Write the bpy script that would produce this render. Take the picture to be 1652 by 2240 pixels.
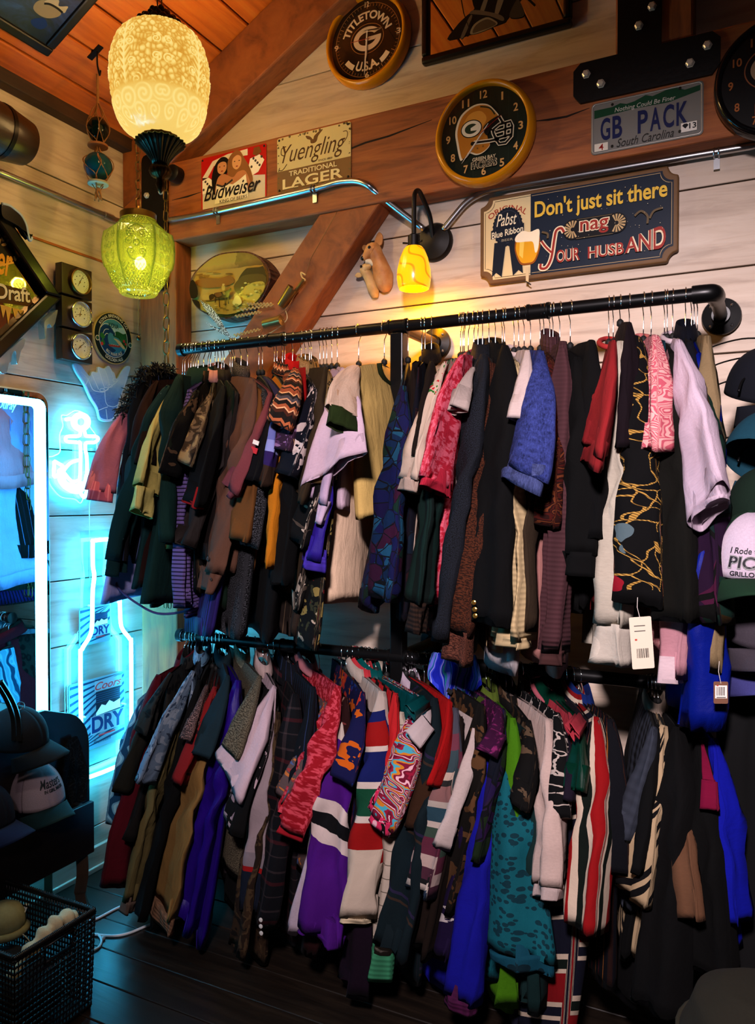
import bpy, math, random
from math import sin, cos, tan, pi, radians, atan2, sqrt, exp
from mathutils import Vector, Matrix, noise as mnoise
random.seed(7)
for o in list(bpy.data.objects): bpy.data.objects.remove(o, do_unlink=True)
SC = bpy.context.scene
COL = SC.collection

# ---------------------------------------------------------------- camera
CAM = Vector((2.27, -2.40, 1.40)); FPX = 1720.0; YAW = radians(26.7); PIT = radians(1.1)
cd = bpy.data.cameras.new('camera'); co = bpy.data.objects.new('camera', cd); COL.objects.link(co)
co.location = CAM; co.rotation_euler = (pi/2 - PIT, 0, YAW)
cd.sensor_fit = 'HORIZONTAL'; cd.sensor_width = 36.0; cd.lens = FPX/1652*36.0
cd.clip_start = .02
SC.camera = co
# ---------------------------------------------------------------- world, exposure
vs = SC.view_settings
vs.view_transform = 'Standard'; vs.look = 'None'; vs.gamma = 1.0; vs.exposure = 0.0; vs.use_curve_mapping = False
W = bpy.data.worlds.new('world'); SC.world = W; W.use_nodes = True
W.node_tree.nodes['Background'].inputs[0].default_value = (.55, .42, .40, 1)
W.node_tree.nodes['Background'].inputs[1].default_value = .025
# ---------------------------------------------------------------- lights
def light(name, kind, loc, energy, color, target=None, **kw):
    d = bpy.data.lights.new(name, kind); d.energy = energy; d.color = color
    for k, v in kw.items(): setattr(d, k, v)
    o = bpy.data.objects.new(name, d); COL.objects.link(o); o.location = loc
    if target is not None:
        o.rotation_euler = (Vector(target) - Vector(loc)).to_track_quat('-Z', 'Y').to_euler()
    return o
# unseen spot behind the camera, put in for the shop's front light
light('front_spot', 'SPOT', (2.25, -3.0, 2.42), 690, (1, .84, .88), (1.76, -.3, 1.08), spot_size=radians(63), spot_blend=1.0, shadow_soft_size=.12)
light('bench_fill', 'SPOT', (1.7, -2.3, 2.9), 26, (1, .86, .76), (.35, -.85, .25), spot_size=radians(44), spot_blend=1.0, shadow_soft_size=.1)  # added fill with no lamp seen, brightens the bench and basket
light('pendant_bulb', 'POINT', (.622, -.571, 2.62), 280, (1, .60, .22), shadow_soft_size=.165)
light('sconce_bulb', 'POINT', (1.272, -.15, 2.055), 11, (1, .40, .0), shadow_soft_size=.03)
light('green_lantern_bulb', 'POINT', (.335, -.352, 2.20), 9.0, (1, .82, .25), shadow_soft_size=.025)

# ---------------------------------------------------------------- from pixels of the photograph to places in the room
def ray(px, py):
    a = (px-826)/FPX; b = (1120-py)/FPX
    f = Vector((-sin(YAW)*cos(PIT), cos(YAW)*cos(PIT), -sin(PIT)))
    r = Vector((cos(YAW), sin(YAW), 0)); u = Vector((-sin(YAW)*sin(PIT), cos(YAW)*sin(PIT), cos(PIT)))
    return f + a*r + b*u
def BY(px, py, y=0.0):
    d = ray(px, py); t = (y-CAM.y)/d.y; return CAM + t*d
def LX(px, py, x=0.0):
    d = ray(px, py); t = (x-CAM.x)/d.x; return CAM + t*d
def FZ(px, py, z=0.0):
    d = ray(px, py); t = (z-CAM.z)/d.z; return CAM + t*d
def DP(px, py, t): return CAM + t*ray(px, py)
def pix(p):
    d = Vector(p) - CAM
    f = Vector((-sin(YAW)*cos(PIT), cos(YAW)*cos(PIT), -sin(PIT)))
    r = Vector((cos(YAW), sin(YAW), 0)); u = Vector((-sin(YAW)*sin(PIT), cos(YAW)*sin(PIT), cos(PIT)))
    z = d.dot(f); return 826 + FPX*d.dot(r)/z, 1120 - FPX*d.dot(u)/z, z

# ---------------------------------------------------------------- materials
def hx(h):
    if not isinstance(h, str): return tuple(h) + ((1,) if len(h) == 3 else ())
    h = h.lstrip('#'); c = [int(h[i:i+2], 16)/255 for i in (0, 2, 4)]
    return tuple((x/12.92 if x <= .04045 else ((x+.055)/1.055)**2.4) for x in c) + (1,)
class Mat:
    """a small node builder"""
    def __init__(s, name, rough=.7, metal=0.0, spec=.5):
        s.m = bpy.data.materials.new(name); s.m.use_nodes = True; s.t = s.m.node_tree
        s.p = s.t.nodes['Principled BSDF']; s.set('Roughness', rough); s.set('Metallic', metal); s.set('Specular IOR Level', spec)
        s._uv = None; s._ob = None
    def set(s, k, v):
        i = s.p.inputs[k]
        if hasattr(v, 'is_linked') or hasattr(v, 'links'): s.t.links.new(v, i)
        else: i.default_value = v
    def n(s, typ, ins=None, out=0, **props):
        nd = s.t.nodes.new('ShaderNode'+typ)
        for k, v in props.items(): setattr(nd, k, v)
        for k, v in (ins or {}).items():
            i = nd.inputs[k]
            if hasattr(v, 'links'): s.t.links.new(v, i)
            else: i.default_value = v
        return nd.outputs[out]
    @property
    def uv(s):
        if s._uv is None: s._uv = s.n('TexCoord', out=2)
        return s._uv
    @property
    def ob(s):
        if s._ob is None: s._ob = s.n('TexCoord', out=3)
        return s._ob
    def map(s, v, scale=(1, 1, 1), loc=(0, 0, 0), rot=(0, 0, 0)):
        return s.n('Mapping', {0: v, 1: loc, 2: rot, 3: scale})
    def math(s, op, a, b=0.0, c=0.0, clamp=False): return s.n('Math', {0: a, 1: b, 2: c}, operation=op, use_clamp=clamp)
    def sep(s, v, i): return s.n('SeparateXYZ', {0: v}, out=i)
    def noise(s, v, scale=5, detail=3, rough=.5, dist=0, out=0):
        return s.n('TexNoise', {'Vector': v, 'Scale': scale, 'Detail': detail, 'Roughness': rough, 'Distortion': dist}, out=out)
    def vor(s, v, scale=5, feature='F1', out=0, rnd=1.0, dist='EUCLIDEAN'):
        ins = {'Vector': v, 'Scale': scale, 'Randomness': rnd}
        nd = s.t.nodes.new('ShaderNodeTexVoronoi'); nd.feature = feature
        if feature != 'DISTANCE_TO_EDGE': nd.distance = dist
        for k, x in ins.items():
            if hasattr(x, 'links'): s.t.links.new(x, nd.inputs[k])
            else: nd.inputs[k].default_value = x
        return nd.outputs[out]
    def mix(s, f, a, b, mode='MIX'):
        nd = s.t.nodes.new('ShaderNodeMix'); nd.data_type = 'RGBA'; nd.blend_type = mode
        for i, x in ((0, f), (6, a), (7, b)):
            if hasattr(x, 'links'): s.t.links.new(x, nd.inputs[i])
            else: nd.inputs[i].default_value = x if i == 0 else hx(x)
        return nd.outputs[2]
    def ramp(s, f, stops, interp='CONSTANT'):
        nd = s.t.nodes.new('ShaderNodeValToRGB'); r = nd.color_ramp; r.interpolation = interp
        while len(r.elements) > 1: r.elements.remove(r.elements[-1])
        for i, (p, c) in enumerate(stops):
            e = r.elements[0] if i == 0 else r.elements.new(p)
            e.position = p; e.color = hx(c)
        s.t.links.new(f, nd.inputs[0]) if hasattr(f, 'links') else None
        return nd.outputs[0]
    def step(s, f, thr): return s.math('GREATER_THAN', f, thr)
    def color(s, c): s.set('Base Color', c if hasattr(c, 'links') else hx(c)); return s
    def bump(s, h, strength=.3, dist=.01):
        s.set('Normal', s.n('Bump', {'Height': h, 'Strength': strength, 'Distance': dist})); return s
    def emit(s, c, strength):
        s.set('Emission Color', c if hasattr(c, 'links') else hx(c)); s.set('Emission Strength', strength); return s
_MC = {}
def plain(name, c, rough=.6, metal=0.0, var=.0, spec=.35, scale=30):
    if name in _MC: return _MC[name]
    m = Mat(name, rough, metal, spec)
    if var:
        nz = m.noise(m.ob, scale, 3)
        m.color(m.mix(m.math('MULTIPLY', nz, var*2), c, tuple(x*.45 for x in hx(c)[:3])))
        m.bump(nz, .15, .004)
    else: m.color(c)
    _MC[name] = m.m; return m.m
def glow(name, c, strength, base='#ffffff'):
    if name in _MC: return _MC[name]
    m = Mat(name, .4); m.color(base); m.emit(c, strength); _MC[name] = m.m; return m.m

# ---------------------------------------------------------------- mesh builder
class MB:
    def __init__(s): s.v = []; s.f = []; s.mi = []; s.uv = []
    def add(s, vs_, fs, mi=0, uvs=None):
        b = len(s.v); s.v += [tuple(p) for p in vs_]
        for k, f in enumerate(fs):
            s.f.append(tuple(b+i for i in f)); s.mi.append(mi)
            s.uv.append([uvs[i] for i in f] if uvs else None)
        return s
    def box(s, c, d, mi=0, R=None):
        x, y, z = (q/2 for q in d); c = Vector(c)
        pts = [Vector(p) for p in ((-x,-y,-z),(x,-y,-z),(x,y,-z),(-x,y,-z),(-x,-y,z),(x,-y,z),(x,y,z),(-x,y,z))]
        if R: pts = [R @ p for p in pts]
        return s.add([c+p for p in pts], [(0,3,2,1),(4,5,6,7),(0,1,5,4),(1,2,6,5),(2,3,7,6),(3,0,4,7)], mi)
    def tube(s, path, r, seg=10, mi=0, closed=False, cap=True):
        P = [Vector(p) for p in path]; n = len(P)
        rs = r if isinstance(r, (list, tuple)) else [r]*n
        T = []
        for i in range(n):
            a = P[(i-1) % n] if closed or i > 0 else P[i]; b = P[(i+1) % n] if closed or i < n-1 else P[i]
            d = b-a; T.append(d.normalized() if d.length > 1e-9 else Vector((0,0,1)))
        up = Vector((0,0,1)) if abs(T[0].z) < .9 else Vector((1,0,0))
        N = (up - T[0]*up.dot(T[0])).normalized(); vs_ = []
        for i in range(n):
            if i: 
                N = N - T[i]*N.dot(T[i]); N = N.normalized() if N.length > 1e-6 else Vector((1,0,0))
            B = T[i].cross(N)
            for k in range(seg):
                a = 2*pi*k/seg; vs_.append(P[i] + rs[i]*(cos(a)*N + sin(a)*B))
        fs = []
        m = n if closed else n-1
        for i in range(m):
            for k in range(seg):
                a = i*seg+k; b = i*seg+(k+1) % seg; c = ((i+1) % n)*seg+(k+1) % seg; d = ((i+1) % n)*seg+k
                fs.append((a, b, c, d))
        if cap and not closed:
            fs.append(tuple(range(seg-1, -1, -1))); fs.append(tuple((n-1)*seg+k for k in range(seg)))
        return s.add(vs_, fs, mi)
    def cyl(s, a, b, r0, r1=None, seg=20, mi=0): return s.tube([a, b], [r0, r0 if r1 is None else r1], seg, mi)
    def lathe(s, prof, seg=32, mi=0, M=None, fn=None, cap=True):
        """prof: (r, z) pairs, about local z; fn(angle, r, z) -> r to modulate"""
        vs_ = []
        for r, z in prof:
            for k in range(seg):
                a = 2*pi*k/seg; rr = fn(a, r, z) if fn else r
                p = Vector((rr*cos(a), rr*sin(a), z)); vs_.append(M @ p if M else p)
        fs = []
        for i in range(len(prof)-1):
            for k in range(seg):
                fs.append((i*seg+k, i*seg+(k+1) % seg, (i+1)*seg+(k+1) % seg, (i+1)*seg+k))
        if cap:
            fs.append(tuple(range(seg-1, -1, -1))); n = len(prof)-1; fs.append(tuple(n*seg+k for k in range(seg)))
        return s.add(vs_, fs, mi)
    def prism(s, poly, z0, z1, mi=0, M=None):
        """2-D outline extruded from z0 to z1"""
        a = sum(poly[i][0]*poly[(i+1) % len(poly)][1]-poly[(i+1) % len(poly)][0]*poly[i][1] for i in range(len(poly)))
        if a < 0: poly = poly[::-1]
        n = len(poly); vs_ = [Vector((x, y, z0)) for x, y in poly]+[Vector((x, y, z1)) for x, y in poly]
        if M: vs_ = [M @ p for p in vs_]
        fs = [tuple(range(n-1, -1, -1)), tuple(range(n, 2*n))]+[(i, (i+1) % n, n+(i+1) % n, n+i) for i in range(n)]
        return s.add(vs_, fs, mi)
    def sphere(s, c, r, seg=20, rings=12, mi=0, sc=(1,1,1)):
        c = Vector(c); vs_ = []
        for i in range(rings+1):
            t = pi*i/rings
            for k in range(seg):
                a = 2*pi*k/seg; vs_.append(c+Vector((r*sc[0]*sin(t)*cos(a), r*sc[1]*sin(t)*sin(a), r*sc[2]*cos(t))))
        fs = [(i*seg+k, (i+1)*seg+k, (i+1)*seg+(k+1) % seg, i*seg+(k+1) % seg) for i in range(rings) for k in range(seg)]
        return s.add(vs_, fs, mi)
    def text(s, txt, box, z0=0.0, z1=.0008, mi=0, shear=0.0, bold=0.0, warp=None):
        """lettering stretched into box (x0, y0, x1, y1); warp(x, y) -> (x, y)"""
        V, F = letters(txt, shear, bold)
        xs = [p[0] for p in V]; ys = [p[1] for p in V]; x0, x1, y0, y1 = min(xs), max(xs), min(ys), max(ys)
        out = []
        for x, y, z in V:
            X = box[0]+(x-x0)/(x1-x0)*(box[2]-box[0]); Y = box[1]+(y-y0)/max(1e-6, y1-y0)*(box[3]-box[1])
            if warp: X, Y = warp(X, Y)
            out.append((X, Y, z1 if z > 0 else z0))
        return s.add(out, F, mi)
    def build(s, name, mats, parent=None, smooth=False, bevel=0.0, bseg=2, M=None):
        me = bpy.data.meshes.new(name)
        me.from_pydata([tuple((M @ Vector(p)) if M else p) for p in s.v], [], s.f)
        for m in (mats if isinstance(mats, (list, tuple)) else [mats]): me.materials.append(m)
        if any(s.mi): me.polygons.foreach_set('material_index', s.mi)
        if any(s.uv):
            L = me.uv_layers.new(name='UVMap'); k = 0; flat = []
            for f, u in zip(s.f, s.uv):
                for i in range(len(f)): flat += (list(u[i]) if u else [0, 0])
            L.data.foreach_set('uv', flat)
        if smooth:
            me.polygons.foreach_set('use_smooth', [True]*len(me.polygons))
            if smooth != 'all': me.set_sharp_from_angle(angle=radians(40))
        me.validate(); me.update()
        o = bpy.data.objects.new(name, me); COL.objects.link(o)
        if parent: o.parent = parent
        if bevel:
            b = o.modifiers.new('bevel', 'BEVEL'); b.width = bevel; b.segments = bseg; b.limit_method = 'ANGLE'; b.angle_limit = radians(35)
        return o
_LC = {}
def letters(txt, shear, bold):
    k = (txt, shear, bold)
    if k in _LC: return _LC[k]
    c = bpy.data.curves.new('t', 'FONT'); c.body = txt; c.size = 1.0; c.shear = shear; c.offset = bold; c.extrude = .5; c.resolution_u = 4
    o = bpy.data.objects.new('t', c); COL.objects.link(o); bpy.context.view_layer.update()
    me = bpy.data.meshes.new_from_object(o.evaluated_get(bpy.context.evaluated_depsgraph_get()))
    V = [tuple(v.co) for v in me.vertices]; F = [tuple(p.vertices) for p in me.polygons]
    bpy.data.objects.remove(o); bpy.data.curves.remove(c); bpy.data.meshes.remove(me)
    _LC[k] = (V, F); return V, F

# ---------------------------------------------------------------- outlines
def circ(cx, cy, r, n=48, ry=None, a0=0, a1=2*pi):
    full = abs(a1-a0-2*pi) < 1e-6
    return [(cx+r*cos(a0+(a1-a0)*i/(n if full else n-1)), cy+(ry or r)*sin(a0+(a1-a0)*i/(n if full else n-1))) for i in range(n)]
def rect(x0, y0, x1, y1): return [(x0, y0), (x1, y0), (x1, y1), (x0, y1)]
def rrect(x0, y0, x1, y1, r, n=6):
    p = []
    for cx, cy, a in ((x1-r, y0+r, -pi/2), (x1-r, y1-r, 0), (x0+r, y1-r, pi/2), (x0+r, y0+r, pi)):
        p += [(cx+r*cos(a+pi/2*i/n), cy+r*sin(a+pi/2*i/n)) for i in range(n+1)]
    return p
def stroke(pts, w):
    """outline of a line of width w (number or list)"""
    n = len(pts); ws = w if isinstance(w, (list, tuple)) else [w]*n; L = []; R = []
    for i, (x, y) in enumerate(pts):
        a = pts[max(0, i-1)]; b = pts[min(n-1, i+1)]; dx, dy = b[0]-a[0], b[1]-a[1]; l = math.hypot(dx, dy) or 1
        nx, ny = -dy/l*ws[i]/2, dx/l*ws[i]/2; L.append((x+nx, y+ny)); R.append((x-nx, y-ny))
    return L + R[::-1]
def spline(pts, n=8, closed=False):
    P = [Vector(p) if len(p) == 3 else Vector((p[0], p[1], 0)) for p in pts]; out = []; m = len(P)
    for i in range(m if closed else m-1):
        g = (lambda k: P[k % m]) if closed else (lambda k: P[max(0, min(m-1, k))])
        a, b, c, d = g(i-1), g(i), g(i+1), g(i+2)
        for k in range(n):
            t = k/n; out.append(.5*((2*b)+(c-a)*t+(2*a-5*b+4*c-d)*t*t+(3*b-a-3*c+d)*t**3))
    if not closed: out.append(P[-1])
    return out
def spl2(pts, n=8, closed=False): return [(p.x, p.y) for p in spline(pts, n, closed)]

# ---------------------------------------------------------------- things
def tag(o, label=None, cat=None, group=None, kind=None):
    if label: o['label'] = label
    if cat: o['category'] = cat
    if group: o['group'] = group
    if kind: o['kind'] = kind
    return o
def thing(name, label, cat, loc=(0,0,0), rot=(0,0,0), group=None):
    o = bpy.data.objects.new(name, None); COL.objects.link(o); o.location = loc; o.rotation_euler = rot
    o.empty_display_size = .05
    return tag(o, label, cat, group)
BACK = (pi/2, 0, 0)          # local x right, y up, z out of the back wall
LEFT = (pi/2, 0, pi/2)       # local x towards the corner, y up, z out of the left wall
# ================================================================ the room
def wood(name, cols, scale=(1, 1, 1), rough=.6, grain=14, bumpd=.004, knots=None):
    m = Mat(name, rough)
    v = m.map(m.ob, scale)
    g = m.noise(v, grain, 6, .6, .6); b = m.noise(v, 2.2, 2)
    c = m.ramp(g, [(.25, cols[0]), (.5, cols[1]), (.75, cols[2])], 'LINEAR')
    c = m.mix(m.math('MULTIPLY', b, .55), c, cols[0])
    if knots:
        k = m.vor(m.map(m.ob, (1.3, 1.3, 2.0)), 2.3)
        c = m.mix(m.math('SUBTRACT', 1, m.math('MULTIPLY', k, 14), clamp=True), c, knots)
    m.color(c); m.bump(g, .35, bumpd); return m.m
M_WH = wood('whitewashed_pine_along_x', ('#9a8574', '#c9b6a4', '#d8c8b8'), (.35, 3, 3.2), .55, 9, .003, '#8a6a50')
M_WHL = wood('whitewashed_pine_along_y', ('#9a8574', '#c9b6a4', '#d8c8b8'), (3, .35, 3.2), .55, 9, .003, '#8a6a50')
M_BEAMX = wood('sawn_timber_along_x', ('#5c2a0c', '#9a5422', '#b46a30'), (.5, 5, 5), .7, 8)
M_BEAMY = wood('dark_timber_along_y', ('#1c0f07', '#3a2110', '#4a2c16'), (5, .5, 5), .7, 8)
M_BEAMZ = wood('sawn_timber_along_z', ('#5c2a0c', '#9a5422', '#b46a30'), (5, 5, .5), .7, 8)
M_CEIL = wood('amber_ceiling_pine', ('#8a3e0c', '#c4661c', '#d4802e'), (5, .4, 5), .45, 6, .002, '#5a2a0c')
M_FLOOR = wood('dark_floor_oak', ('#0d0a08', '#1d1611', '#2c221a'), (.5, 5, 3), .32, 7, .002)
M_GAP = plain('dark_gap', '#120c08', .9)
M_BLACK = plain('black_iron', '#0b0b0c', .42, .3, .25, scale=60)
M_STEEL = plain('galvanised_steel', '#b9bcc0', .28, 1.0)
M_BOLT = plain('zinc_bolt', '#d8d2c4', .35, .6)
M_CHROME = plain('chrome', '#e8e8ea', .12, 1.0)
M_BRASS = plain('aged_brass', '#8a6a34', .38, 1.0, .4, scale=40)

def boards(name, M, zs, x0, x1, axis, th=.02, gap=.0045):
    """a board wall: every board a bevelled slab, one surface; dark backing shows in the gaps"""
    b = MB()
    for i in range(len(zs)-1):
        a, c = zs[i]+gap/2, zs[i+1]-gap/2
        if axis == 'x': b.box(((x0+x1)/2, th/2, (a+c)/2), (x1-x0, th, c-a))
        else: b.box((-th/2, (x0+x1)/2, (a+c)/2), (th, x1-x0, c-a))
    if axis == 'x': b.box(((x0+x1)/2, th+.01, (zs[0]+zs[-1])/2), (x1-x0, .02, zs[-1]-zs[0]), 1)
    else: b.box((-th-.01, (x0+x1)/2, (zs[0]+zs[-1])/2), (.02, x1-x0, zs[-1]-zs[0]), 1)
    o = b.build(name, [M, M_GAP], bevel=.0015, bseg=1); return tag(o, kind='structure')
zb = [0] + [2.036-.2355*k for k in range(8, -1, -1)] + [2.270, 2.57, 2.887, 3.12, 3.36, 3.60, 3.9, 4.2]
boards('wall_back', M_WH, zb, -.05, 3.6, 'x')
zl = [0, .161, .395, .63, .865, 1.100, 1.332, 1.569, 1.808, 2.048, 2.288, 2.525, 2.85]
boards('wall_left', M_WHL, zl, -3.4, .02, 'y')
# thin orange batten in the upper seam of the left wall
b = MB(); b.box((.002, -.44, 2.287), (.006, .52, .008)); tag(b.build('trim_batten', wood('orange_batten', ('#7a3c10', '#a85a1c', '#b86a28'))), kind='structure')
b = MB()
for i in range(16): b.box((1.75, -.69-.13+.13*(6-i), -.01), (3.8, .1265, .02))
b.box((1.75, -1.0, -.03), (3.8, 2.6, .02), 1)
tag(b.build('floor', [M_FLOOR, M_GAP], bevel=.002, bseg=1), kind='structure')
b = MB(); b.box((.009, -1.7, .045), (.018, 3.4, .09)); b.box((.013, -1.7, .01), (.026, 3.4, .02))
tag(b.build('baseboard_left', M_WHL, bevel=.003), kind='structure')
b = MB(); b.box((1.8, -.009, .045), (3.56, .018, .09)); tag(b.build('baseboard_back', M_WH, bevel=.003), kind='structure')
# sloped ceiling of boards running along y, z = CZ0 + CS*x at its underside
CZ0, CS = 2.752, .54; SL = atan2(CS, 1)
b = MB(); Rm = Matrix.Rotation(-SL, 3, 'Y'); L = sqrt(1+CS*CS); wb = .135
for i in range(-1, 25):
    c = (i+.5)*wb; d = Vector((c/L, -1.65, CZ0+CS*c/L)) + Rm @ Vector((0, 0, .012))
    b.box(d, (wb-.006, 3.5, .024), 0, Rm)
d = Vector((1.45, -1.65, CZ0+CS*1.45)) + Rm @ Vector((0, 0, .034)); b.box(d, (3.5, 3.5, .02), 1, Rm)
tag(b.build('ceiling', [M_CEIL, M_GAP], bevel=.004, bseg=1), kind='structure')
PD = -.09                    # front plane of the timber frame on the back wall
def timber(name, poly, mat, y0=PD, y1=0.0):
    b = MB(); b.prism([(x, z) for x, z in poly], 0, y1-y0, M=Matrix.Translation((0, y1, 0)) @ Matrix.Rotation(pi/2, 4, 'X'))
    return tag(b.build(name, mat, bevel=.006), kind='structure')
M_BR = wood('rafter_timber', ('#5c2a0c', '#93501f', '#a8602a'), (1.6, 5, 1.6), .7, 8)
timber('trim_beam', [(0, 2.36), (3.5, 2.36), (3.5, 2.653), (0, 2.653)], M_BEAMX)
timber('trim_rafter', [(0, 2.522), (0, 2.748), (3.0, 2.748+.54*3), (3.0, 2.522+.546*3)], M_BR, PD-.004)
timber('trim_post', [(.082, 0), (.261, 0), (.261, 2.36), (.082, 2.36)], M_BEAMZ)
timber('trim_king_post', [(1.861, 2.653), (2.066, 2.653), (2.066, 3.85), (1.861, 3.85)], M_BEAMZ)
timber('trim_brace', [(.885, 2.36), (1.115, 2.36), (.43, 1.55), (.262, 1.55), (.262, 1.65)], M_BR, PD+.004)
b = MB(); b.box((.025, -1.7, 2.768), (.05, 3.4, .07)); tag(b.build('trim_plate', M_BEAMY, bevel=.004), kind='structure')
# crack lines in the beam are real shallow slots of dark wood
b = MB()
for pts in ([(640, 372), (700, 352), (760, 328), (800, 312), (850, 298), (945, 262)], [(1168, 265), (1200, 262), (1240, 255), (1290, 236)], [(376, 438), (410, 430), (440, 420)]):
    P = [BY(x, y, PD-.0005) for x, y in pts]
    b.prism(stroke([(p.x, p.z) for p in P], [.001]+[.006]*(len(P)-2)+[.001]), 0, .001, M=Matrix.Translation((0, PD, 0)) @ Matrix.Rotation(pi/2, 4, 'X'))
tag(b.build('trim_beam_crack', plain('crack', '#1a0d05', .9)), kind='structure')

# black steel brackets
def bolt(parent, x, y, z=.0, r=.011):
    b = MB(); b.lathe([(r*1.15, z), (r*1.15, z+.002), (r, z+.002), (r, z+.008), (r*.7, z+.010)], 6 if r > .008 else 8, M=Matrix.Translation((x, y, 0)))
    return b.build('bolt', M_BOLT, parent)
t = thing('steel_bracket', 'black steel T bracket with hex bolts, where upright meets the beam', 'bracket', (0, PD-.002, 0), BACK)
x0, x1, xm0, xm1, zt, zb_ = 1.745, 2.135, 1.868, 1.985, 2.645, 2.556
pl = [(x0, zb_+.0), (x0+.02, zb_-.025), (x1-.02, zb_-.025), (x1, zb_), (x1, zt-.02), (x1-.02, zt), (xm1, zt), (xm1, 2.86), (xm1-.02, 2.885), (xm0+.02, 2.885), (xm0, 2.86), (xm0, zt), (x0+.02, zt), (x0, zt-.02)]
b = MB(); b.prism(pl, 0, .008); b.build('plate', M_BLACK, t, bevel=.001)
for px, py in ((1283, 163), (1315, 184), (1510, 139), (1548, 100), (1398, 57), (1427, 15)):
    p = BY(px, py, PD-.01); bolt(t, p.x, p.z, .008)
t = thing('steel_bracket', 'black steel strap bracket on the corner post behind the green lantern', 'bracket', (0, PD-.004, 0), BACK)
b = MB(); b.prism(rrect(.105, 2.18, .232, 2.70, .02, 3), 0, .008); b.build('plate', M_BLACK, t, bevel=.001)
for px, py in ((322, 428), (353, 420), (325, 500), (357, 560)):
    p = BY(px, py, PD-.012); bolt(t, p.x, p.z, .008, .010)
p = BY(381, 380, PD-.03)
b = MB(); b.lathe([(.03, 0), (.03, .035), (.022, .04), (.012, .04), (.010, .046)], 24, M=Matrix.Translation((p.x, p.z, .004))); b.build('round_cap', M_BLACK, t, smooth=True)
# ================================================================ things on the walls
class Decal:
    """flat printing: thin layers of paint stacked on a face, one mesh"""
    def __init__(s, z=0.0): s.b = MB(); s.z = z; s.keys = []; s.d = .00022
    def mi(s, m):
        if m not in s.keys: s.keys.append(m)
        return s.keys.index(m)
    def p(s, col, poly):
        s.b.prism(poly, s.z, s.z+s.d, s.mi(col)); s.z += s.d; return s
    def many(s, col, polys):
        for q in polys: s.b.prism(q, s.z, s.z+s.d, s.mi(col))
        s.z += s.d; return s
    def t(s, col, txt, box, shear=0.0, bold=0.0, warp=None):
        s.b.text(txt, box, s.z, s.z+s.d, s.mi(col), shear, bold, warp); s.z += s.d; return s
    def build(s, name, parent, rough=.45):
        return s.b.build(name, [plain('paint '+c, c, rough, spec=.12) for c in s.keys], parent)
def arcwarp(cx, cy, r, top=True):
    """text written along y = baseline offsets, x = arc length from the middle"""
    def f(x, y):
        a = (x/r)
        return (cx+(r+y)*sin(a), cy+(r+y)*cos(a)) if top else (cx+(r-y)*sin(a), cy-(r-y)*cos(a))
    return f
def tpath(pts, sc=1.0): return [(x*sc, y*sc) for x, y in pts]
def nut(parent, x, y, z=0.0, r=.004, mat=None):
    b = MB(); b.lathe([(r, z), (r, z+.001), (r*.5, z+.002)], 10, M=Matrix.Translation((x, y, 0))); return b.build('screw', mat or plain('dark_screw', '#2a2520', .4, .6), parent)

# -- two electrical conduits
def conduit(label, path, r, straps):
    t = thing('conduit', label, 'pipe')
    MB().tube(path, r, 12).build('pipe', M_STEEL, t, smooth='all')
    for p, ax in straps:
        b = MB(); p = Vector(p)
        w = Vector((1, 0, 0)) if ax == 'x' else Vector((0, 1, 0)); o = Vector((0, -1, 0)) if ax == 'x' else Vector((1, 0, 0))
        path2 = [p - w*0 + o*(r*1.25*cos(a)) + Vector((0, 0, r*1.25*sin(a))) for a in [radians(q) for q in range(-100, 101, 20)]]
        for s in (-.006, .006): b.tube([q + w*s for q in path2], .0022, 6)
        b.box(p + Vector((0, 0, -r-.017)) - o*(r*.8), (.016 if ax == 'x' else .003, .003 if ax == 'x' else .016, .03))
        b.build('strap', M_STEEL, t)
    return t
yb = PD-.013
pl = [BY(px, py, yb) for px, py in ((371, 482), (470, 463), (685, 414), (735, 400), (768, 396))]
pl += [BY(788, 398, yb), BY(806, 406, yb+.004), BY(824, 421, yb+.02), BY(870, 458, -.06), BY(928, 502, -.035)]
c1 = conduit('galvanised conduit along the beam from the corner down to the wall sconce', spline(pl, 6), .0105, [(BY(474, 462, yb), 'x'), (BY(686, 414, yb), 'x')])
pl = [BY(px, py, -.022) for px, py in ((970, 503), (1003, 462), (1020, 444), (1040, 430), (1068, 418), (1110, 409), (1300, 378), (1480, 347), (1660, 317))]
conduit('galvanised conduit under the beam from the sconce to the right edge', spline(pl, 6), .0105, [(BY(1568, 334, -.022), 'x')])
t = conduit('galvanised conduit running along the left wall below the keg', [LX(-60, 351, .012), LX(0, 376, .012), LX(217, 466, .012), LX(300, 501, .012)], .0105, [])
q = LX(236, 474, .012); MB().tube([q-Vector((0, .02, 0)), q+Vector((0, .025, 0))], .0135, 12).build('coupling', M_STEEL, t, smooth=True)

# -- tin beer signs on the beam
U = lambda w, h: (lambda pts: [((u-.5)*w, (v-.5)*h) for u, v in pts])
w, h = .288, .186
t = thing('tin_sign', 'red and white tin beer sign with two women, left of the brown one', 'sign', (.530, PD-.001, 2.546), BACK)
MB().prism(rrect(-w/2, -h/2, w/2, h/2, .007), 0, .0015).build('plate', plain('tin', '#b8b2a8', .4, .6), t)
u = U(w, h); D = Decal(.0015)
D.p('#b01512', rrect(-w/2, -h/2, w/2, h/2, .007))
D.p('#cfc6b4', u([(.02, 0), (.98, 0), (.98, .42), (.8, .46), (.45, .3), (.2, .4), (.02, .45)]))
D.p('#d8d0bc', u([(.02, .62), (.18, .9), (.42, .97), (.72, .98), (.72, .86), (.45, .88), (.2, .8), (.1, .6)]))
D.p('#3a2a22', u([(.02, .62), (.1, .6), (.13, .55), (.05, .5), (.02, .55)]))
D.p('#efe6d2', u([(.72, .55), (.76, .78), (.9, .82), (.97, .7), (.88, .5), (.78, .45)]))
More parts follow.
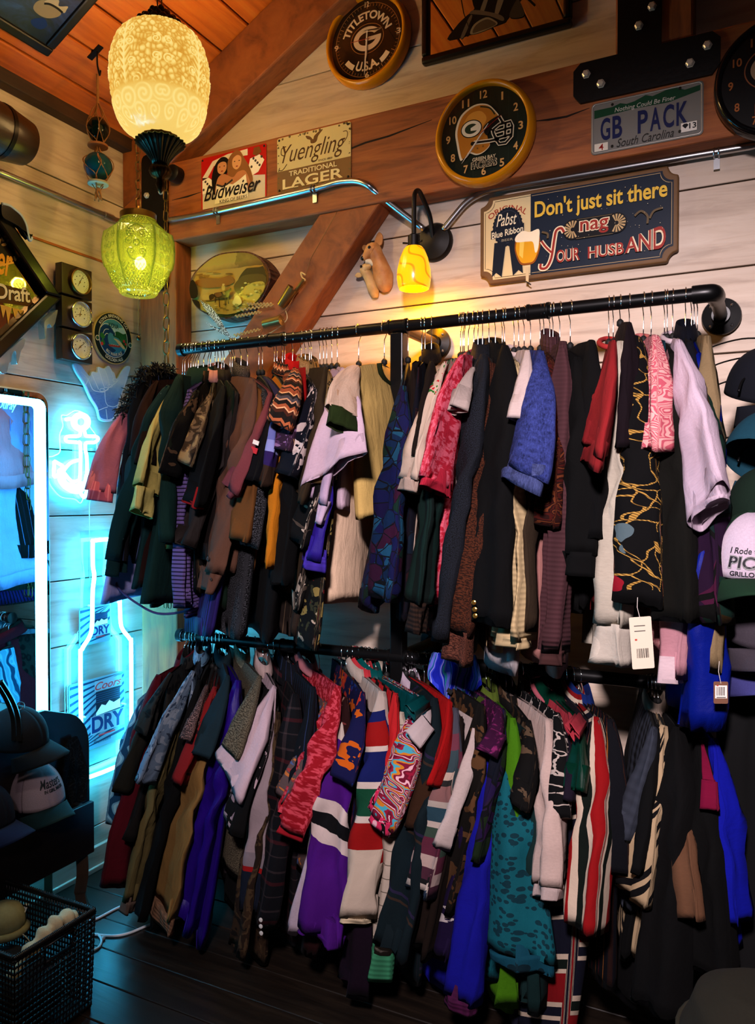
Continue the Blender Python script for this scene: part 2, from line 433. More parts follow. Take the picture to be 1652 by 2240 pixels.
D.many('#4a4038', [circ((.78+.03*i-.5)*w, (.62+.05*((i*3) % 4)-.5)*h, .005, 7) for i in range(6)])
D.p('#efe6d2', u([(.02, .3), (.02, .56), (.12, .6), (.2, .5), (.14, .3)]))
D.many('#4a4038', [circ((.04+.03*i-.5)*w, (.38+.05*((i*3) % 4)-.5)*h, .005, 7) for i in range(4)])
D.p('#7a4a20', u([(.8, .85), (.82, .97), (.9, .97), (.93, .86), (.86, .8)]))
D.p('#15100e', u(spl2([(.2, .25), (.17, .55), (.22, .8), (.32, .93), (.42, .88), (.44, .7), (.36, .5), (.26, .3)], 5, True)))     # dark hair
D.p('#8a5a30', u(spl2([(.44, .5), (.42, .8), (.5, .97), (.6, .98), (.68, .8), (.76, .6), (.8, .35), (.7, .3), (.6, .5)], 5, True)))   # fair hair
D.p('#b9794f', u(spl2([(.24, .2), (.26, .52), (.36, .6), (.5, .5), (.58, .58), (.7, .55), (.76, .2), (.5, .1)], 5, True)))          # shoulders
D.p('#c98d60', u(spl2([(.27, .66), (.27, .8), (.34, .84), (.4, .8), (.4, .68), (.34, .6)], 5, True)))
D.p('#d19a6a', u(spl2([(.5, .7), (.5, .84), (.57, .9), (.63, .84), (.62, .7), (.56, .63)], 5, True)))
D.many('#2a1510', [circ((a-.5)*w, (c-.5)*h, .0032, 8, .0018) for a, c in ((.3, .75), (.37, .75), (.53, .79), (.6, .79))])
D.many('#8a2018', [circ((a-.5)*w, (c-.5)*h, .005, 8, .002) for a, c in ((.335, .66), (.565, .69))])
D.p('#e9e2d0', u([(.25, .42), (.34, .36), (.42, .4), (.5, .36), (.6, .42), (.7, .5), (.74, .05), (.22, .05)]))
D.p('#3a3230', stroke(u([(.25, .42), (.34, .36), (.42, .39), (.5, .45)]), .007))
D.t('#1a1414', 'Budweiser', ((.05-.5)*w, (.14-.5)*h, (.92-.5)*w, (.42-.5)*h), .45, .012)
D.t('#1a1414', 'KING OF BEERS', ((.3-.5)*w, (.05-.5)*h, (.72-.5)*w, (.11-.5)*h))
D.build('printed_face', t)
for a, c in ((-.136, .084), (.136, .084)): nut(t, a, c, .004)
w, h = .292, .19
t = thing('tin_sign', 'cream and brown tin lager sign between the red sign and the green clock', 'sign', (.865, PD-.001, 2.549), BACK)
MB().prism(rrect(-w/2, -h/2, w/2, h/2, .008), 0, .0015).build('plate', plain('tin', '#b8b2a8', .4, .6), t)
u = U(w, h); D = Decal(.0015)
D.p('#7a5a34', rrect(-w/2, -h/2, w/2, h/2, .008)); D.p('#cfbd84', [(-w/2, -.02), (w/2, -.02)] + rrect(-w/2, -h/2, w/2, h/2, .008)[7:21])
random.seed(3)
D.many('#6a5a3a', [circ(random.uniform(-.14, .14), random.choice((-1, 1))*random.uniform(.086, .093), random.uniform(.002, .005), 7) for _ in range(34)] + [circ(random.choice((-1, 1))*random.uniform(.138, .144), random.uniform(-.08, .09), random.uniform(.001, .004), 7) for _ in range(22)])
D.p('#6a4a26', u(spl2([(.4, .93), (.46, .9), (.5, .84), (.52, .9), (.6, .97), (.63, .97), (.57, .88), (.55, .8), (.52, .77), (.47, .78), (.46, .84), (.42, .87)], 5, True)))
D.t('#4f3418', 'Yuengling', ((.07-.5)*w, (.43-.5)*h, (.93-.5)*w, (.84-.5)*h), .42, -.004)
D.p('#4f3418', stroke(u(spl2([(.88, .62), (.95, .74), (.95, .84), (.9, .85)], 6)), .0024)); D.p('#4f3418', stroke(u(spl2([(.13, .82), (.07, .8), (.06, .7), (.1, .66)], 6)), .003))
D.p('#4f3418', stroke(u(spl2([(.04, .46), (.03, .42), (.08, .41), (.14, .5)], 6)), .003))
D.t('#4f3418', 'SINCE 1829', ((.57-.5)*w, (.42-.5)*h, (.76-.5)*w, (.455-.5)*h))
D.t('#e3d3a0', 'TRADITIONAL', ((.17-.5)*w, (.27-.5)*h, (.82-.5)*w, (.36-.5)*h), 0, .015)
D.t('#e3d3a0', 'LAGER', ((.08-.5)*w, (.05-.5)*h, (.9-.5)*w, (.235-.5)*h), 0, .02)
sx = lambda a: (a-.5)*w
for a in (.09, .245, .42, .59, .745): D.many('#e3d3a0', [rect(sx(a)-.002, (.05-.5)*h, sx(a)+.016, (.066-.5)*h)])
D.build('printed_face', t)
for a, c in ((-.136, .086), (.136, .086), (-.136, -.086), (.136, -.086)): nut(t, a, c, .004)

# -- Pabst plaque
P0 = BY(1265, 490, -.02); w, h = .588, .272
t = thing('wooden_sign', 'cream and navy wooden plaque with notched corners saying nag your husband', 'sign', (1.731, -.002, 2.203), BACK)
def notch(w, h, r, n=6):
    p = []
    for cx, cy, a in ((w/2, -h/2, pi), (w/2, h/2, -pi/2), (-w/2, h/2, 0), (-w/2, -h/2, pi/2)):
        p += [(cx+r*cos(a-pi/2*i/n), cy+r*sin(a-pi/2*i/n)) for i in range(n+1)]
    return p
b = MB(); b.prism(notch(w, h, .028), 0, .022); b.build('board', plain('plaque_wood', '#6b4a26', .6, var=.3, scale=40), t, bevel=.006, bseg=3)
fr = notch(w-.026, h-.026, .03)
u = U(w, h); D = Decal(.022)
D.p('#d3bd8e', fr); D.p('#3a2a18', stroke(notch(w-.036, h-.036, .031)+[notch(w-.036, h-.036, .031)[0]], .0016))
xs = (.277-.5)*w
nv = [q for q in fr if q[0] > xs]; nv = [(xs, -h/2+.013)] + [q for q in nv if q[1] < 0] + [q for q in nv if q[1] >= 0] + [(xs, h/2-.013)]
D.p('#16202f', nv)
nl = notch(w-.036, h-.036, .031); D.p('#a8906a', stroke([(xs+.004, -h/2+.019)] + [q for q in nl if q[0] > xs and q[1] < 0] + [q for q in nl if q[0] > xs and q[1] >= 0] + [(xs+.004, h/2-.019)], .0016))
D.t('#9a3222', 'ORIGINAL', (-.06, .0, .06, .017), 0, .006, arcwarp((.153-.5)*w, (.50-.5)*h, .084))
cx, cy = (.153-.5)*w, (.628-.5)*h
D.p('#131a26', [((.046+.003*(k % 2))*cos(2*pi*k/64)+cx, (.058+.003*(k % 2))*sin(2*pi*k/64)+cy) for k in range(64)])
D.p('#2e3646', stroke(circ(cx, cy, .040, 40, .050)+[(cx+.040, cy)], .0016))
for s in (-1, 1): D.p('#131a26', [(cx+s*.004, cy-.045), (cx+s*.042, cy-.045), (cx+s*.05, cy-.150), (cx+s*.036, cy-.138), (cx+s*.018, cy-.153)])
D.t('#e8dab8', 'Pabst', (cx-.035, cy+.004, cx+.030, cy+.042), .35, .004)
D.p('#131a26', [(cx-.053, cy-.032), (cx+.053, cy-.022), (cx+.053, cy+.004), (cx-.053, cy-.006)])
D.t('#e8dab8', 'Blue Ribbon', (cx-.050, cy-.027, cx+.050, cy-.007), 0, .012, lambda x, y: (x, y+(x-cx)*.1))
D.t('#9a937e', 'BEER', (cx-.018, cy-.044, cx+.018, cy-.037))
gx, gy = (.262-.5)*w, (.345-.5)*h                                 # the beer glass
D.p('#8a4a12', spl2([(gx-0.0368, gy+0.0369), (gx-0.0400, gy), (gx-0.0240, gy-0.0426), (gx, gy-0.0492), (gx+0.0240, gy-0.0426), (gx+0.0400, gy), (gx+0.0368, gy+0.0369)], 5))
D.p('#d99a18', spl2([(gx-0.0336, gy+0.0287), (gx-0.0360, gy), (gx-0.0208, gy-0.0377), (gx, gy-0.0435), (gx+0.0208, gy-0.0377), (gx+0.0360, gy), (gx+0.0336, gy+0.0287)], 5))
D.p('#e9c050', [(gx-0.0240, gy+0.0246), (gx-0.0256, gy-0.0164), (gx-0.0144, gy-0.0287), (gx-0.0096, gy+0.0246)])
D.p('#efe0c0', spl2([(gx-0.0352, gy+0.0246), (gx-0.0368, gy+0.0410), (gx-0.0160, gy+0.0558), (gx+0.0080, gy+0.0492), (gx+0.0352, gy+0.0541), (gx+0.0368, gy+0.0246), (gx+0.0320, gy-0.0082), (gx+0.0240, gy-0.0148), (gx+0.0176, gy+0.0164), (gx, gy+0.0213)], 4, True))
D.p('#c9b48a', stroke([(gx, gy-.056), (gx, gy-.105)], [.012, .008])); D.p('#2a2018', stroke([(gx-.004, gy-.1), (gx+.012, gy-.112)], .004))
D.t('#d8b040', "Don't just sit there", ((.3-.5)*w, (.62-.5)*h, (.95-.5)*w, (.86-.5)*h), 0, .022)
D.p('#0c0c10', rect((.51-.5)*w, (.365-.5)*h, (.7-.5)*w, (.59-.5)*h)); D.p('#6a5a40', stroke(rect((.515-.5)*w, (.375-.5)*h, (.695-.5)*w, (.58-.5)*h)+[((.515-.5)*w, (.375-.5)*h)], .0016))
for sx_ in (.497, .713):
    c2 = ((sx_-.5)*w, (.48-.5)*h); D.p('#0c0c10', circ(c2[0], c2[1], .03, 24))
    D.many('#b09468', [stroke([(c2[0]+.006*cos(a), c2[1]+.006*sin(a)), (c2[0]+.026*cos(a), c2[1]+.026*sin(a))], [.002, .006]) for a in [2*pi*k/16 for k in range(16)] if (cos(a) < .35) == (sx_ < .6) or abs(cos(a)) < .4])
D.p('#0c0c10', rect((.52-.5)*w, (.38-.5)*h, (.69-.5)*w, (.575-.5)*h))
D.t('#e0cfae', 'nag', ((.53-.5)*w, (.385-.5)*h, (.68-.5)*w, (.56-.5)*h), 0, .055); D.t('#8f2a22', 'nag', ((.535-.5)*w, (.395-.5)*h, (.675-.5)*w, (.55-.5)*h), 0, .012)
for col, bo in (('#e0cfae', .05), ('#8f2a22', .008)):
    D.t(col, 'OUR', ((.415-.5)*w, (.135-.5)*h, (.535-.5)*w, (.275-.5)*h), 0, bo)
    D.t(col, 'HUSB', ((.575-.5)*w, (.135-.5)*h, (.75-.5)*w, (.265-.5)*h), 0, bo)
    D.t(col, 'AND', ((.755-.5)*w, (.14-.5)*h, (.945-.5)*w, (.38-.5)*h), 0, bo, lambda x, y: (x, (y+.0978)*(.62+.38*min(1, max(0, (x/w+.5-.755)/.17)))-.0978))
    ws = .015 if bo > .02 else .007
    D.p(col, stroke(u(spl2([(.338, .4), (.36, .33), (.39, .26)], 5)), [ws*.8]*11)); D.p(col, stroke(u(spl2([(.455, .46), (.44, .51), (.415, .49), (.405, .4), (.39, .2), (.365, .1), (.335, .1), (.335, .15)], 5)), ws))
D.many('#5a4a34', [stroke(u(spl2(q, 5)), .006) for q in ([(.8, .52), (.83, .56), (.86, .5), (.86, .42)], [(.87, .47), (.89, .54), (.93, .56)], [(.34, .5), (.37, .47), (.37, .42)])])
D.many('#c8b898', [circ(random.uniform(-.1, .27), random.uniform(-.1, .1), random.uniform(.0006, .0013), 5) for _ in range(70)])
D.build('painted_face', t)

# -- licence plate
w, h = .299, .146
t = thing('license_plate', 'scuffed silver vanity license plate reading GB PACK on the beam', 'license plate', (1.9445, PD-.001, 2.451), BACK)
MB().prism(rrect(-w/2, -h/2, w/2, h/2, .012), 0, .002).build('plate', plain('plate_metal', '#6e6c66', .4, .5), t, bevel=.0008)
MB().tube([(x, y, .002) for x, y in rrect(-w/2+.004, -h/2+.004, w/2-.004, h/2-.004, .01)], .0022, 6, closed=True).build('rim', plain('plate_rim', '#a5a39c', .35, .6), t, smooth='all')
D = Decal(.002); u = U(w, h)
D.p('#6e6c68', rrect(-w/2+.006, -h/2+.006, w/2-.006, h/2-.006, .01))
D.p('#123a24', u([(.03, .7), (.03, .86), (.2, .86), (.27, .9), (.33, .86), (.4, .88), (.5, .95), (.56, .9), (.68, .96), (.76, .97), (.84, .89), (.97, .92), (.97, .82), (.7, .72), (.4, .74)]))
D.t('#b8b4ac', 'Nothing Could Be Finer', ((.22-.5)*w, (.72-.5)*h, (.76-.5)*w, (.83-.5)*h), .2)
for s_, a, c in (('G', .09, .18), ('B', .2, .29), ('P', .43, .52), ('A', .54, .635), ('C', .655, .75), ('K', .77, .87)):
    D.t('#141a44', s_, ((a-.5)*w, (.245-.5)*h, (c-.5)*w, (.675-.5)*h), 0, .022)
D.t('#262422', 'South Carolina', ((.24-.5)*w, (.06-.5)*h, (.75-.5)*w, (.22-.5)*h), .35)
D.p('#c9c2b4', u(rect(.035, .05, .16, .2))); D.t('#8a2018', '4', ((.075-.5)*w, (.065-.5)*h, (.12-.5)*w, (.185-.5)*h), 0, .01)
D.p('#d8d4cc', u(rect(.81, .1, .945, .27))); D.t('#15151a', '13', ((.88-.5)*w, (.145-.5)*h, (.94-.5)*w, (.25-.5)*h), 0, .02)
D.p('#15151a', u([(.82, .22), (.835, .25), (.86, .25), (.875, .22), (.848, .16)]))
D.many('#1a1814', [circ((a-.5)*w, (c-.5)*h, .004, 10) for a, c in ((.2, .1), (.2, .9), (.8, .13), (.8, .93))])
D.build('embossed_face', t)

# -- round clocks
M_DOME = Mat('clock_glass', .03); _g = M_DOME.n('BsdfTransparent'); _gl = M_DOME.n('BsdfGlossy', {'Roughness': .03})
_f = M_DOME.n('LayerWeight', {'Blend': .25}, out=1)
M_DOME.t.links.new(M_DOME.n('MixShader', {0: M_DOME.math('MULTIPLY', _f, .5), 1: _g, 2: _gl}), M_DOME.t.nodes['Material Output'].inputs[0]); M_GLASS = M_DOME.m
def clock(label, c, r, y, rim, depth=.045):
    t = thing('wall_clock', label, 'clock', (c[0], y, c[1]), BACK)
    b = MB(); b.lathe([(r*.9, 0), (r*.985, .002), (r, .012), (r*.985, depth*.7), (r*.94, depth), (r*.885, depth), (r*.87, depth-.008), (r*.87, depth-.022)], 64, cap=False); b.build('rim', rim, t, smooth='all')
    b = MB(); b.lathe([(r*.88, .0), (r*.88, depth-.022)], 64); b.build('case', M_BLACK, t)
    b = MB(); b.lathe([(r*.885, depth-.007), (r*.6, depth-.003), (r*.3, depth-.001), (.001, depth)], 48, cap=False); b.build('glass', M_GLASS, t, smooth='all')
    return t, r*.87, depth-.0218
def hands(t, z, specs):
    for nm, ang, l, w_, col in specs:
        b = MB(); a = radians(90-ang); d = (cos(a), sin(a))
        b.prism(stroke([(-d[0]*l*.25, -d[1]*l*.25), (0, 0), (d[0]*l*.8, d[1]*l*.8), (d[0]*l, d[1]*l)], [w_*.7, w_, w_*.9, .0004]), z, z+.0012)
        b.lathe([(w_*.9, z), (w_*.9, z+.0016)], 12); b.build(nm, plain('hand '+col, col, .3), t); z += .0018
def gshape(cx, cy, a, b_, rot=0.0, th=.34):
    """an oval G: ring open at the right with a bar"""
    o = [(a*cos(q), b_*sin(q)) for q in [radians(28+ (332-0)*k/40) for k in range(41)]]
    i = [(a*(1-th)*cos(q), b_*(1-th*1.25)*sin(q)) for q in [radians(36+(315)*k/40) for k in range(41)]][::-1]
    P = [(a*1.12, b_*.62)] + o + [(a*1.0, b_*.12), (a*.05, b_*.12), (a*.05, -b_*.2), (a*.55, -b_*.2)] + i
    return [(cx+x*cos(rot)-y*sin(rot), cy+x*sin(rot)+y*cos(rot)) for x, y in P]
t, R, z = clock('black clock with gold rim at the top saying titletown', (1.037, 2.937), .157, -.002, plain('gold_plastic', '#c07a08', .22))
D = Decal(z)
D.p('#120c08', circ(0, 0, R, 64)); D.p('#a8763e', stroke(circ(0, 0, R*.88, 64)+[(R*.88, 0)], .0014))
D.many('#a8763e', [stroke([(R*(.8 if k % 5 else .76)*cos(2*pi*k/60), R*(.8 if k % 5 else .76)*sin(2*pi*k/60)), (R*.86*cos(2*pi*k/60), R*.86*sin(2*pi*k/60))], .002 if k % 5 == 0 else .001) for k in range(60)])
D.p('#a8763e', stroke(circ(0, .004, R*.45, 48, R*.36)+[(R*.45, .004)], .0014)); D.p('#cdb79c', gshape(0, .004, R*.38, R*.29, .0, .36))
D.t('#d8c4a8', 'TITLETOWN', (-R*.66, 0, R*.66, R*.2), 0, .03, arcwarp(0, -R*.02, R*.52)); D.t('#d8c4a8', 'U.S.A.', (-R*.3, R*-.13, R*.3, R*.1), 0, .03, arcwarp(0, R*.02, R*.64, False))
for s in (-1, 1): D.p('#d8c4a8', [(R*.64*sin(a)*1.0, -R*.64*cos(a)) for a in [s*radians(32+22*k/6) for k in range(7)]][::1] + [(R*.77*sin(a), -R*.77*cos(a)) for a in [s*radians(32+22*k/6) for k in range(7)]][::-1])
for s_, a in (('12', 90), ('3', 0), ('6', -90), ('9', 180)): D.t('#cdb79c', s_, (R*.86*cos(radians(a))-.008, R*.86*sin(radians(a))-.009, R*.86*cos(radians(a))+.008, R*.86*sin(radians(a))+.009), 0, .02)
D.build('dial', t); hands(t, D.z, [('hour_hand', 182, R*.45, .006, '#d8d0c4'), ('minute_hand', 184, R*.85, .005, '#d8d0c4'), ('second_hand', 272, R*.45, .0015, '#8a1a14')])

t, R, z = clock('dark green clock with gold rim and football helmet, right of the lager sign', (1.481, 2.498), .158, PD-.002, plain('gold_plastic', '#c07a08', .22))
D = Decal(z); D.p('#141d14', circ(0, 0, R, 64)); D.many('#1d281d', [rect(-.12+.028*k, -sqrt(R*R-(-.12+.028*k)**2)*.95, -.1185+.028*k, sqrt(R*R-(-.12+.028*k)**2)*.95) for k in range(9)])
for k in range(1, 13):
    a = radians(90-30*k); n_ = str(k); hw = .0028 if k == 1 else .007 if k < 10 else .0115; c = (R*.83*cos(a), R*.83*sin(a))
    D.t('#241a0c', n_, (c[0]-hw-.001, c[1]-.013, c[0]+hw+.002, c[1]+.011), 0, .02); D.t('#c89a5a', n_, (c[0]-hw, c[1]-.012, c[0]+hw, c[1]+.012), 0, .02)
hel = spl2([(-.07, -.062), (-.079, -.02), (-.083, .02), (-.066, .062), (-.026, .083), (.012, .077), (.037, .052), (.048, .03), (.028, .014), (.012, .002), (.014, -.02), (.02, -.04), (.002, -.056), (-.02, -.06), (-.045, -.05), (-.062, -.066)], 5, True)
D.p('#d8c8a8', [(x*1.07-.001, y*1.06) for x, y in hel]); D.p('#a8681c', hel)
D.p('#c78a34', spl2([(-.06, 0), (-.066, .03), (-.045, .062), (-.01, .066), (.01, .04), (-.01, .01), (-.035, -.01)], 5, True))
D.p('#1c2a1c', stroke(spl2([(-.01, .079), (.02, .068), (.036, .046)], 6), [.004]*13))
D.p('#15150f', circ(-.038, .018, .034, 36, .027)); D.p('#d8cdb4', circ(-.038, .018, .031, 36, .024)); D.p('#243424', circ(-.038, .018, .021, 36, .015)); D.p('#d8cdb4', [(-.04, .012), (-.04, .02), (-.016, .03), (-.012, .02), (-.02, .01)])
D.p('#0f0f0c', spl2([(.0, .012), (.02, .03), (.05, .04), (.06, .034), (.058, .02), (.03, .01), (.012, -.012)], 5, True))
bars = [[(-.03, -.026), (.02, -.03), (.05, -.03)], [(.03, .0), (.05, .012), (.085, .014), (.09, 0), (.088, -.03), (.07, -.046), (.05, -.045), (.04, -.028), (.032, -.01), (.03, 0)], [(.04, -.008), (.09, -.004)], [(.07, .014), (.068, -.03)], [(.04, -.028), (.088, -.024)], [(.05, .036), (.062, .014)]]
D.many('#d8c8a8', [stroke(q, .012) for q in bars]); D.many('#0f0f0c', [stroke(q, .0065) for q in bars])
D.p('#15120c', circ(-.034, -.028, .006, 14)); D.many('#6a4a1c', [circ(x, y, .0028, 8) for x, y in ((-.018, -.045), (0, -.042))])
D.t('#c9b48e', 'GREEN BAY', (-.034, -.083, .040, -.072), 0, .02); D.t('#c9b48e', 'PACKERS', (-.038, -.1065, .044, -.0845), 0, .05); D.t('#10150f', 'PACKERS', (-.036, -.105, .042, -.086), 0, .012)
D.build('dial', t); hands(t, D.z, [('hour_hand', 218, R*.62, .0035, '#d8c8b0'), ('minute_hand', 219, R*.78, .003, '#d8c8b0'), ('second_hand', 58, R*.5, .0015, '#8a1a14')])

t, R, z = clock('black clock with black rim at the right edge beside the plate', (2.277, 2.478), .158, PD-.002, plain('black_gloss', '#08080a', .12))
D = Decal(z); D.p('#0a0808', circ(0, 0, R, 64))
D.p('#8a5030', stroke(circ(.0, .03, R*.6, 60, R*.44)+[(R*.6, .03)], .003)); D.p('#a88a6a', [(.0+R*.5*cos(q), .03+R*.34*sin(q)) for q in [radians(40+280*k/40) for k in range(41)]]+[(R*.22*cos(q), .03+R*.12*sin(q)) for q in [radians(320-280*k/40) for k in range(41)]])
D.p('#a04414', rect(-R*.42, -R*.62, R*.42, -R*.42))
for k in range(1, 13):
    a = radians(90-30*k); hw = .0025 if k == 1 else .006 if k < 10 else .011; c = (R*.84*cos(a), R*.84*sin(a)); D.t('#a8602e', str(k), (c[0]-hw, c[1]-.011, c[0]+hw, c[1]+.011), 0, .02)
D.build('dial', t); hands(t, D.z, [('hour_hand', 130, R*.5, .005, '#c8b8a8'), ('minute_hand', 95, R*.8, .004, '#c8b8a8')])

# -- motorcycle print on a framed mirror
M_MIR = Mat('mirror_silver', .015, 1.0); M_MIR.color('#cfd4d6'); M_MIR = M_MIR.m
def framed(label, cat, c, w, h, fw, fd, rot, mat, loc=None, name='framed_picture', inner=None):
    t = thing(name, label, cat, loc, rot)
    b = MB()
    for x0, y0, x1, y1 in ((-w/2, -h/2, w/2, -h/2+fw), (-w/2, h/2-fw, w/2, h/2), (-w/2, -h/2+fw, -w/2+fw, h/2-fw), (w/2-fw, -h/2+fw, w/2, h/2-fw)): b.box(((x0+x1)/2, (y0+y1)/2, fd/2), (x1-x0, y1-y0, fd))
    b.build('frame', mat, t, bevel=fd*.25)
    return t
w, h = .485, .62
t = framed('black framed mirror picture of a motorcycle at the top of the wall', 'picture', None, w, h, .024, .03, BACK, plain('black_lacquer', '#070707', .25), (1.479, -.002, 2.805+h/2))
b = MB(); b.box((0, 0, .008), (w-.04, h-.04, .012)); b.build('mirror_glass', M_MIR, t)
D = Decal(.0145); y0 = -h/2+.024
def V(X, Y): return ((X-845)/1652*.485*1.09, y0+(500-Y-(X-845)*.235)/688*.2)   # crop of the photograph to the picture
def mb(col, pts, cl=True): D.p(col, spl2([V(*q) for q in pts], 4, True) if cl else [V(*q) for q in pts])
mb('#17120d', [(380, 490), (450, 340), (560, 230), (640, 160), (620, 0), (640, -150), (1100, -200), (1180, 50), (1120, 100), (1040, 210), (980, 300), (900, 350)])
mb('#0e0b08', [(640, 150), (620, 0), (700, -60), (760, 0), (720, 190)]); mb('#6a5a44', [(700, 190), (770, 0), (800, 0), (740, 200)]); mb('#6a5a44', [(850, 230), (900, 40), (1000, -40), (960, 40), (890, 230)])
mb('#5a4a38', [(590, 210), (650, 175), (860, 225), (940, 270), (930, 310), (800, 250), (640, 220)])
mb('#7a6a50', [(600, 430), (640, 330), (760, 262), (840, 290), (875, 345), (700, 420)]); mb('#4a3a28', [(625, 420), (660, 340), (760, 285), (830, 305), (860, 350), (700, 405)])
mb('#5a4a38', [(500, 460), (590, 250), (620, 250), (540, 450)]); mb('#17120d', [(560, 440), (600, 300), (620, 300), (590, 430)])
D.p('#17120d', stroke([V(1080, 30), V(1170, 80), V(1250, 165)], [.008, .005, .006])); D.p('#17120d', stroke([V(490, -20), V(530, 200), V(590, 370)], .002))
mb('#3a2e22', [(1000, 260), (1060, 120), (1100, 110), (1150, 260), (1060, 290)])
D.build('printed_motorcycle', t)

# -- log slice with a riders painting
t = thing('log_plaque', 'oval log slice plaque with a varnished scene of riders', 'plaque', (.495, -.075, 2.172), BACK)
rx, rz = .175, .117
b = MB()
def logr(a): return 1+.018*sin(3*a)+.012*sin(7*a+1)
b.add([Vector((rx*logr(2*pi*k/72)*cos(2*pi*k/72)*(1.03 if z < .01 else 1), rz*logr(2*pi*k/72)*sin(2*pi*k/72)*(1.03 if z < .01 else 1), z)) for z in (-.07, 0, .0) for k in range(72)], [(i*72+k, i*72+(k+1) % 72, (i+1)*72+(k+1) % 72, (i+1)*72+k) for i in range(1) for k in range(72)]+[tuple(range(71, -1, -1)), tuple(72+k for k in range(72))])
bk = Mat('log_bark', .85); bk.color(bk.ramp(bk.vor(bk.map(bk.ob, (1, 1, .35)), 70), [(0, '#2a1408'), (.5, '#5a3016'), (1, '#6e4020')], 'LINEAR')); bk.bump(bk.vor(bk.map(bk.ob, (1, 1, .35)), 70), 1, .01)
b.build('bark_slice', bk.m, t)
sc = Mat('riders_scene_varnish', .12); v = sc.ob; yy = sc.sep(v, 1); xx = sc.sep(v, 0); nz = sc.noise(v, 28, 5, .6)
base = sc.ramp(sc.math('ADD', sc.math('MULTIPLY', yy, 4.2), sc.math('ADD', .46, sc.math('MULTIPLY', nz, .1))), [(0, '#3a2a10'), (.16, '#8a6a22'), (.36, '#9c7a2c'), (.55, '#77592a'), (.72, '#7a5c30'), (.82, '#a8863c'), (.84, '#a38a3c')], 'LINEAR')
hill = sc.step(sc.math('ADD', sc.math('MULTIPLY', xx, 1.2), sc.math('SUBTRACT', sc.math('MULTIPLY', nz, .18), sc.math('ABSOLUTE', sc.math('MULTIPLY', yy, .35)))), .1)
base = sc.mix(sc.math('MULTIPLY', hill, sc.math('MULTIPLY', nz, .9)), base, '#4a3a18'); sc.color(base)
b = MB(); b.prism([(rx*.985*logr(2*pi*k/72)*cos(2*pi*k/72), rz*.985*logr(2*pi*k/72)*sin(2*pi*k/72)) for k in range(72)], 0, .0012); b.build('varnished_scene', sc.m, t)
D = Decal(.0012)
def hv(X, Y): return ((X-490)/900*2*rx*.97, (-(Y-440)-(X-490)*.13)/800*2*rz*.97)
def hp(col, pts):
    q = spl2([hv(*z) for z in pts], 3, True); q = [((x, y) if (x/rx)**2+(y/rz)**2 < .93 else (x*.964/sqrt((x/rx)**2+(y/rz)**2), y*.964/sqrt((x/rx)**2+(y/rz)**2))) for x, y in q]; D.p(col, q)
R_ = random.Random(11)
def ragged(x0, x1, yf, n, amp): return [(x0+(x1-x0)*k/n, yf(x0+(x1-x0)*k/n)+R_.uniform(-amp, amp)) for k in range(n+1)]
hp('#a8843a', [(-40, 300)] + ragged(60, 940, lambda x: 280-.09*(x-60), 14, 5) + [(960, 560), (500, 640), (0, 600)])
for k in range(16): x = R_.uniform(80, 560); y = R_.uniform(270, 430); hp(R_.choice(('#8a6428', '#7a5624', '#b08c44', '#94702e')), [(x, y), (x+R_.uniform(30, 90), y-R_.uniform(0, 14)), (x+R_.uniform(40, 100), y+R_.uniform(10, 24)), (x+6, y+R_.uniform(8, 20))])
hp('#8a5a24', [(90, 400), (200, 350), (380, 360), (520, 330), (560, 420), (420, 470), (200, 480)])
hp('#4a3d1c', ragged(700, 940, lambda x: 255-.12*(x-700), 6, 8) + [(930, 400), (860, 420), (640, 400), (600, 420), (640, 330)])
hp('#5e4c20', [(560, 470), (620, 380), (700, 330), (900, 330), (940, 440), (800, 470), (680, 560), (600, 560)])
hp('#b8a03c', [(640, 560), (700, 470), (820, 420), (920, 440), (900, 620), (780, 690), (660, 680)])
for k in range(26): x = R_.uniform(620, 890); y = R_.uniform(430, 660); hp(R_.choice(('#8a7428', '#cdb858', '#a08a30')), [(x, y), (x+22, y-8), (x+34, y+8), (x+10, y+14)])
hp('#9a7a2c', [(120, 700), (300, 660), (560, 650), (800, 680), (820, 760), (600, 830), (300, 810), (150, 760)])
for k in range(18): x = R_.uniform(180, 780); y = R_.uniform(690, 790); hp(R_.choice(('#6a5420', '#bfa04a', '#7a6020')), [(x, y), (x+26, y-6), (x+40, y+6), (x+8, y+10)])
hp('#2a1c0c', [(45, 420), (90, 380), (140, 480), (140, 600), (60, 620), (40, 520)]); hp('#2a1c0c', [(60, 640), (160, 660), (170, 780), (100, 740)])
hp('#3a2410', [(350, 560), (430, 545), (500, 530), (545, 500), (555, 520), (530, 560), (520, 610), (440, 620), (360, 620)]); hp('#6a3f1a', [(355, 560), (420, 550), (440, 590), (380, 610)])
D.many('#3a2410', [stroke([hv(*a), hv(*c)], .004) for a, c in (((370, 600), (360, 680)), ((405, 610), (415, 740)), ((480, 610), (482, 720)), ((515, 600), (520, 700)))])
hp('#b8913c', [(440, 470), (470, 460), (480, 520), (450, 525)]); hp('#c9a050', [(448, 445), (475, 445), (470, 465), (452, 465)]); hp('#7a5a28', [(450, 540), (480, 550), (485, 585), (460, 580)])
hp('#b08a3c', [(200, 600), (250, 575), (300, 600), (290, 640), (220, 640)]); hp('#3a2410', [(290, 590), (340, 570), (350, 620), (300, 650)])
hp('#c8a850', [(600, 610), (640, 600), (680, 680), (640, 720), (570, 700)]); hp('#8a7a30', [(600, 700), (640, 710), (630, 740), (600, 735)])
D.build('painted_riders', t, .15)

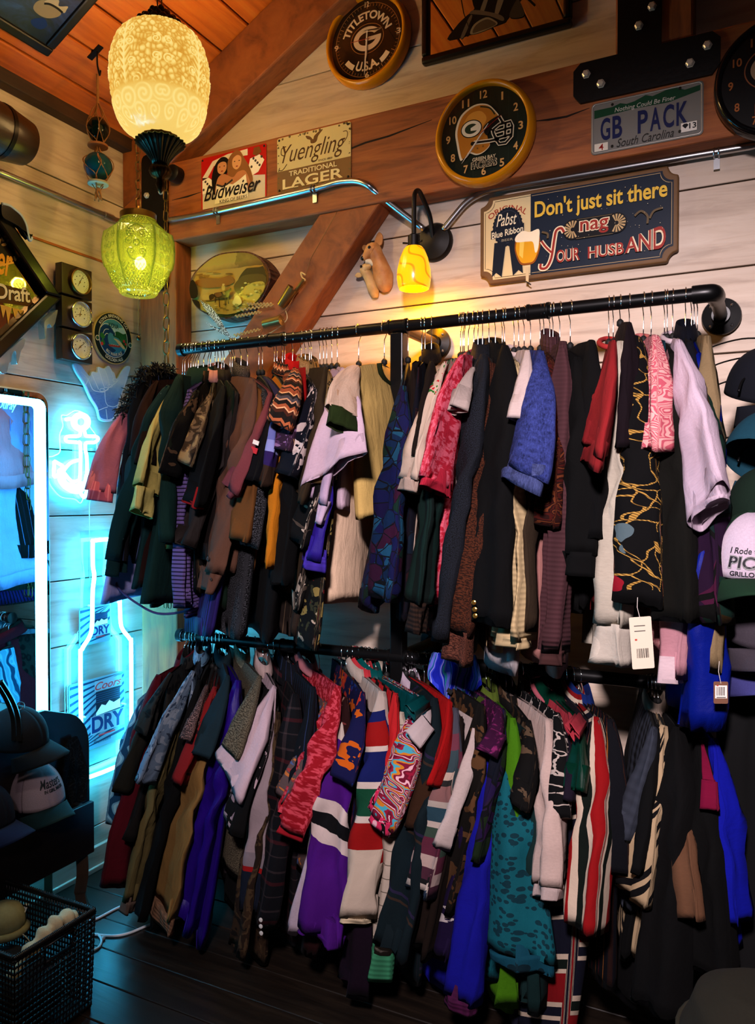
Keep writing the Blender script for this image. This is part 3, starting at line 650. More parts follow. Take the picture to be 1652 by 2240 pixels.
# -- deer heads plaque
M_DEER = Mat('painted_plaster_deer', .6); v = M_DEER.ob; M_DEER.color(M_DEER.ramp(M_DEER.noise(v, 24, 3), [(.3, '#9a5f2c'), (.5, '#b87a3e'), (.7, '#c99456')], 'LINEAR')); M_DEER = M_DEER.m
M_FAWN = Mat('painted_plaster_fawn', .6); v = M_FAWN.ob; M_FAWN.color(M_FAWN.ramp(M_FAWN.noise(v, 24, 3), [(.3, '#a8814c'), (.5, '#c29a5c'), (.7, '#d3b078')], 'LINEAR')); M_FAWN = M_FAWN.m
t = thing('deer_plaque', 'plaster doe and fawn heads plaque between brace and sconce', 'plaque', (1.075, -.002, 2.175), BACK)
def blob(chain, mat, name, par, seg=20):
    b = MB(); P = spline([c[0] for c in chain], 5); n = len(chain)-1
    R_ = []
    for i in range(len(P)):
        x = i/5; k = min(int(x), n-1); f = x-k; R_.append(chain[k][1]*(1-f)+chain[k+1][1]*f)
    b.tube(P, R_, seg); return b.build(name, mat, par, smooth='all')
S_ = .00053  # metres per crop pixel
def dz(X, Y, z=.02): return (((X-420)*S_*1.16), -(Y-590)*S_-(X-420)*S_*.14, z)
body = blob([(dz(462, 748, .010), .010), (dz(460, 715, .014), .026), (dz(452, 650, .018), .034), (dz(440, 590, .026), .028), (dz(425, 535, .034), .024), (dz(408, 498, .040), .0275), (dz(392, 515, .046), .022), (dz(376, 540, .050), .0145), (dz(364, 556, .052), .0115), (dz(358, 562, .052), .004)], M_DEER, 'doe', t)
for e in ([(384, 492), (352, 500), (336, 480), (346, 460), (372, 466)], [(410, 470), (420, 415), (440, 382), (462, 408), (452, 462)]):
    b = MB(); b.prism([dz(*q)[:2] for q in spl2(e, 4, True)], .03, .037); b.build('ear', M_DEER, body, bevel=.002)
for X, Y in ((406, 492),): MB().sphere(dz(X, Y, .065), .0056, 12, 8).build('eye', plain('deer_eye', '#0a0705', .15), body, smooth='all')
MB().sphere(dz(359, 556, .057), .008, 12, 8).build('nose', plain('deer_eye', '#0a0705', .15), body, smooth='all')
fawn = blob([(dz(395, 785, .01), .010), (dz(390, 730, .016), .02), (dz(370, 660, .024), .018), (dz(352, 620, .034), .017), (dz(365, 605, .038), .015), (dz(390, 597, .042), .008), (dz(398, 596, .042), .004)], M_FAWN, 'fawn', t)
b = MB(); b.prism([dz(*q)[:2] for q in spl2([(332, 640), (305, 632), (288, 652), (300, 664), (326, 660)], 4, True)], .026, .033); b.build('ear', M_FAWN, fawn, bevel=.002)
MB().sphere(dz(346, 605, .054), .0045, 12, 8).build('eye', plain('deer_eye', '#0a0705', .15), fawn, smooth='all')

b = MB(); b.tube(spline([dz(372, 570, .05), dz(395, 572, .046), dz(420, 590, .040)], 5), .009, 10); b.build('white_chin', plain('chin_white', '#d8c8a8', .6), body, smooth='all')
# -- wall sconce
c = BY(948, 528, -.02)
t = thing('wall_sconce', 'black gooseneck wall sconce with amber swirled glass shade', 'wall lamp', (c.x, -.001, c.z), BACK)
b = MB(); b.lathe([(.062, 0), (.062, .012), (.056, .02), (.03, .026), (.012, .03)], 40); b.build('wall_plate', plain('sconce_black', '#100d0b', .45, .4), t, smooth=True)
sh = BY(906, 580, -.15); ox, oy, oz = sh.x-c.x, sh.z-c.z, .15
nk = spline([(0, .0, .02), (.0, .03, .03), (.0, .075, .05), (-.006, .115, .09), (ox*.8, .13, .12), (ox, .11, .145), (ox, .06, oz), (ox, oy+.075, oz)], 8)
MB().tube(nk, .0075, 12).build('arm', plain('sconce_black', '#100d0b', .45, .4), t, smooth='all')
Mx = Matrix.Translation((ox, oy, oz)) @ Matrix.Rotation(-pi/2, 4, 'X')
b = MB(); b.lathe([(.012, .095), (.019, .09), (.019, .06), (.024, .058), (.024, .05)], 24, M=Mx); b.build('fitter', plain('sconce_black', '#100d0b', .45, .4), t, smooth=True)
for k in range(3):
    a = 2*pi*k/3+.4; b = MB(); b.cyl((ox+.02*cos(a), oy+.066, oz+.02*sin(a)), (ox+.036*cos(a), oy+.066, oz+.036*sin(a)), .003, seg=8); b.build('thumb_screw', plain('sconce_black', '#100d0b', .45, .4), t)
ms = Mat('amber_swirl_glass', .2); v = ms.ob
ph_ = ms.math('ARCTAN2', ms.math('SUBTRACT', ms.sep(v, 2), oz), ms.math('SUBTRACT', ms.sep(v, 0), ox)); yv_ = ms.math('SUBTRACT', ms.sep(v, 1), oy)
sw_ = ms.math('ADD', ms.math('MULTIPLY', ph_, 5/(2*pi)), ms.math('ADD', ms.math('MULTIPLY', yv_, -15.0), ms.math('MULTIPLY', ms.math('SINE', ms.math('ADD', ms.math('MULTIPLY', yv_, 60.0), ms.math('MULTIPLY', ph_, 2.0))), .28)))
wv = ms.math('ABSOLUTE', ms.math('SUBTRACT', ms.math('FRACT', sw_), .5))
ln = ms.ramp(wv, [(0, '#9a5a00'), (.05, '#b87008'), (.11, '#ffae08'), (1, '#ffb80c')], 'LINEAR'); ms.color('#c98a10'); ms.emit(ln, 1.15)
pr = [(.026, .055), (.034, .045), (.044, .02), (.052, -.015), (.0535, -.04), (.05, -.065), (.047, -.074), (.044, -.074), (.05, -.04), (.048, -.01)]
b = MB(); b.lathe(pr, 48, M=Mx, cap=False); b.build('shade', ms.m, t, smooth='all')
MB().sphere((ox, oy-.01, oz), .022, 16, 12).build('bulb', glow('warm_bulb', (1, .75, .3), 6), t, smooth='all')

# -- wire and tin bell garland with wheat, hung on the brace
yb2 = PD-.012
gp = lambda X, Y, y=yb2: BY(400+X*.1816, 540+Y*.1816, y)
t = thing('wire_garland', 'wire garland with tin bells, wheat ears and silver feather on the brace', 'wind chime')
wire = [BY(738, 462, PD-.004), BY(700, 530, yb2), gp(1540, 150), gp(1480, 330), gp(1340, 600), gp(1220, 770, -.12), gp(1000, 930, -.13), gp(930, 1060, -.13), gp(800, 1115, -.12), gp(590, 1120, -.11), gp(480, 960, -.1), gp(370, 760, -.1), gp(230, 640, -.1)]
MB().tube(spline(wire, 8), .0012, 6).build('wire', plain('brown_wire', '#7a5a34', .4, .6), t, smooth='all')
wire = [gp(1240, 770), gp(1250, 880), gp(1100, 1010), gp(900, 1090), gp(600, 1125)]
MB().tube(spline(wire, 8), .0016, 6).build('hoop', plain('pale_wire', '#cfc6a8', .35, .5), t, smooth='all')
M_TIN = plain('bell_tin', '#a58a54', .3, .9)
for (A, B_), r0, r1 in (((gp(1170, 720), gp(1330, 500)), .014, .022), ((gp(1200, 880, -.13), gp(980, 930, -.13)), .018, .016), ((gp(1340, 560), gp(1460, 400)), .006, .008)):
    b = MB(); d = (B_-A).normalized(); Mq = Matrix.Translation(A) @ d.to_track_quat('Z', 'Y').to_matrix().to_4x4(); L = (B_-A).length
    b.lathe([(.003, 0), (r0, .004), (r1, L), (r1*.93, L), (r0*.9, .008)], 20, M=Mq, cap=False); b.build('bell', M_TIN, t, smooth=True)
M_WHEAT = plain('dried_wheat', '#b08a4a', .6)
for A, B_ in ((gp(1100, 690, -.12), gp(780, 690, -.12)), (gp(1080, 700, -.12), gp(700, 760, -.12)), (gp(950, 780, -.12), gp(640, 840, -.12)), (gp(940, 990, -.12), gp(620, 1070, -.12))):
    b = MB(); n_ = 16
    for k in range(n_):
        f = k/n_; p = A.lerp(B_, f); d = (B_-A).normalized(); s = 1 if k % 2 else -1; nn = Vector((d.z, 0, -d.x))*s
        b.tube([p, p+d*.006+nn*.004, p+d*.013+nn*.003], [.001, .0032, .0006], 6)
    b.tube([A, B_], .0012, 5); b.build('wheat_ear', M_WHEAT, t, smooth='all')
M_FEA = Mat('silver_feather', .35, .4); M_FEA.color(M_FEA.ramp(M_FEA.noise(M_FEA.ob, 260, 2), [(.4, '#3a3028'), (.5, '#d8d4cc')])); M_FEA = M_FEA.m
for A, B_, w_ in ((gp(590, 1110, -.11), gp(210, 640, -.11), .010), (gp(520, 1010, -.112), gp(300, 690, -.112), .008), (gp(560, 1090, -.108), gp(280, 910, -.108), .004)):
    d = (B_-A); b = MB(); P = [A+d*f for f in (0, .15, .35, .6, .85, 1)]; nn = Vector((d.z, 0, -d.x)).normalized()
    for s in (-1, 1):
        q = [p + nn*s*w_*ww for p, ww in zip(P, (.05, .5, .9, 1, .7, .05))]
        b.add([*P, *q, *[p+Vector((0, -.0015, 0)) for p in P], *[p+Vector((0, -.0015, 0)) for p in q]], [(i, i+1, 7+i, 6+i) for i in range(5)]+[(12+i, 18+i, 19+i, 13+i) for i in range(5)]+[(6+i, 7+i, 19+i, 18+i) for i in range(5)])
    b.build('feather', M_FEA, t)
MB().tube(spline([gp(1480, 340), gp(1425, 310), gp(1440, 370), gp(1475, 400), gp(1430, 430)], 5), .003, 6).build('raffia_knot', plain('raffia', '#d0b070', .7), t, smooth='all')
# ================================================================ left wall
def LY(px, py, x, c): p = LX(px, py, x); return (p.y-c[0], p.z-c[1])
# -- three brass weather dials on walnut blocks
c = (-.3725, 2.049)
t = thing('weather_station', 'walnut weather station of three round dials, left of the hand cutout', 'barometer', (.001, c[0], c[1]), LEFT)
M_WAL = wood('walnut', ('#1c0f06', '#2c1a0c', '#3a2412'), (5, .6, 5), .35, 8)
b = MB(); b.box((0, 0, .012), (.095, .32, .024)); b.build('back_board', M_WAL, t, bevel=.002)
for k, (zz, ang) in enumerate(((.1145, (60, 240)), (0, (75, 195)), (-.1145, (40, 225)))):
    b = MB(); b.box((0, zz, .04), (.136, .107, .032)); blk = b.build('block', M_WAL, t, bevel=.002)
    Mq = Matrix.Translation((.008, zz, .056))
    b = MB(); b.lathe([(.046, 0), (.047, .012), (.044, .017), (.041, .015), (.041, .004)], 40, M=Mq, cap=False); rim = b.build('dial_rim', M_BRASS if k == 0 else M_CHROME, blk, smooth='all')
    D = Decal(.060); D.p('#d8d4c4', circ(.008, zz, .0412, 40))
    D.many('#4a463c', [stroke([(.008+.032*cos(a), zz+.032*sin(a)), (.008+.038*cos(a), zz+.038*sin(a))], .0012) for a in [radians(-50+280*i/24) for i in range(25)]])
    D.many('#2a2620', [circ(.008+.022*cos(a), zz+.022*sin(a), .0022, 6) for a in [radians(-30+240*i/6) for i in range(7)]])
    for a, l in zip(ang, (.034, .02)): D.p('#15120c', stroke([(.008-.008*cos(radians(a)), zz-.008*sin(radians(a))), (.008+l*cos(radians(a)), zz+l*sin(radians(a)))], [.003, .0008]))
    D.p('#8a6a34', circ(.008, zz, .004, 12)); D.build('dial_face', blk)
    b = MB(); b.lathe([(.0435, .0145), (.02, .018), (.001, .019)], 32, M=Mq, cap=False); b.build('dial_glass', M_GLASS, blk, smooth='all')
# -- round brewery sign
c = (-.160, 2.005); R = .098
t = thing('round_sign', 'round tin brewery sign with a big blue wave', 'sign', (.004, c[0], c[1]), LEFT)
b = MB(); b.lathe([(R, 0), (R, .008), (R-.003, .010)], 64); b.build('disc', plain('disc_edge', '#b8a06a', .4, .5), t, smooth=True)
D = Decal(.010); k_ = R/.098
D.p('#c9ad6a', circ(0, 0, .097, 64)); D.p('#12201f', circ(0, 0, .094, 64)); D.p('#e4dcc0', circ(0, 0, .0735, 64)); D.p('#4a9ab0', circ(0, 0, .071, 64))
def clipc(pts, r=.0705): return [((x, y) if math.hypot(x, y) < r else (x*r/math.hypot(x, y), y*r/math.hypot(x, y))) for x, y in pts]
D.p('#a8d4d0', clipc(spl2([(-.02, .03), (.0, .05), (.03, .045), (.06, .05), (.07, .02), (.03, .02)], 5, True)))
D.p('#1d5a30', clipc(spl2([(0, .02), (.02, .03), (.05, .025), (.075, .03), (.075, -.03), (.05, -.02), (.03, .002), (.0, .008)], 5, True)))
D.many('#2f8040', [stroke([(.05, -.01), (.045+.02*cos(a), .004+.018*sin(a))], [.006, .001]) for a in [radians(q) for q in (20, 60, 100, 140, 180)]])
D.p('#d8c48a', clipc(spl2([(.0, .0), (.03, -.005), (.06, -.03), (.04, -.03), (.015, -.01)], 5, True)))
D.p('#2f86b4', clipc(spl2([(-.07, -.02), (-.02, -.03), (.02, -.02), (.05, -.035), (.06, -.05), (0, -.075), (-.06, -.05)], 5, True)))
D.p('#163f6e', clipc(spl2([(-.072, -.03), (-.07, .02), (-.05, .042), (-.02, .042), (0, .025), (.006, .01), (-.004, .016), (-.02, .018), (-.03, .0), (-.02, -.03), (.01, -.045), (-.03, -.06)], 6, True)))
D.many('#e8f0ea', [stroke(spl2(q, 5), .0022) for q in ([(-.066, .03), (-.045, .048), (-.018, .047), (.004, .03), (.008, .012)], [(-.058, .0), (-.045, .025), (-.025, .03)], [(-.06, -.02), (-.04, .01), (-.028, .012)])])
D.p('#b04034', [(-.03, -.027), (.035, -.022), (.03, -.03), (-.02, -.034)]); D.many('#e8e0c8', [circ(-.01+.01*i, -.024, .002, 6) for i in range(4)])
D.many('#2f7a3a', [clipc(spl2([(-.07, .0), (-.06, .012), (-.045, .0), (-.055, -.012)], 4, True), .08), clipc(spl2([(-.066, -.025), (-.055, -.012), (-.045, -.028), (-.055, -.035)], 4, True), .08)])
D.many('#c03a30', [circ(-.06, -.03, .007, 8), circ(.052, -.002, .006, 8), circ(.06, -.012, .005, 8)])
D.t('#1d4a46', 'KONA', (-.026, .038, .024, .056), 0, .02)
D.t('#e4dcc0', 'KONA BREWING CO.', (-.084, -.005, .084, .007), 0, .02, arcwarp(0, 0, .083)); D.t('#e4dcc0', 'GOLDEN ALE', (-.046, -.006, .046, .006), 0, .02, arcwarp(0, 0, .083, False))
D.p('#163f6e', clipc([(.058*sin(a), -.058*cos(a)) for a in [radians(-50+100*k/10) for k in range(11)]]+[(.0705*sin(a), -.0705*cos(a)) for a in [radians(50-100*k/10) for k in range(11)]]))
D.t('#e4dcc0', 'BIG WAVE ALE', (-.042, -.006, .042, .006), 0, .02, arcwarp(0, 0, .062, False))
for s in (-1, 1): D.p('#e4dcc0', circ(s*.083, -.012, .010, 16)); D.p('#2f5a50', circ(s*.083, -.012, .0075, 16))
D.build('printed_face', t)
# -- shaka hand cutout
c = (-.2135, 1.795)
t = thing('hand_cutout', 'blue and white shaka hand cutout below the round wave sign', 'wall decoration', (.006, c[0], c[1]), LEFT)
hp_ = lambda X, Y: LY(X*.2542, 440+Y*.2542, .018, c)
out = spl2([hp_(*q) for q in ((640, 1400), (680, 1402), (720, 1450), (770, 1505), (800, 1465), (840, 1470), (850, 1425), (900, 1440), (940, 1415), (970, 1460), (990, 1480), (1010, 1530), (1050, 1470), (1090, 1420), (1125, 1425), (1115, 1480), (1080, 1590), (1040, 1700), (1010, 1800), (970, 1890), (870, 1885), (840, 1790), (780, 1690), (730, 1580), (660, 1470))], 4, True)
b = MB(); b.prism(out, 0, .010); b.build('board', plain('cutout_edge', '#cfe0ea', .5), t, bevel=.001)
mw = Mat('wave_paint', .4); v = mw.ob; hgt = mw.math('ADD', mw.sep(v, 1), mw.math('MULTIPLY', mw.noise(v, 22, 4), .05)); nz2 = mw.noise(mw.map(v, (1, 3, 1)), 40, 4, .6, 1.5)
mw.color(mw.mix(mw.math('MULTIPLY', nz2, .55), mw.ramp(mw.math('MULTIPLY', mw.math('ADD', hgt, .1), 5), [(.3, '#14469c'), (.55, '#2460b4'), (.72, '#7fb0d8'), (.85, '#c8e0ee')], 'LINEAR'), '#8fc0e4'))
b = MB(); m_ = Vector((sum(p[0] for p in out)/len(out), sum(p[1] for p in out)/len(out), 0)); b.prism([((p[0]-m_.x)*.94+m_.x, (p[1]-m_.y)*.94+m_.y) for p in out], .010, .0108); b.build('wave_painting', mw.m, t)
D = Decal(.0108); ln = lambda *q: stroke(spl2([hp_(*z) for z in q], 4), .0024)
D.many('#d8ecf4', [ln((700, 1470), (760, 1530), (800, 1620), (850, 1640)), ln((790, 1480), (830, 1570), (850, 1620)), ln((850, 1440), (880, 1540), (900, 1600)), ln((900, 1440), (930, 1520), (945, 1590)), ln((960, 1460), (975, 1510), (985, 1560)), ln((850, 1640), (900, 1640), (945, 1600), (990, 1570), (1020, 1540)), ln((905, 1640), (910, 1720), (930, 1760)), ln((930, 1760), (980, 1770), (1020, 1750)), ln((850, 1800), (900, 1780), (930, 1770)), ln((915, 1790), (925, 1880)), ln((740, 1580), (770, 1520))] + [stroke([hp_(*q) for q in [(cx+20*cos(a), cy+13*sin(a)) for a in [2*pi*k/10 for k in range(11)]]], .002) for cx, cy in ((880, 1625), (915, 1615), (950, 1590), (990, 1540))])
D.build('white_lines', t)
# -- neon anchor
M_NEON = glow('neon_ice', (.04, .56, 1), 52.0)
M_NEONB = glow('neon_ice_bright', (.04, .56, 1), 52.0)
M_ACR = Mat('clear_acrylic', .05)
_t = M_ACR.n('BsdfTransparent', {0: (.86, .97, 1, 1)}); _g = M_ACR.n('BsdfGlossy', {'Roughness': .05}); _f = M_ACR.n('LayerWeight', {'Blend': .3}, out=1)
M_ACR.t.links.new(M_ACR.n('MixShader', {0: M_ACR.math('ADD', M_ACR.math('MULTIPLY', _f, .3), .04), 1: _t, 2: _g}), M_ACR.t.nodes['Material Output'].inputs[0]); M_ACR = M_ACR.m
c = (-.345, 1.545)
t = thing('neon_sign', 'glowing ice blue neon anchor on a clear outline backing', 'neon sign', (.004, c[0], c[1]), LEFT)
an = lambda X, Y: LY(100+X*.2143, 880+Y*.2143, .035, c)
out = spl2([an(*q) for q in ((200, 130), (250, 130), (330, 85), (420, 110), (460, 200), (500, 270), (545, 340), (560, 480), (580, 700), (560, 900), (440, 950), (390, 1030), (330, 990), (200, 970), (120, 900), (60, 790), (50, 580), (110, 550), (180, 500), (175, 340), (210, 240), (195, 170))], 4, True)
b = MB(); b.prism(out, .012, .017); b.build('backing', M_ACR, t)
MB().tube([(x, y, .0145) for x, y in out], .0022, 6, closed=True).build('backing_edge', glow('acrylic_edge', (.3, .8, 1), 1.2), t, smooth='all')
def neon(pts, r=.0062, closed=False, n=6, z=.028, mat=None, nm='tube'): MB().tube([(p.x, p.y, z) for p in spline([an(*q) for q in pts], n, closed)], r, 8, closed=closed).build(nm, mat or M_NEONB, t, smooth='all')
neon([(210, 175), (260, 170), (300, 180)])
neon([(365+70*cos(a), 200+70*sin(a)) for a in [2*pi*k/12 for k in range(12)]], .011, True)
neon([(355, 280), (360, 320), (335, 345), (230, 350), (210, 375), (230, 400), (330, 410), (360, 440), (355, 760), (330, 800), (270, 805), (210, 740), (190, 700), (260, 620), (340, 590)])
neon([(400, 285), (410, 330), (430, 345), (520, 350), (540, 380), (500, 410), (420, 415), (410, 480), (425, 560), (430, 740)])
neon([(95, 600), (90, 750), (130, 745), (150, 690), (190, 660), (95, 600)], n=3)
neon([(150, 690), (160, 800), (230, 880), (330, 910), (400, 860), (430, 740)], .009); neon([(180, 740), (200, 820), (300, 860), (380, 830)], .009)
neon([(430, 740), (500, 700), (560, 720), (520, 780), (470, 800), (440, 850), (400, 970), (350, 900)])
for X, Y in ((230, 460), (500, 480)): b = MB(); p = an(X, Y); b.cyl((p[0], p[1], 0), (p[0], p[1], .02), .005, seg=10); b.build('standoff', plain('white_plastic', '#d8e0e4', .4), t)
q = an(500, 1000); MB().tube(spline([(q[0], q[1], .01), (q[0], q[1]-.04, .004), (q[0], q[1]-.3, .004)], 5), .0018, 6).build('cord', plain('white_plastic', '#d8e0e4', .4), t)
# -- neon beer bottle
c = (-.238, .80)
t = thing('neon_sign', 'tall glowing neon beer bottle on clear panel with blue and white labels', 'neon sign', (.004, c[0], c[1]), LEFT)
half = [(.055, .44), (.064, .43), (.064, .35), (.058, .31), (.066, .25), (.07, .13), (.083, .09), (.118, .05), (.125, .01), (.122, -.38), (.110, -.42)]
outl = [(-x, y) for x, y in half[::-1]] + half
b = MB(); b.prism(spl2([(x*1.42, y*1.07+.005) for x, y in outl], 4, True), .010, .016); b.build('panel', M_ACR, t)
b = MB(); b.tube([(p.x, p.y, .045) for p in spline([(x, y) for x, y in outl], 5, True)], .0075, 10, closed=True); b.build('tube', M_NEON, t, smooth='all')
for x, y in ((-.1, -.2), (.1, -.2), (-.06, .2), (.06, .2)):
    b = MB(); b.cyl((x, y, .016), (x, y, .04), .004, seg=8); b.build('tube_support', plain('white_plastic', '#d8e0e4', .4), t)
def lab(x0, y0, x1, y1, big):
    b = MB(); b.prism(rrect(x0, y0, x1, y1, .012), .016, .019); pl_ = b.build('label_panel', plain('label_back', '#5e8898', .5), t)
    D = Decal(.019); w_, h_ = x1-x0, y1-y0
    st = []
    for k in range(-10, 16):
        yy = y0+k*.03
        q = [(x0+.004, yy), (x0+.004, yy+.011), (x0+w_*.98, yy+.011+w_*.55), (x0+w_*.98, yy+w_*.55)]
        q = [(x, min(max(y, y0+.004), y1-.004)) for x, y in q]
        if max(y for _, y in q)-min(y for _, y in q) > .012: st.append(q)
    D.many('#0a2c48', st)
    bx0, bx1 = x0+w_*.46, x0+w_*.9
    if big:
        D.p('#7a98a4', rect(bx0-.006, y0+h_*.80, bx1+.01, y0+h_*.955)); D.t('#b03034', 'Coors', (bx0-.004, y0+h_*.82, bx1+.008, y0+h_*.93), .4, .01)
    D.p('#050f26', rect(bx0, y0+h_*.45, bx1, y0+h_*.80))
    D.many('#1a3a64', [rect(bx0, y0+h_*(.64+.03*k), bx1, y0+h_*(.64+.03*k)+.002) for k in range(5)])
    D.p('#e8f2f6', [(bx0, y0+h_*.5), (bx0+w_*.1, y0+h_*.6), (bx0+w_*.17, y0+h_*.57), (bx0+w_*.24, y0+h_*.63), (bx0+w_*.32, y0+h_*.58), (bx1, y0+h_*.61), (bx1, y0+h_*.48), (bx0, y0+h_*.46)])
    D.p('#7a98a4', rect(x0+w_*.36, y0+h_*.2, x0+w_*.98, y0+h_*.46)); D.t('#08265c', 'DRY', (x0+w_*.38, y0+h_*.22, x0+w_*.965, y0+h_*.45), 0, .035)
    D.p('#c02a30', rect(x0+w_*.5, y0+h_*.155, x0+w_*.8, y0+h_*.175))
    if big: D.t('#173048', 'Premium', (x0+w_*.4, y0+h_*.06, x0+w_*.72, y0+h_*.11), .4)
    D.build('printed_label', pl_)
lab(-.155, -.335, .118, -.075, True); lab(-.105, .055, .045, .195, False)
# -- LED mirror
t = thing('led_mirror', 'tall rounded wall mirror edged by a bright white LED tube', 'mirror', (.002, -.80, .98), LEFT)
mw_, mh = .325, .78
b = MB(); b.prism(rrect(-mw_, -mh, mw_, mh, .05, 8), 0, .026); b.build('backing', plain('mirror_back', '#c8d0d4', .3, .3), t, bevel=.002)
b = MB(); b.prism(rrect(-mw_+.006, -mh+.006, mw_-.006, mh-.006, .045, 8), .026, .030); b.build('mirror_glass', M_MIR, t)
rr = rrect(-mw_+.03, -mh+.03, mw_-.03, mh-.03, .03, 8); rl = rrect(-mw_+.052, -mh+.052, mw_-.052, mh-.052, .014, 8); n_ = len(rr)
b = MB(); b.add([(x, y, .031) for x, y in rr]+[(x, y, .031) for x, y in rl]+[(x, y, .046) for x, y in rr]+[(x, y, .046) for x, y in rl], [f for i in range(n_) for j in ((i+1) % n_,) for f in ((2*n_+i, 2*n_+j, 3*n_+j, 3*n_+i), (i, j, 2*n_+j, 2*n_+i), (n_+j, n_+i, 3*n_+i, 3*n_+j))])
b.build('led_tube', glow('led_ice', (.045, .58, 1), 46), t)
D = Decal(.031); p = LY(-6, 896, .033, (-.80, .98)); q = LY(36, 880, .033, (-.80, .98)); D.t('#e8eef0', 'Duray', (p[0], p[1]-.004, q[0], q[1]+.002), .35, .004); D.build('etched_name', t)
# -- diamond beer mirror
c = (-.794, 2.090); hd = .354
t = thing('bar_mirror', 'black framed diamond shaped beer mirror with snow and icicles at left edge', 'mirror sign', (.002, c[0], c[1]), LEFT)
dia = lambda h: [(0, -h), (h, 0), (0, h), (-h, 0)]
b = MB(); o_, i_ = dia(hd), dia(hd-.068); 
for k in range(4): b.prism([o_[k], o_[(k+1) % 4], i_[(k+1) % 4], i_[k]], 0, .06)
b.build('frame', plain('black_lacquer', '#070707', .25), t, bevel=.008)
b = MB(); b.prism(dia(hd-.06), .01, .03); mt = Mat('smoked_mirror', .03, 1.0); mt.color('#9a8570'); b.build('mirror_glass', mt.m, t)
D = Decal(.030); dq = lambda X, Y: LY(X*.1875, 440+Y*.1875, .033, c)
D.p('#140c08', [dq(-300, 560), dq(-300, 380), dq(0, 330), dq(100, 480), dq(250, 690), dq(0, 730), dq(-300, 800)])
D.many('#a88444', [spl2([dq(*z) for z in q], 3, True) for q in ([(0, 350), (30, 380), (0, 400)], [(20, 420), (70, 400), (80, 450), (30, 470)], [(20, 500), (90, 480), (110, 500), (40, 525)], [(0, 440), (15, 450), (0, 500)], [(120, 660), (140, 690), (110, 700)], [(160, 640), (200, 660), (180, 700)], [(210, 650), (240, 680), (215, 690)])])
a_, b__ = dq(-330, 760), dq(150, 610); D.t('#d8952a', 'Miller', (a_[0], a_[1]+.0, b__[0], b__[1]+.02), .3, .02)
D.p('#d8a040', stroke([dq(-300, 800), dq(0, 752), dq(160, 715)], .006))
D.p('#4a2a16', [dq(-400, 940), dq(-400, 1140), dq(0, 1180), dq(330, 1230), dq(380, 1180), dq(340, 1070), dq(300, 1040), dq(0, 960)])
a_, b__ = dq(-45, 1185), dq(350, 1010); kk = (dq(300, 1190)[1]-dq(0, 1150)[1])/(dq(300, 1190)[0]-dq(0, 1150)[0])
D.t('#1a100a', 'Draft', (a_[0]+.002, a_[1]+.012, b__[0]+.002, b__[1]-.014), 0, .05, lambda x, y: (x, y+(x-a_[0])*kk)); D.t('#dcd2c0', 'Draft', (a_[0]+.002, a_[1]+.014, b__[0], b__[1]-.014), 0, .02, lambda x, y: (x, y+(x-a_[0])*kk))
D.many('#c8a050', [[dq(x, 1190+i*18), dq(x+75, 1205+i*18), dq(x+34, 1190+l)] for i, (x, l) in enumerate(((-80, 240), (0, 180), (60, 250), (140, 180), (205, 140)))])
D.build('printed_glass', t)
# snow and ice mouldings clinging to the frame
M_ICE = Mat('clear_ice_plastic', .08); _t = M_ICE.n('BsdfTransparent', {0: (.62, .78, .82, 1)}); _g = M_ICE.n('BsdfGlossy', {'Roughness': .1}); _d = M_ICE.n('BsdfDiffuse', {0: (.5, .6, .62, 1)})
M_ICE.t.links.new(M_ICE.n('MixShader', {0: .25, 1: M_ICE.n('MixShader', {0: .3, 1: _t, 2: _d}), 2: _g}), M_ICE.t.nodes['Material Output'].inputs[0]); M_ICE = M_ICE.m
for pts in ([(630, 1275), (560, 1330), (490, 1390), (470, 1440), (478, 1590), (490, 1600), (500, 1480), (530, 1440), (560, 1480), (585, 1450), (600, 1420)], [(250, 1610), (190, 1630), (110, 1700), (0, 1770), (-60, 1800), (-50, 1990), (30, 2010), (60, 1900), (85, 1880), (100, 1790), (135, 1760), (150, 1900), (170, 1880), (200, 1760), (235, 1700)]):
    b = MB(); b.prism(spl2([dq(*q) for q in pts], 3, True), .02, .05); b.build('icicle', M_ICE, t, bevel=.004)
cap = [dq(*q) for q in ((-80, 60), (0, 80), (60, 120), (140, 190), (195, 290), (215, 380), (235, 460), (262, 440), (268, 410), (200, 430), (130, 330), (30, 270), (-80, 200))]
b = MB(); b.prism(spl2(cap, 4, True), .055, .075); b.build('snow_cap', plain('black_lacquer', '#070707', .25), t, bevel=.005)
MB().tube([(p.x, p.y, .072) for p in spline([dq(*q) for q in ((-80, 55), (0, 75), (60, 115), (140, 185), (197, 285), (220, 385), (236, 462), (252, 478), (266, 462), (266, 440))], 5)], .005, 8).build('snow_edge', plain('lit_rim', '#a8bcd4', .2), t, smooth='all')  # pale tube paints the lit edge of the clear moulding
# -- little keg on the wall
c = LX(-35, 272, .10)
t = thing('keg', 'small dark wooden keg with iron hoops high on the left wall', 'keg', (c.x, c.y, c.z))
Mq = Matrix.Rotation(-pi/2, 4, 'X') @ Matrix.Identity(4)
b = MB(); b.lathe([(.001, -.15), (.066, -.15), (.07, -.145), (.082, -.07), (.086, 0), (.082, .07), (.07, .145), (.066, .15), (.064, .14), (.001, .14)], 40, M=Mq, cap=False); b.build('barrel', M_WAL, t, smooth=True)
for z0 in (-.11, -.05, .05, .11):
    r = .0875-.0165*(abs(z0)/.15)**2*2; b = MB(); b.lathe([(r, z0-.007), (r+.002, z0-.007), (r+.002, z0+.007), (r, z0+.007)], 40, M=Mq, cap=False); b.build('hoop', plain('keg_hoop', '#171412', .4, .7), t, smooth=True)
b = MB(); b.box((-.055, 0, -.06), (.09, .05, .02)); b.build('wall_bracket', M_BLACK, t)
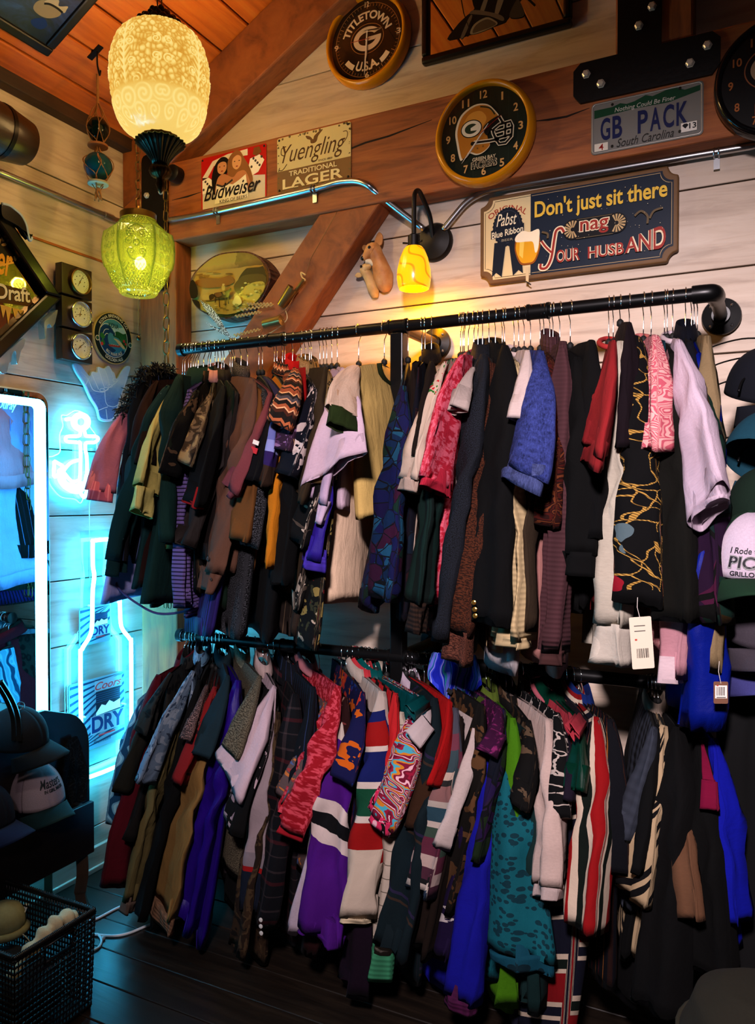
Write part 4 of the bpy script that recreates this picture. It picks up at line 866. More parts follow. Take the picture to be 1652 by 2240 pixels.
# -- glass floats in a rope net
c = LX(214, 290, .25); top = LX(214, 150, .25)
t = thing('glass_floats', 'two glass floats in a knotted rope net hanging from the ceiling', 'hanging decoration', c)
rope = plain('jute_rope', '#a8703a', .8, var=.3, scale=90)
sc_ = 1720/((CAM.x-.25)/abs(ray(214, 290).x))
z_ = lambda py: LX(214, py, .25).z-c.z
hx_ = top.z-c.z
MB().sphere((0, 0, z_(284)), .036, 24, 16, sc=(1, 1, 1.15)).build('dark_float', plain('dark_green_glass', '#041410', .06), t, smooth='all')
MB().sphere((0, 0, z_(364)), .046, 24, 16, sc=(1, 1, .98)).build('teal_float', plain('teal_glass', '#0b4a5c', .05), t, smooth='all')
for py, r, col in ((322, .033, '#a86a3c'), (404, .034, '#a8a890')):
    b = MB(); b.lathe([(r, 0), (r, .008)], 28, M=Matrix.Translation((0, 0, z_(py)))); b.build('wooden_disc', plain('disc '+col, col, .6), t, bevel=.002)
b = MB()
b.tube(spline([(0, 0, hx_-.02), (.001, 0, z_(215)), (0, 0, z_(228))], 4), .0045, 8)
for k in range(5):
    a = 2*pi*k/5
    pr = []
    for py, r, tw in ((228, .004, 0), (250, .022, .3), (284, .039, .62), (312, .02, .3), (321, .006, .1), (334, .012, .1), (350, .044, .5), (366, .049, .7), (390, .034, .3), (410, .012, 0), (418, .004, 0)):
        pr.append((r*cos(a+tw), r*sin(a+tw), z_(py)))
    b.tube(spline(pr, 4), .0016, 5)
    pr = [(x*cos(-1.3*(i in (2, 6, 7)))-y*sin(-1.3*(i in (2, 6, 7))), x*sin(-1.3*(i in (2, 6, 7)))+y*cos(-1.3*(i in (2, 6, 7))), z) for i, (x, y, z) in enumerate(pr)]
    b.tube(spline(pr, 4), .0016, 5)
b.build('rope_net', rope, t, smooth='all')
b = MB()
for k in range(5): a = 2*pi*k/5; b.tube(spline([(0, 0, z_(410)), (.008*cos(a), .008*sin(a), z_(422)), (.012*cos(a+1), .012*sin(a+1), z_(438))], 4), .003, 6)
b.sphere((0, 0, z_(416)), .009, 10, 8); b.build('rope_tassel', rope, t, smooth='all')
b = MB(); zc = CZ0+CS*.25-c.z; b.box((-.01, .0, zc-.006), (.06, .02, .008), 0, Matrix.Rotation(-SL, 3, 'Y')); b.tube(spline([(0, 0, zc-.008), (.004, -.004, hx_+.012), (.006, 0, hx_-.012), (.0, .01, hx_-.018), (-.004, .016, hx_-.008), (-.004, .018, hx_+.002)], 6), .0028, 8); b.build('ceiling_hook', M_BLACK, t, smooth=True)
# -- painting on the slope of the ceiling
px0 = DP(100, 115, 2.5); nrm = Vector((sin(SL), 0, -cos(SL))); d_ = (Vector((0, 0, CZ0))-px0).dot(nrm); tt = d_/ray(100, 115).dot(nrm); cor = px0 + ray(100, 115)*tt
Rt = Matrix(((0, cos(SL), sin(SL)), (1, 0, 0), (0, sin(SL), -cos(SL))))
w, h = .55, .62
ctr = cor + Rt @ Vector((-w/2, h/2, 0)) + nrm*.001
t = framed('black framed dark blue painting of a fish on the sloped ceiling', 'picture', None, w, h, .032, .022, Rt.to_euler(), plain('black_frame', '#0c0b0a', .4), ctr, 'framed_painting')
mp = Mat('sea_painting', .35); v = mp.ob; nz = mp.noise(mp.map(v, (1, 1.6, 1), rot=(0, 0, .6)), 9, 5, .6, 1.2)
mp.color(mp.ramp(nz, [(.25, '#0a0e12'), (.45, '#101c24'), (.58, '#14244a'), (.7, '#1e3a6a'), (.85, '#3a4a40')], 'LINEAR'))
b = MB(); b.box((0, 0, .008), (w-.05, h-.05, .012)); b.build('canvas', mp.m, t)
D = Decal(.0142)
def pv(X, Y):
    d = ray(X*.1607, Y*.1607); tt = (ctr+nrm*-0.0+nrm*.014-CAM).dot(nrm)/d.dot(nrm); q = Rt.transposed() @ (CAM+d*tt-ctr); return (q.x, q.y)
fp = lambda col, pts: D.p(col, spl2([pv(*q) for q in pts], 5, True))
fp('#1a3060', [(440, 260), (600, 250), (640, 350), (540, 400), (430, 330)])
fp('#8a7a5c', [(455, 120), (480, 40), (560, 0), (700, 20), (800, 120), (830, 190), (760, 235), (640, 245), (530, 200)])
fp('#a8997a', [(600, 30), (680, -20), (800, 0), (800, 80), (920, 85), (905, 130), (870, 175), (780, 110), (680, 60)])
D.p('#1a1814', stroke(spl2([pv(*q) for q in ((600, 45), (680, 55), (780, 110), (850, 170))], 5), .007))
D.build('painted_fish', t)

# ================================================================ hanging lamps
def chain(b, p0, p1, pitch=.026, r=.0018, wd=.006):
    p0, p1 = Vector(p0), Vector(p1); n = max(2, int((p1-p0).length/pitch)); d = (p1-p0).normalized()
    s = d.cross(Vector((.3, 1, .1))).normalized(); t2 = d.cross(s)
    for k in range(n):
        c = p0.lerp(p1, (k+.5)/n); e = s if k % 2 else t2; hl = pitch*.5+r*1.2
        b.tube([c + e*(wd*cos(a)) + d*(max(0, hl-wd)*(1 if sin(a) > 0 else -1) + wd*sin(a)) for a in [2*pi*j/10+.01 for j in range(10)]], r, 5, closed=True)
M_CHAIN = plain('brass_chain', '#7a6238', .35, .9)
C0 = Vector((.622, -.571, 2.640)); K = 2.35/1720
t = thing('pendant_lamp', 'large cream embossed glass globe lamp with brass fluted base', 'hanging lamp', C0)
def scroll(x, y, r0, tw):
    """a spiral ridge around the origin"""
    r = math.hypot(x, y); q = atan2(y, x)*tw
    if r > r0*1.25: return 0
    k = (r/r0*1.6+q/(2*pi)) % 1
    return exp(-((k-.5)/.2)**2)*min(1, (1.25-r/r0)*4)
def relief(a, r, z):
    m = ((4*a/(2*pi)+.5) % 1)-.5                      # four panels; plume axis at m = 0
    x = m*2*pi*.135/4                                  # metres across from the axis
    ax_ = abs(x); v_ = mnoise.voronoi(Vector((a*9.5, 0, z*66)))[0]; cell = min(1, (v_[1]-v_[0])*2.2)
    plume = max(0, 1-ax_/(.017+.006*sin((z+.02)*40)))**.5 if -.09 < z < .12 else 0
    fe = (.5+.5*sin(z*340-ax_*420))*(ax_ > .004)+1.2*exp(-(ax_/.003)**2)
    sc = 0
    for cx, cz, r0, tw in ((.016, .085, .012, 1), (.017, .045, .013, -1), (.022, -.012, .012, 1), (.036, -.062, .016, -1), (.014, -.085, .013, 1), (.048, -.1, .016, 1), (.075, -.075, .014, -1), (.03, -.125, .015, -1), (.065, -.13, .014, 1), (.09, .0, .013, 1), (.09, .05, .012, -1)):
        sc = max(sc, scroll(ax_-cx, z-cz, r0, tw))
    low = 1/(1+exp((z+.066)*160))
    rs = 0
    for k in range(4):                                  # rosettes and scrolls round the foot
        for cx, cz, r0, tw in ((.0, -.1, .026, 1), (.052, -.098, .024, -1), (.028, -.135, .02, 1), (.08, -.135, .018, -1), (.1, -.09, .02, 1)): rs = max(rs, scroll(ax_-cx, z-cz, r0, tw)) if k == 0 else rs
    base = cell*.75*(1-min(1, plume*1.6))*(1-low)
    return r*(1+.012*abs(cos(2*a))-.006)+.0046*max(base, plume*fe*(1-low), sc*1.15*(1-low), low*.5+rs*low*.42)
prf = [(.06, .150), (.082, .146), (.104, .134), (.121, .114), (.133, .088), (.140, .058), (.1435, .025), (.1435, -.005), (.141, -.035), (.136, -.07), (.129, -.095), (.122, -.115), (.11, -.135), (.09, -.152), (.062, -.164), (.05, -.166)]
fine = [(p.x, p.y) for p in spline([(r, z) for r, z in prf], 12)]
b = MB(); b.lathe(fine, 420, fn=relief, cap=False)
mg = Mat('cream_glass', .25); at_ = mg.n('Attribute', out=2, attribute_name='thickness')
mg.color('#4a3c18'); mg.emit(mg.ramp(at_, [(0, '#d9962f'), (.3, '#f0bd55'), (.65, '#ffdc7a'), (1, '#ffe690')], 'LINEAR'), .98)  # relief shading put into the emission: ridges brighter, grooves darker
gl_ = b.build('globe', mg.m, t, smooth='all')
fl_ = [relief(a, 0, z)/.0046 for r, z in fine for a in [2*pi*k/420 for k in range(420)]]
ga_ = gl_.data.attributes.new('thickness', 'FLOAT', 'POINT'); ga_.data.foreach_set('value', fl_)  # the stored value is the ridge height of the relief
M_OB = plain('old_bronze', '#4a3a20', .38, .9, .4, scale=60)
b = MB(); b.lathe([(.072, .148), (.074, .155), (.06, .172), (.05, .18), (.02, .188), (.012, .2)], 40); crown = b.build('crown', M_OB, t, smooth=True)
for rr_, zz, n_, s_ in ((.069, .158, 18, .0105), (.052, .176, 14, .009)):
    for k in range(n_):
        a = 2*pi*k/n_; MB().sphere((rr_*cos(a), rr_*sin(a), zz), s_, 10, 8).build('crown_bead', M_OB, crown, smooth='all')
b = MB()
for k in range(10): a = 2*pi*k/10; b.sphere((.022*cos(a), .022*sin(a), .2+.006*(k % 2)), .010, 8, 6)
b.lathe([(.02, .185), (.024, .2), (.016, .215), (.006, .222)], 20); b.build('canopy_cluster', M_OB, t, smooth='all')
b = MB(); b.lathe([(.056, -.160), (.057, -.178), (.054, -.180), (.053, -.16)], 40, cap=False, fn=lambda a, r, z: r+.0022*sin(14*a)); b.build('filigree_ring', M_BRASS, t, smooth='all')
b = MB(); b.lathe([(.07, -.178), (.071, -.183), (.058, -.195), (.042, -.212), (.028, -.232), (.022, -.246)], 96, fn=lambda a, r, z: r*(1+.06*cos(24*a))); b.build('fluted_bell', plain('bronze_verdigris', '#3c4a40', .28, .9, .4, scale=30), t, smooth='all')
b = MB(); b.lathe([(.018, -.244), (.03, -.256), (.033, -.268), (.026, -.28), (.012, -.285), (.011, -.296), (.014, -.305), (.009, -.32), (.002, -.33)], 48, fn=lambda a, r, z: r*(1+.05*cos(16*a))); b.build('finial', M_OB, t, smooth='all')
b = MB(); chain(b, (0, 0, .218), (0, 0, CZ0+CS*C0.x-C0.z-.005), .03, .0024, .008); b.build('chain', M_CHAIN, t, smooth='all')
# -- green lantern
C1 = Vector((.316, -.342, 2.227)); 
t = thing('pendant_lamp', 'green pressed glass lantern with brass cap in the corner', 'hanging lamp', C1)
prf = [(.056, .128), (.062, .112), (.092, .084), (.104, .078), (.110, .05), (.112, .018), (.110, -.016), (.104, -.042), (.099, -.047), (.082, -.088), (.066, -.118), (.064, -.128), (.058, -.133), (.04, -.128), (.038, -.124), (.001, -.124)]
fine = []
for i in range(len(prf)-1):
    for k in range(9): f = k/9; fine.append((prf[i][0]*(1-f)+prf[i+1][0]*f, prf[i][1]*(1-f)+prf[i+1][1]*f))
A0_ = .35
def lant(a, z):
    """ridge height of the pressing: panel edges, crosshatched ends, scrolls on the panels"""
    q = ((a+A0_) % (pi/3))-pi/6; x = q*.108
    e = exp(-(((abs(q)-pi/6))/.035)**2)
    if -.118 < z < -.048 or .08 < z < .118: g = max(abs(sin(q*24+z*210)), abs(sin(q*24-z*210))); return max(e, .9*(g > .95), exp(-((z+.047)/.003)**2), exp(-((z-.08)/.003)**2))
    if -.048 <= z <= .08:
        s_ = max(scroll(abs(x)-.02, z-.05, .014, 1), scroll(abs(x)-.024, z-.018, .012, -1), scroll(abs(x)-.018, z+.014, .013, 1), .9*exp(-((math.hypot(x, z-.016)-.010)/.003)**2), .9*exp(-((math.hypot(x, (z-.052)*1.2)-.030)/.003)**2)*(z > .052), .9*exp(-((math.hypot(x, (z+.018)*1.2)-.028)/.003)**2)*(z < -.018))
        return max(e, s_)
    return 0
def octa(a, r, z):
    q = ((a+A0_) % (pi/3))-pi/6; w_ = max(0, min(1, (.122-abs(z))/.03)); return r*((1-w_)+w_*cos(pi/6)/cos(q)*1.075)+.0028*lant(a, z)
b = MB(); b.lathe(fine, 300, fn=octa, cap=False)
mg = Mat('green_pressed_glass', .12); at_ = mg.n('Attribute', out=2, attribute_name='thickness')
gt = mg.n('BsdfTransparent', {0: mg.mix(at_, (.52, .60, .13), (.05, .08, .01))}); gd = mg.n('BsdfTranslucent', {0: mg.mix(at_, (.44, .52, .06), (.10, .17, .02))}); gg = mg.n('BsdfGlossy', {'Roughness': .10}); gf = mg.n('LayerWeight', {'Blend': .35}, out=1)
gx_ = mg.n('MixShader', {0: mg.math('ADD', .2, mg.math('MULTIPLY', at_, .10)), 1: gt, 2: gd})
mg.t.links.new(mg.n('MixShader', {0: mg.math('ADD', .05, mg.math('MULTIPLY', gf, .4)), 1: gx_, 2: gg}), mg.t.nodes['Material Output'].inputs[0])
gl_ = b.build('glass_shade', mg.m, t, smooth=True)
ga_ = gl_.data.attributes.new('thickness', 'FLOAT', 'POINT'); ga_.data.foreach_set('value', [lant(2*pi*k/300, z) for r, z in fine for k in range(300)])
b = MB(); b.lathe([(.06, .122), (.061, .142), (.052, .146), (.02, .150), (.008, .158), (.006, .17)], 40); b.build('brass_cap', M_BRASS, t, smooth=True)
MB().sphere((.018, -.01, -.03), .019, 18, 12, sc=(1, 1, 1.2)).build('bulb', glow('hot_bulb', (1, .9, .55), 14), t, smooth='all')
b = MB(); b.cyl((.018, -.01, -.005), (.012, -.006, .12), .012, seg=14); b.build('lamp_holder', M_BRASS, t)
b = MB(); chain(b, (0, 0, .165), (0, 0, CZ0+CS*C1.x-C1.z-.004), .03, .0022, .0085); b.build('chain', M_CHAIN, t, smooth='all')
b = MB()
for k in range(40): b.sphere((0, -.002, -.135-.0035*k), .0014, 6, 4)
pc = b.build('pull_chain', M_CHAIN, t, smooth='all'); MB().sphere((0, -.002, -.135-.14-.006), .008, 14, 10).build('pull_ball', M_OB, pc, smooth='all')
# -- spare swag chain looped down the corner
p = DP(362, 352, 2.72)
t = thing('swag_chain', 'spare brass swag chain hanging down in front of the corner post', 'chain', p)
zc = CZ0+CS*p.x-p.z
b = MB(); q0 = Vector((0, 0, zc-.004)); q1 = Vector((.004, -.004, DP(364, 640, 2.72).z-p.z)); chain(b, q0, q1, .034, .002, .009)
ql = q1
for dx, pxy in ((0.012, 812), (-.012, 830)):
    q2 = Vector((dx*.8, -.002, -1.55)); chain(b, q1, q2, .042, .002, .011)
b.build('links', M_CHAIN, t, smooth='all')
b = MB(); b.lathe([(.018, -.006), (.016, 0), (.004, .002)], 20, M=Matrix.Translation((0, 0, zc-.006))); b.build('ceiling_plate', M_OB, t, smooth=True)
# ================================================================ the pipe rack
RY = -.30; RZ = (1.900, .926); RR = .0172
t = thing('clothes_rack', 'two tier black iron pipe clothes rack fixed to the back wall', 'clothes rack', (1.283, RY, 0))
X0 = 1.283; MP = plain('black_pipe', '#0d0d0e', .33, .45)
def part(b, name, par=t, mat=MP, **k): return b.build(name, mat, par, **k)
for z, xa, xb in ((RZ[0], .462, 2.115), (RZ[1], .452, 2.135)):
    b = MB(); b.tube([(xa-X0, 0, z), (xb-X0, 0, z)], RR, 20); part(b, 'rail', smooth=True)
    b = MB(); b.lathe([(RR+.001, 0), (.0225, .002), (.0225, .02), (RR+.001, .022)], 20, M=Matrix.Translation((xa-X0-.004, 0, z)) @ Matrix.Rotation(pi/2, 4, 'Y')); part(b, 'end_cap', smooth=True)
    for xx in (.855, 1.283, 1.70) if z > 1 else (.9, 1.283, 1.72):
        b = MB(); b.lathe([(RR, -.032), (.0225, -.03), (.0225, -.024), (.0205, -.022), (.0205, .022), (.0225, .024), (.0225, .03), (RR, .032)], 20, M=Matrix.Translation((xx-X0, 0, z)) @ Matrix.Rotation(pi/2, 4, 'Y')); part(b, 'coupling', smooth=True)
    for xx in ((1.283, 2.138) if z > 1 else (1.283, 2.15)):
        b = MB(); b.tube([(xx-X0, -.0, z), (xx-X0, .28, z)], RR, 16); part(b, 'wall_arm', mat=(plain('bare_pipe', '#6a5838', .35, .8) if xx < 1.5 else MP), smooth=True)
        b = MB(); b.lathe([(.024, -.03), (.024, -.012), (.05, -.006), (.052, 0), (.05, .006), (.001, .007)], 32, M=Matrix.Translation((xx-X0, .286, z)) @ Matrix.Rotation(-pi/2, 4, 'X')); fl = part(b, 'flange', smooth=True)
        for k in range(4):
            a = pi/4+k*pi/2; b = MB(); b.sphere((xx-X0+.038*cos(a), .278, z+.038*sin(a)), .005, 8, 6); b.build('screw', M_STEEL, fl)
        if xx > 2:
            b = MB(); b.tube(spline([(xx-X0-.05, 0, z), (xx-X0-.02, 0, z), (xx-X0-.004, .006, z), (xx-X0, .03, z), (xx-X0, .055, z)], 5), .0225, 18); part(b, 'elbow', smooth=True)
b = MB(); b.box((0, .003, .96), (.040, .040, 1.84)); part(b, 'post', bevel=.003)
b = MB(); b.lathe([(.024, 0), (.05, .004), (.05, .010), (.024, .02), (.022, .04)], 28); part(b, 'floor_flange', smooth=True)

# ================================================================ cloth
def cloth(name, rough=.88): m = Mat(name, rough, 0, .12); return m
def fin(m, col, weave=900, wb=.15, big=True):
    if big: nz = m.noise(m.uv, 7, 3); col = m.mix(m.math('MULTIPLY', m.math('SUBTRACT', .62, nz, clamp=True), .6), col, '#000000')
    m.color(m.n('Gamma', {0: col, 1: 1.22}))
    cr = m.noise(m.map(m.uv, (1, .28, 1), rot=(0, 0, .12)), 34, 4, .55, .5); h = m.math('ADD', m.math('MULTIPLY', cr, 1.0), m.math('MULTIPLY', m.noise(m.uv, weave, 2), wb*.5)); m.bump(h, .55, .010); return m.m
_n = [0]
def nm(k): _n[0] += 1; return '%s_cloth_%d' % (k, _n[0])
def pl(c, rough=.9): m = cloth(nm('plain'), rough); return fin(m, m.mix(m.noise(m.uv, 260, 2), c, tuple(x*.8 for x in hx(c)[:3])))
def satin(c): return pl(c, .35)
def rib(c, f=260):
    m = cloth(nm('knit')); s = m.math('SINE', m.math('MULTIPLY', m.sep(m.uv, 0), f*2)); s2 = m.math('SINE', m.math('MULTIPLY', m.sep(m.uv, 1), f*3))
    h = m.math('ADD', s, m.math('MULTIPLY', s2, .4)); m.color(m.mix(m.math('MULTIPLY', m.math('ADD', h, 1.4), .36, clamp=True), tuple(x*.62 for x in hx(c)[:3]), c)); m.bump(h, .5, .003); return m.m
def speck(bg, fg, sc=420, thr=.58): m = cloth(nm('heather')); return fin(m, m.mix(m.ramp(m.noise(m.uv, sc, 2, .7), [(thr-.05, '#000000'), (thr+.05, '#ffffff')], 'LINEAR'), bg, fg))
def denim(c, l): 
    m = cloth(nm('denim')); a = m.noise(m.map(m.uv, (1, .25, 1)), 500, 3, .7); b = m.noise(m.uv, 70, 4, .7); return fin(m, m.mix(m.math('MULTIPLY', m.math('SUBTRACT', m.math('ADD', a, b), .62), 1.5, clamp=True), c, l), 500, .3)
def bands(m, sock, period, cols):
    f = m.math('FRACT', m.math('DIVIDE', sock, period)); tot = sum(w for w, _ in cols); p = 0; st = []
    for w, c in cols: st.append((p, c)); p += w/tot
    return m.ramp(f, st)
def stripe(cols, period, axis=0, rot=0):
    m = cloth(nm('striped')); v = m.map(m.uv, rot=(0, 0, rot)); return fin(m, bands(m, m.sep(v, axis), period, cols))
def plaid(bg, c1, c2, period=.085):
    m = cloth(nm('plaid')); k = '#000000'
    a = bands(m, m.sep(m.uv, 0), period, [(6, k), (1, c1), (4, k), (1.6, c2), (5, k), (.6, c1)]); b = bands(m, m.sep(m.uv, 1), period, [(6, k), (1, c1), (4, k), (1.6, c2), (5, k), (.6, c1)])
    return fin(m, m.mix(.75, m.mix(1, m.mix(1, bg, a, 'ADD'), b, 'ADD'), bg))
def floral(bg, cols, sc=22, thr=.42, leaf=None, dist=.12):
    m = cloth(nm('floral')); v = m.mix(dist, m.uv, m.noise(m.uv, 30, 2, out=1), 'ADD')
    nd_d = m.vor(v, sc); nd_c = m.vor(v, sc, out=1); st = [(i/len(cols), c) for i, c in enumerate(cols)]
    col = m.ramp(m.sep(nd_c, 0), st); on = m.math('LESS_THAN', nd_d, thr); base = bg
    if leaf:
        l = m.math('LESS_THAN', m.vor(m.map(v, (1, .45, 1), rot=(0, 0, .7)), sc*1.4), .33); base = m.mix(l, bg, leaf)
    c = m.mix(on, base, col); c = m.mix(m.math('LESS_THAN', nd_d, thr*.3), c, m.ramp(m.sep(nd_c, 1), [(0, bg), (.5, cols[0])]))
    return fin(m, c)
def leafy(bg, c1, c2, sc=16):
    m = cloth(nm('leaf_print')); v = m.mix(.1, m.uv, m.noise(m.uv, 24, 2, out=1), 'ADD')
    a = m.math('LESS_THAN', m.vor(m.map(v, (1, .4, 1), rot=(0, 0, .6)), sc), .36); b = m.math('LESS_THAN', m.vor(m.map(v, (.45, 1, 1), rot=(0, 0, .2)), sc*1.2), .30)
    return fin(m, m.mix(b, m.mix(a, bg, c1), c2))
def paisley(cols, sc=18, k=26):
    m = cloth(nm('paisley')); v = m.mix(.08, m.uv, m.noise(m.uv, 18, 2, out=1), 'ADD'); d = m.vor(v, sc)
    return fin(m, m.ramp(m.math('FRACT', m.math('MULTIPLY', d, k/8)), [(i/len(cols), c) for i, c in enumerate(cols)]))
def spots(bg, ring, sc=55, lo=.18, hi=.42):
    m = cloth(nm('spotted')); d = m.vor(m.map(m.uv, (1, .75, 1)), sc); return fin(m, m.mix(m.math('MULTIPLY', m.step(d, lo), m.math('LESS_THAN', d, hi)), bg, ring))
def crackle(bg, line, sc=17, w=.035, dist=.03):
    m = cloth(nm('crackle')); v = m.mix(dist, m.uv, m.noise(m.uv, 40, 2, out=1), 'ADD'); return fin(m, m.mix(m.math('LESS_THAN', m.vor(v, sc, 'DISTANCE_TO_EDGE'), w), bg, line))
def goldchain():
    m = cloth(nm('chain_print')); v = m.mix(.09, m.uv, m.noise(m.uv, 11, 2, out=1), 'ADD')
    tw = m.math('MULTIPLY', m.math('ADD', m.math('SINE', m.math('MULTIPLY', m.math('ADD', m.sep(m.uv, 0), m.sep(m.uv, 1)), 1100)), 1.5), .4)
    e1 = m.math('LESS_THAN', m.vor(m.map(v, (1, .42, 1)), 26, 'DISTANCE_TO_EDGE'), .022); e2 = m.math('LESS_THAN', m.vor(m.map(v, (1, .7, 1), loc=(.4, .1, 0), rot=(0, 0, .8)), 15, 'DISTANCE_TO_EDGE'), .012)
    rope = m.math('MULTIPLY', m.math('MAXIMUM', e1, e2), m.step(m.noise(m.uv, 9, 1), .40))
    b1 = m.map(v, (1.3, .5, 1), loc=(.3, .7, 0), rot=(0, 0, .5)); d = m.vor(b1, 18); dc = m.vor(b1, 18, out=1)
    blob = m.math('MULTIPLY', m.math('LESS_THAN', d, .27), m.step(m.sep(dc, 1), .3)); col = m.ramp(m.sep(dc, 0), [(0, '#a8762c'), (.35, '#c88a78'), (.55, '#8a1a2c'), (.7, '#c8a468'), (.85, '#5a6a70')])
    return fin(m, m.mix(blob, m.mix(rope, '#08070a', m.mix(tw, '#4a3010', '#b89450')), col))
def swirl(cols, sc=5, dist=9):
    m = cloth(nm('swirl')); w = m.n('TexWave', {'Vector': m.uv, 'Scale': sc, 'Distortion': dist, 'Detail': 1.5, 'Detail Scale': 1.6}, out=1); return fin(m, m.ramp(w, [(i/len(cols), c) for i, c in enumerate(cols)]))
def patch(cols, sc=16, edge='#0a0a14', dist='CHEBYCHEV', big=True):
    m = cloth(nm('patchwork')); v = m.map(m.uv, (1, .8, 1), rot=(0, 0, .5)); c = m.vor(v, sc, out=1, dist=dist); e = m.vor(v, sc, 'DISTANCE_TO_EDGE')
    return fin(m, m.mix(m.math('LESS_THAN', e, .03), m.ramp(m.sep(c, 0), [(i/len(cols), q) for i, q in enumerate(cols)]), edge))
def camo(cols, sc=14): m = cloth(nm('camouflage')); return fin(m, m.ramp(m.noise(m.uv, sc, 3, .55, .6), [(0, cols[0])]+[(.38+.24*i/(len(cols)-1), c) for i, c in enumerate(cols[1:])]))
def fairisle():
    m = cloth(nm('fair_isle')); x, y = m.sep(m.uv, 0), m.sep(m.uv, 1); tri = m.math('PINGPONG', m.math('MULTIPLY', x, 1.0), .009); yy = m.math('ADD', y, m.math('MULTIPLY', tri, .9))
    c = bands(m, yy, .092, [(2, '#120c0a'), (1, '#9a5230'), (.6, '#120c0a'), (1.6, '#7a3a20'), (.5, '#c08a5a'), (1, '#1a1414'), (1.2, '#3a3438'), (.5, '#b08060'), (1.4, '#120c0a'), (1, '#8a4628'), (.5, '#c8946a'), (1.2, '#3a1a10')])
    m.color(c); m.bump(m.math('SINE', m.math('MULTIPLY', x, 700)), .4, .003); return m.m
def zones(stops, axis=1, tilt=.0):
    """blocks of colour down the sleeve: (metres from the top, colour)"""
    m = cloth(nm('colour_block')); L = stops[-1][0]*1.25; y = m.math('ADD', m.sep(m.uv, axis), m.math('MULTIPLY', m.sep(m.uv, 0), tilt)); return fin(m, m.ramp(m.math('DIVIDE', y, L), [(a/L, c) for a, c in stops]))
def mixmat(a_cols, tex_sc, b_col, at, rise=.02):
    m = cloth(nm('trim_print')); y = m.sep(m.uv, 1); v = m.mix(.1, m.uv, m.noise(m.uv, 24, 2, out=1), 'ADD'); d = m.vor(v, tex_sc); c = m.ramp(m.sep(m.vor(v, tex_sc, out=1), 0), [(i/len(a_cols), q) for i, q in enumerate(a_cols)])
    return fin(m, m.mix(m.math('LESS_THAN', y, at), b_col, m.mix(m.math('LESS_THAN', d, .4), b_col, c)))

# ================================================================ clothes on hangers
M_HANG = plain('black_velvet_hanger', '#060606', .7)
def hanger(N, u, w, zS, rod, short):
    t = thing('clothes_hanger', 'slim chrome-hooked black hanger under the '+short, 'hanger', N, (0, 0, atan2(u.y, u.x)), 'hangers on the '+('upper' if rod == 0 else 'lower')+' rail')
    hz = RZ[rod]-N.z; r = RR+.0032; o = RY-N.y
    P = [(r*cos(a)-0, 0, hz+r*sin(a)) for a in [radians(q) for q in range(-35, 190, 18)]]
    P += [(-r*.8, 0, hz-r*.75), (-.004, 0, hz-r*1.5), (0, 0, hz-r*2), (0, 0, -.004)]
    MB().tube(spline(P, 2), .0015, 6).build('hook', M_CHROME, t, smooth='all')
    dz = zS-N.z
    b = MB(); pts = []
    for k in range(13):
        s = -1+k/6; pts.append((s*(w-.045), 0, -.010+dz*abs(s)**1.25*.85-.004))
    b.tube(pts, [.003]+[.0052]*11+[.003], 8); b.lathe([(.004, .0), (.009, -.006), (.009, -.016), (.004, -.02)], 10, M=Matrix.Translation((0, 0, .008)))
    b.build('shoulder_bar', M_HANG, t, smooth='all'); return t
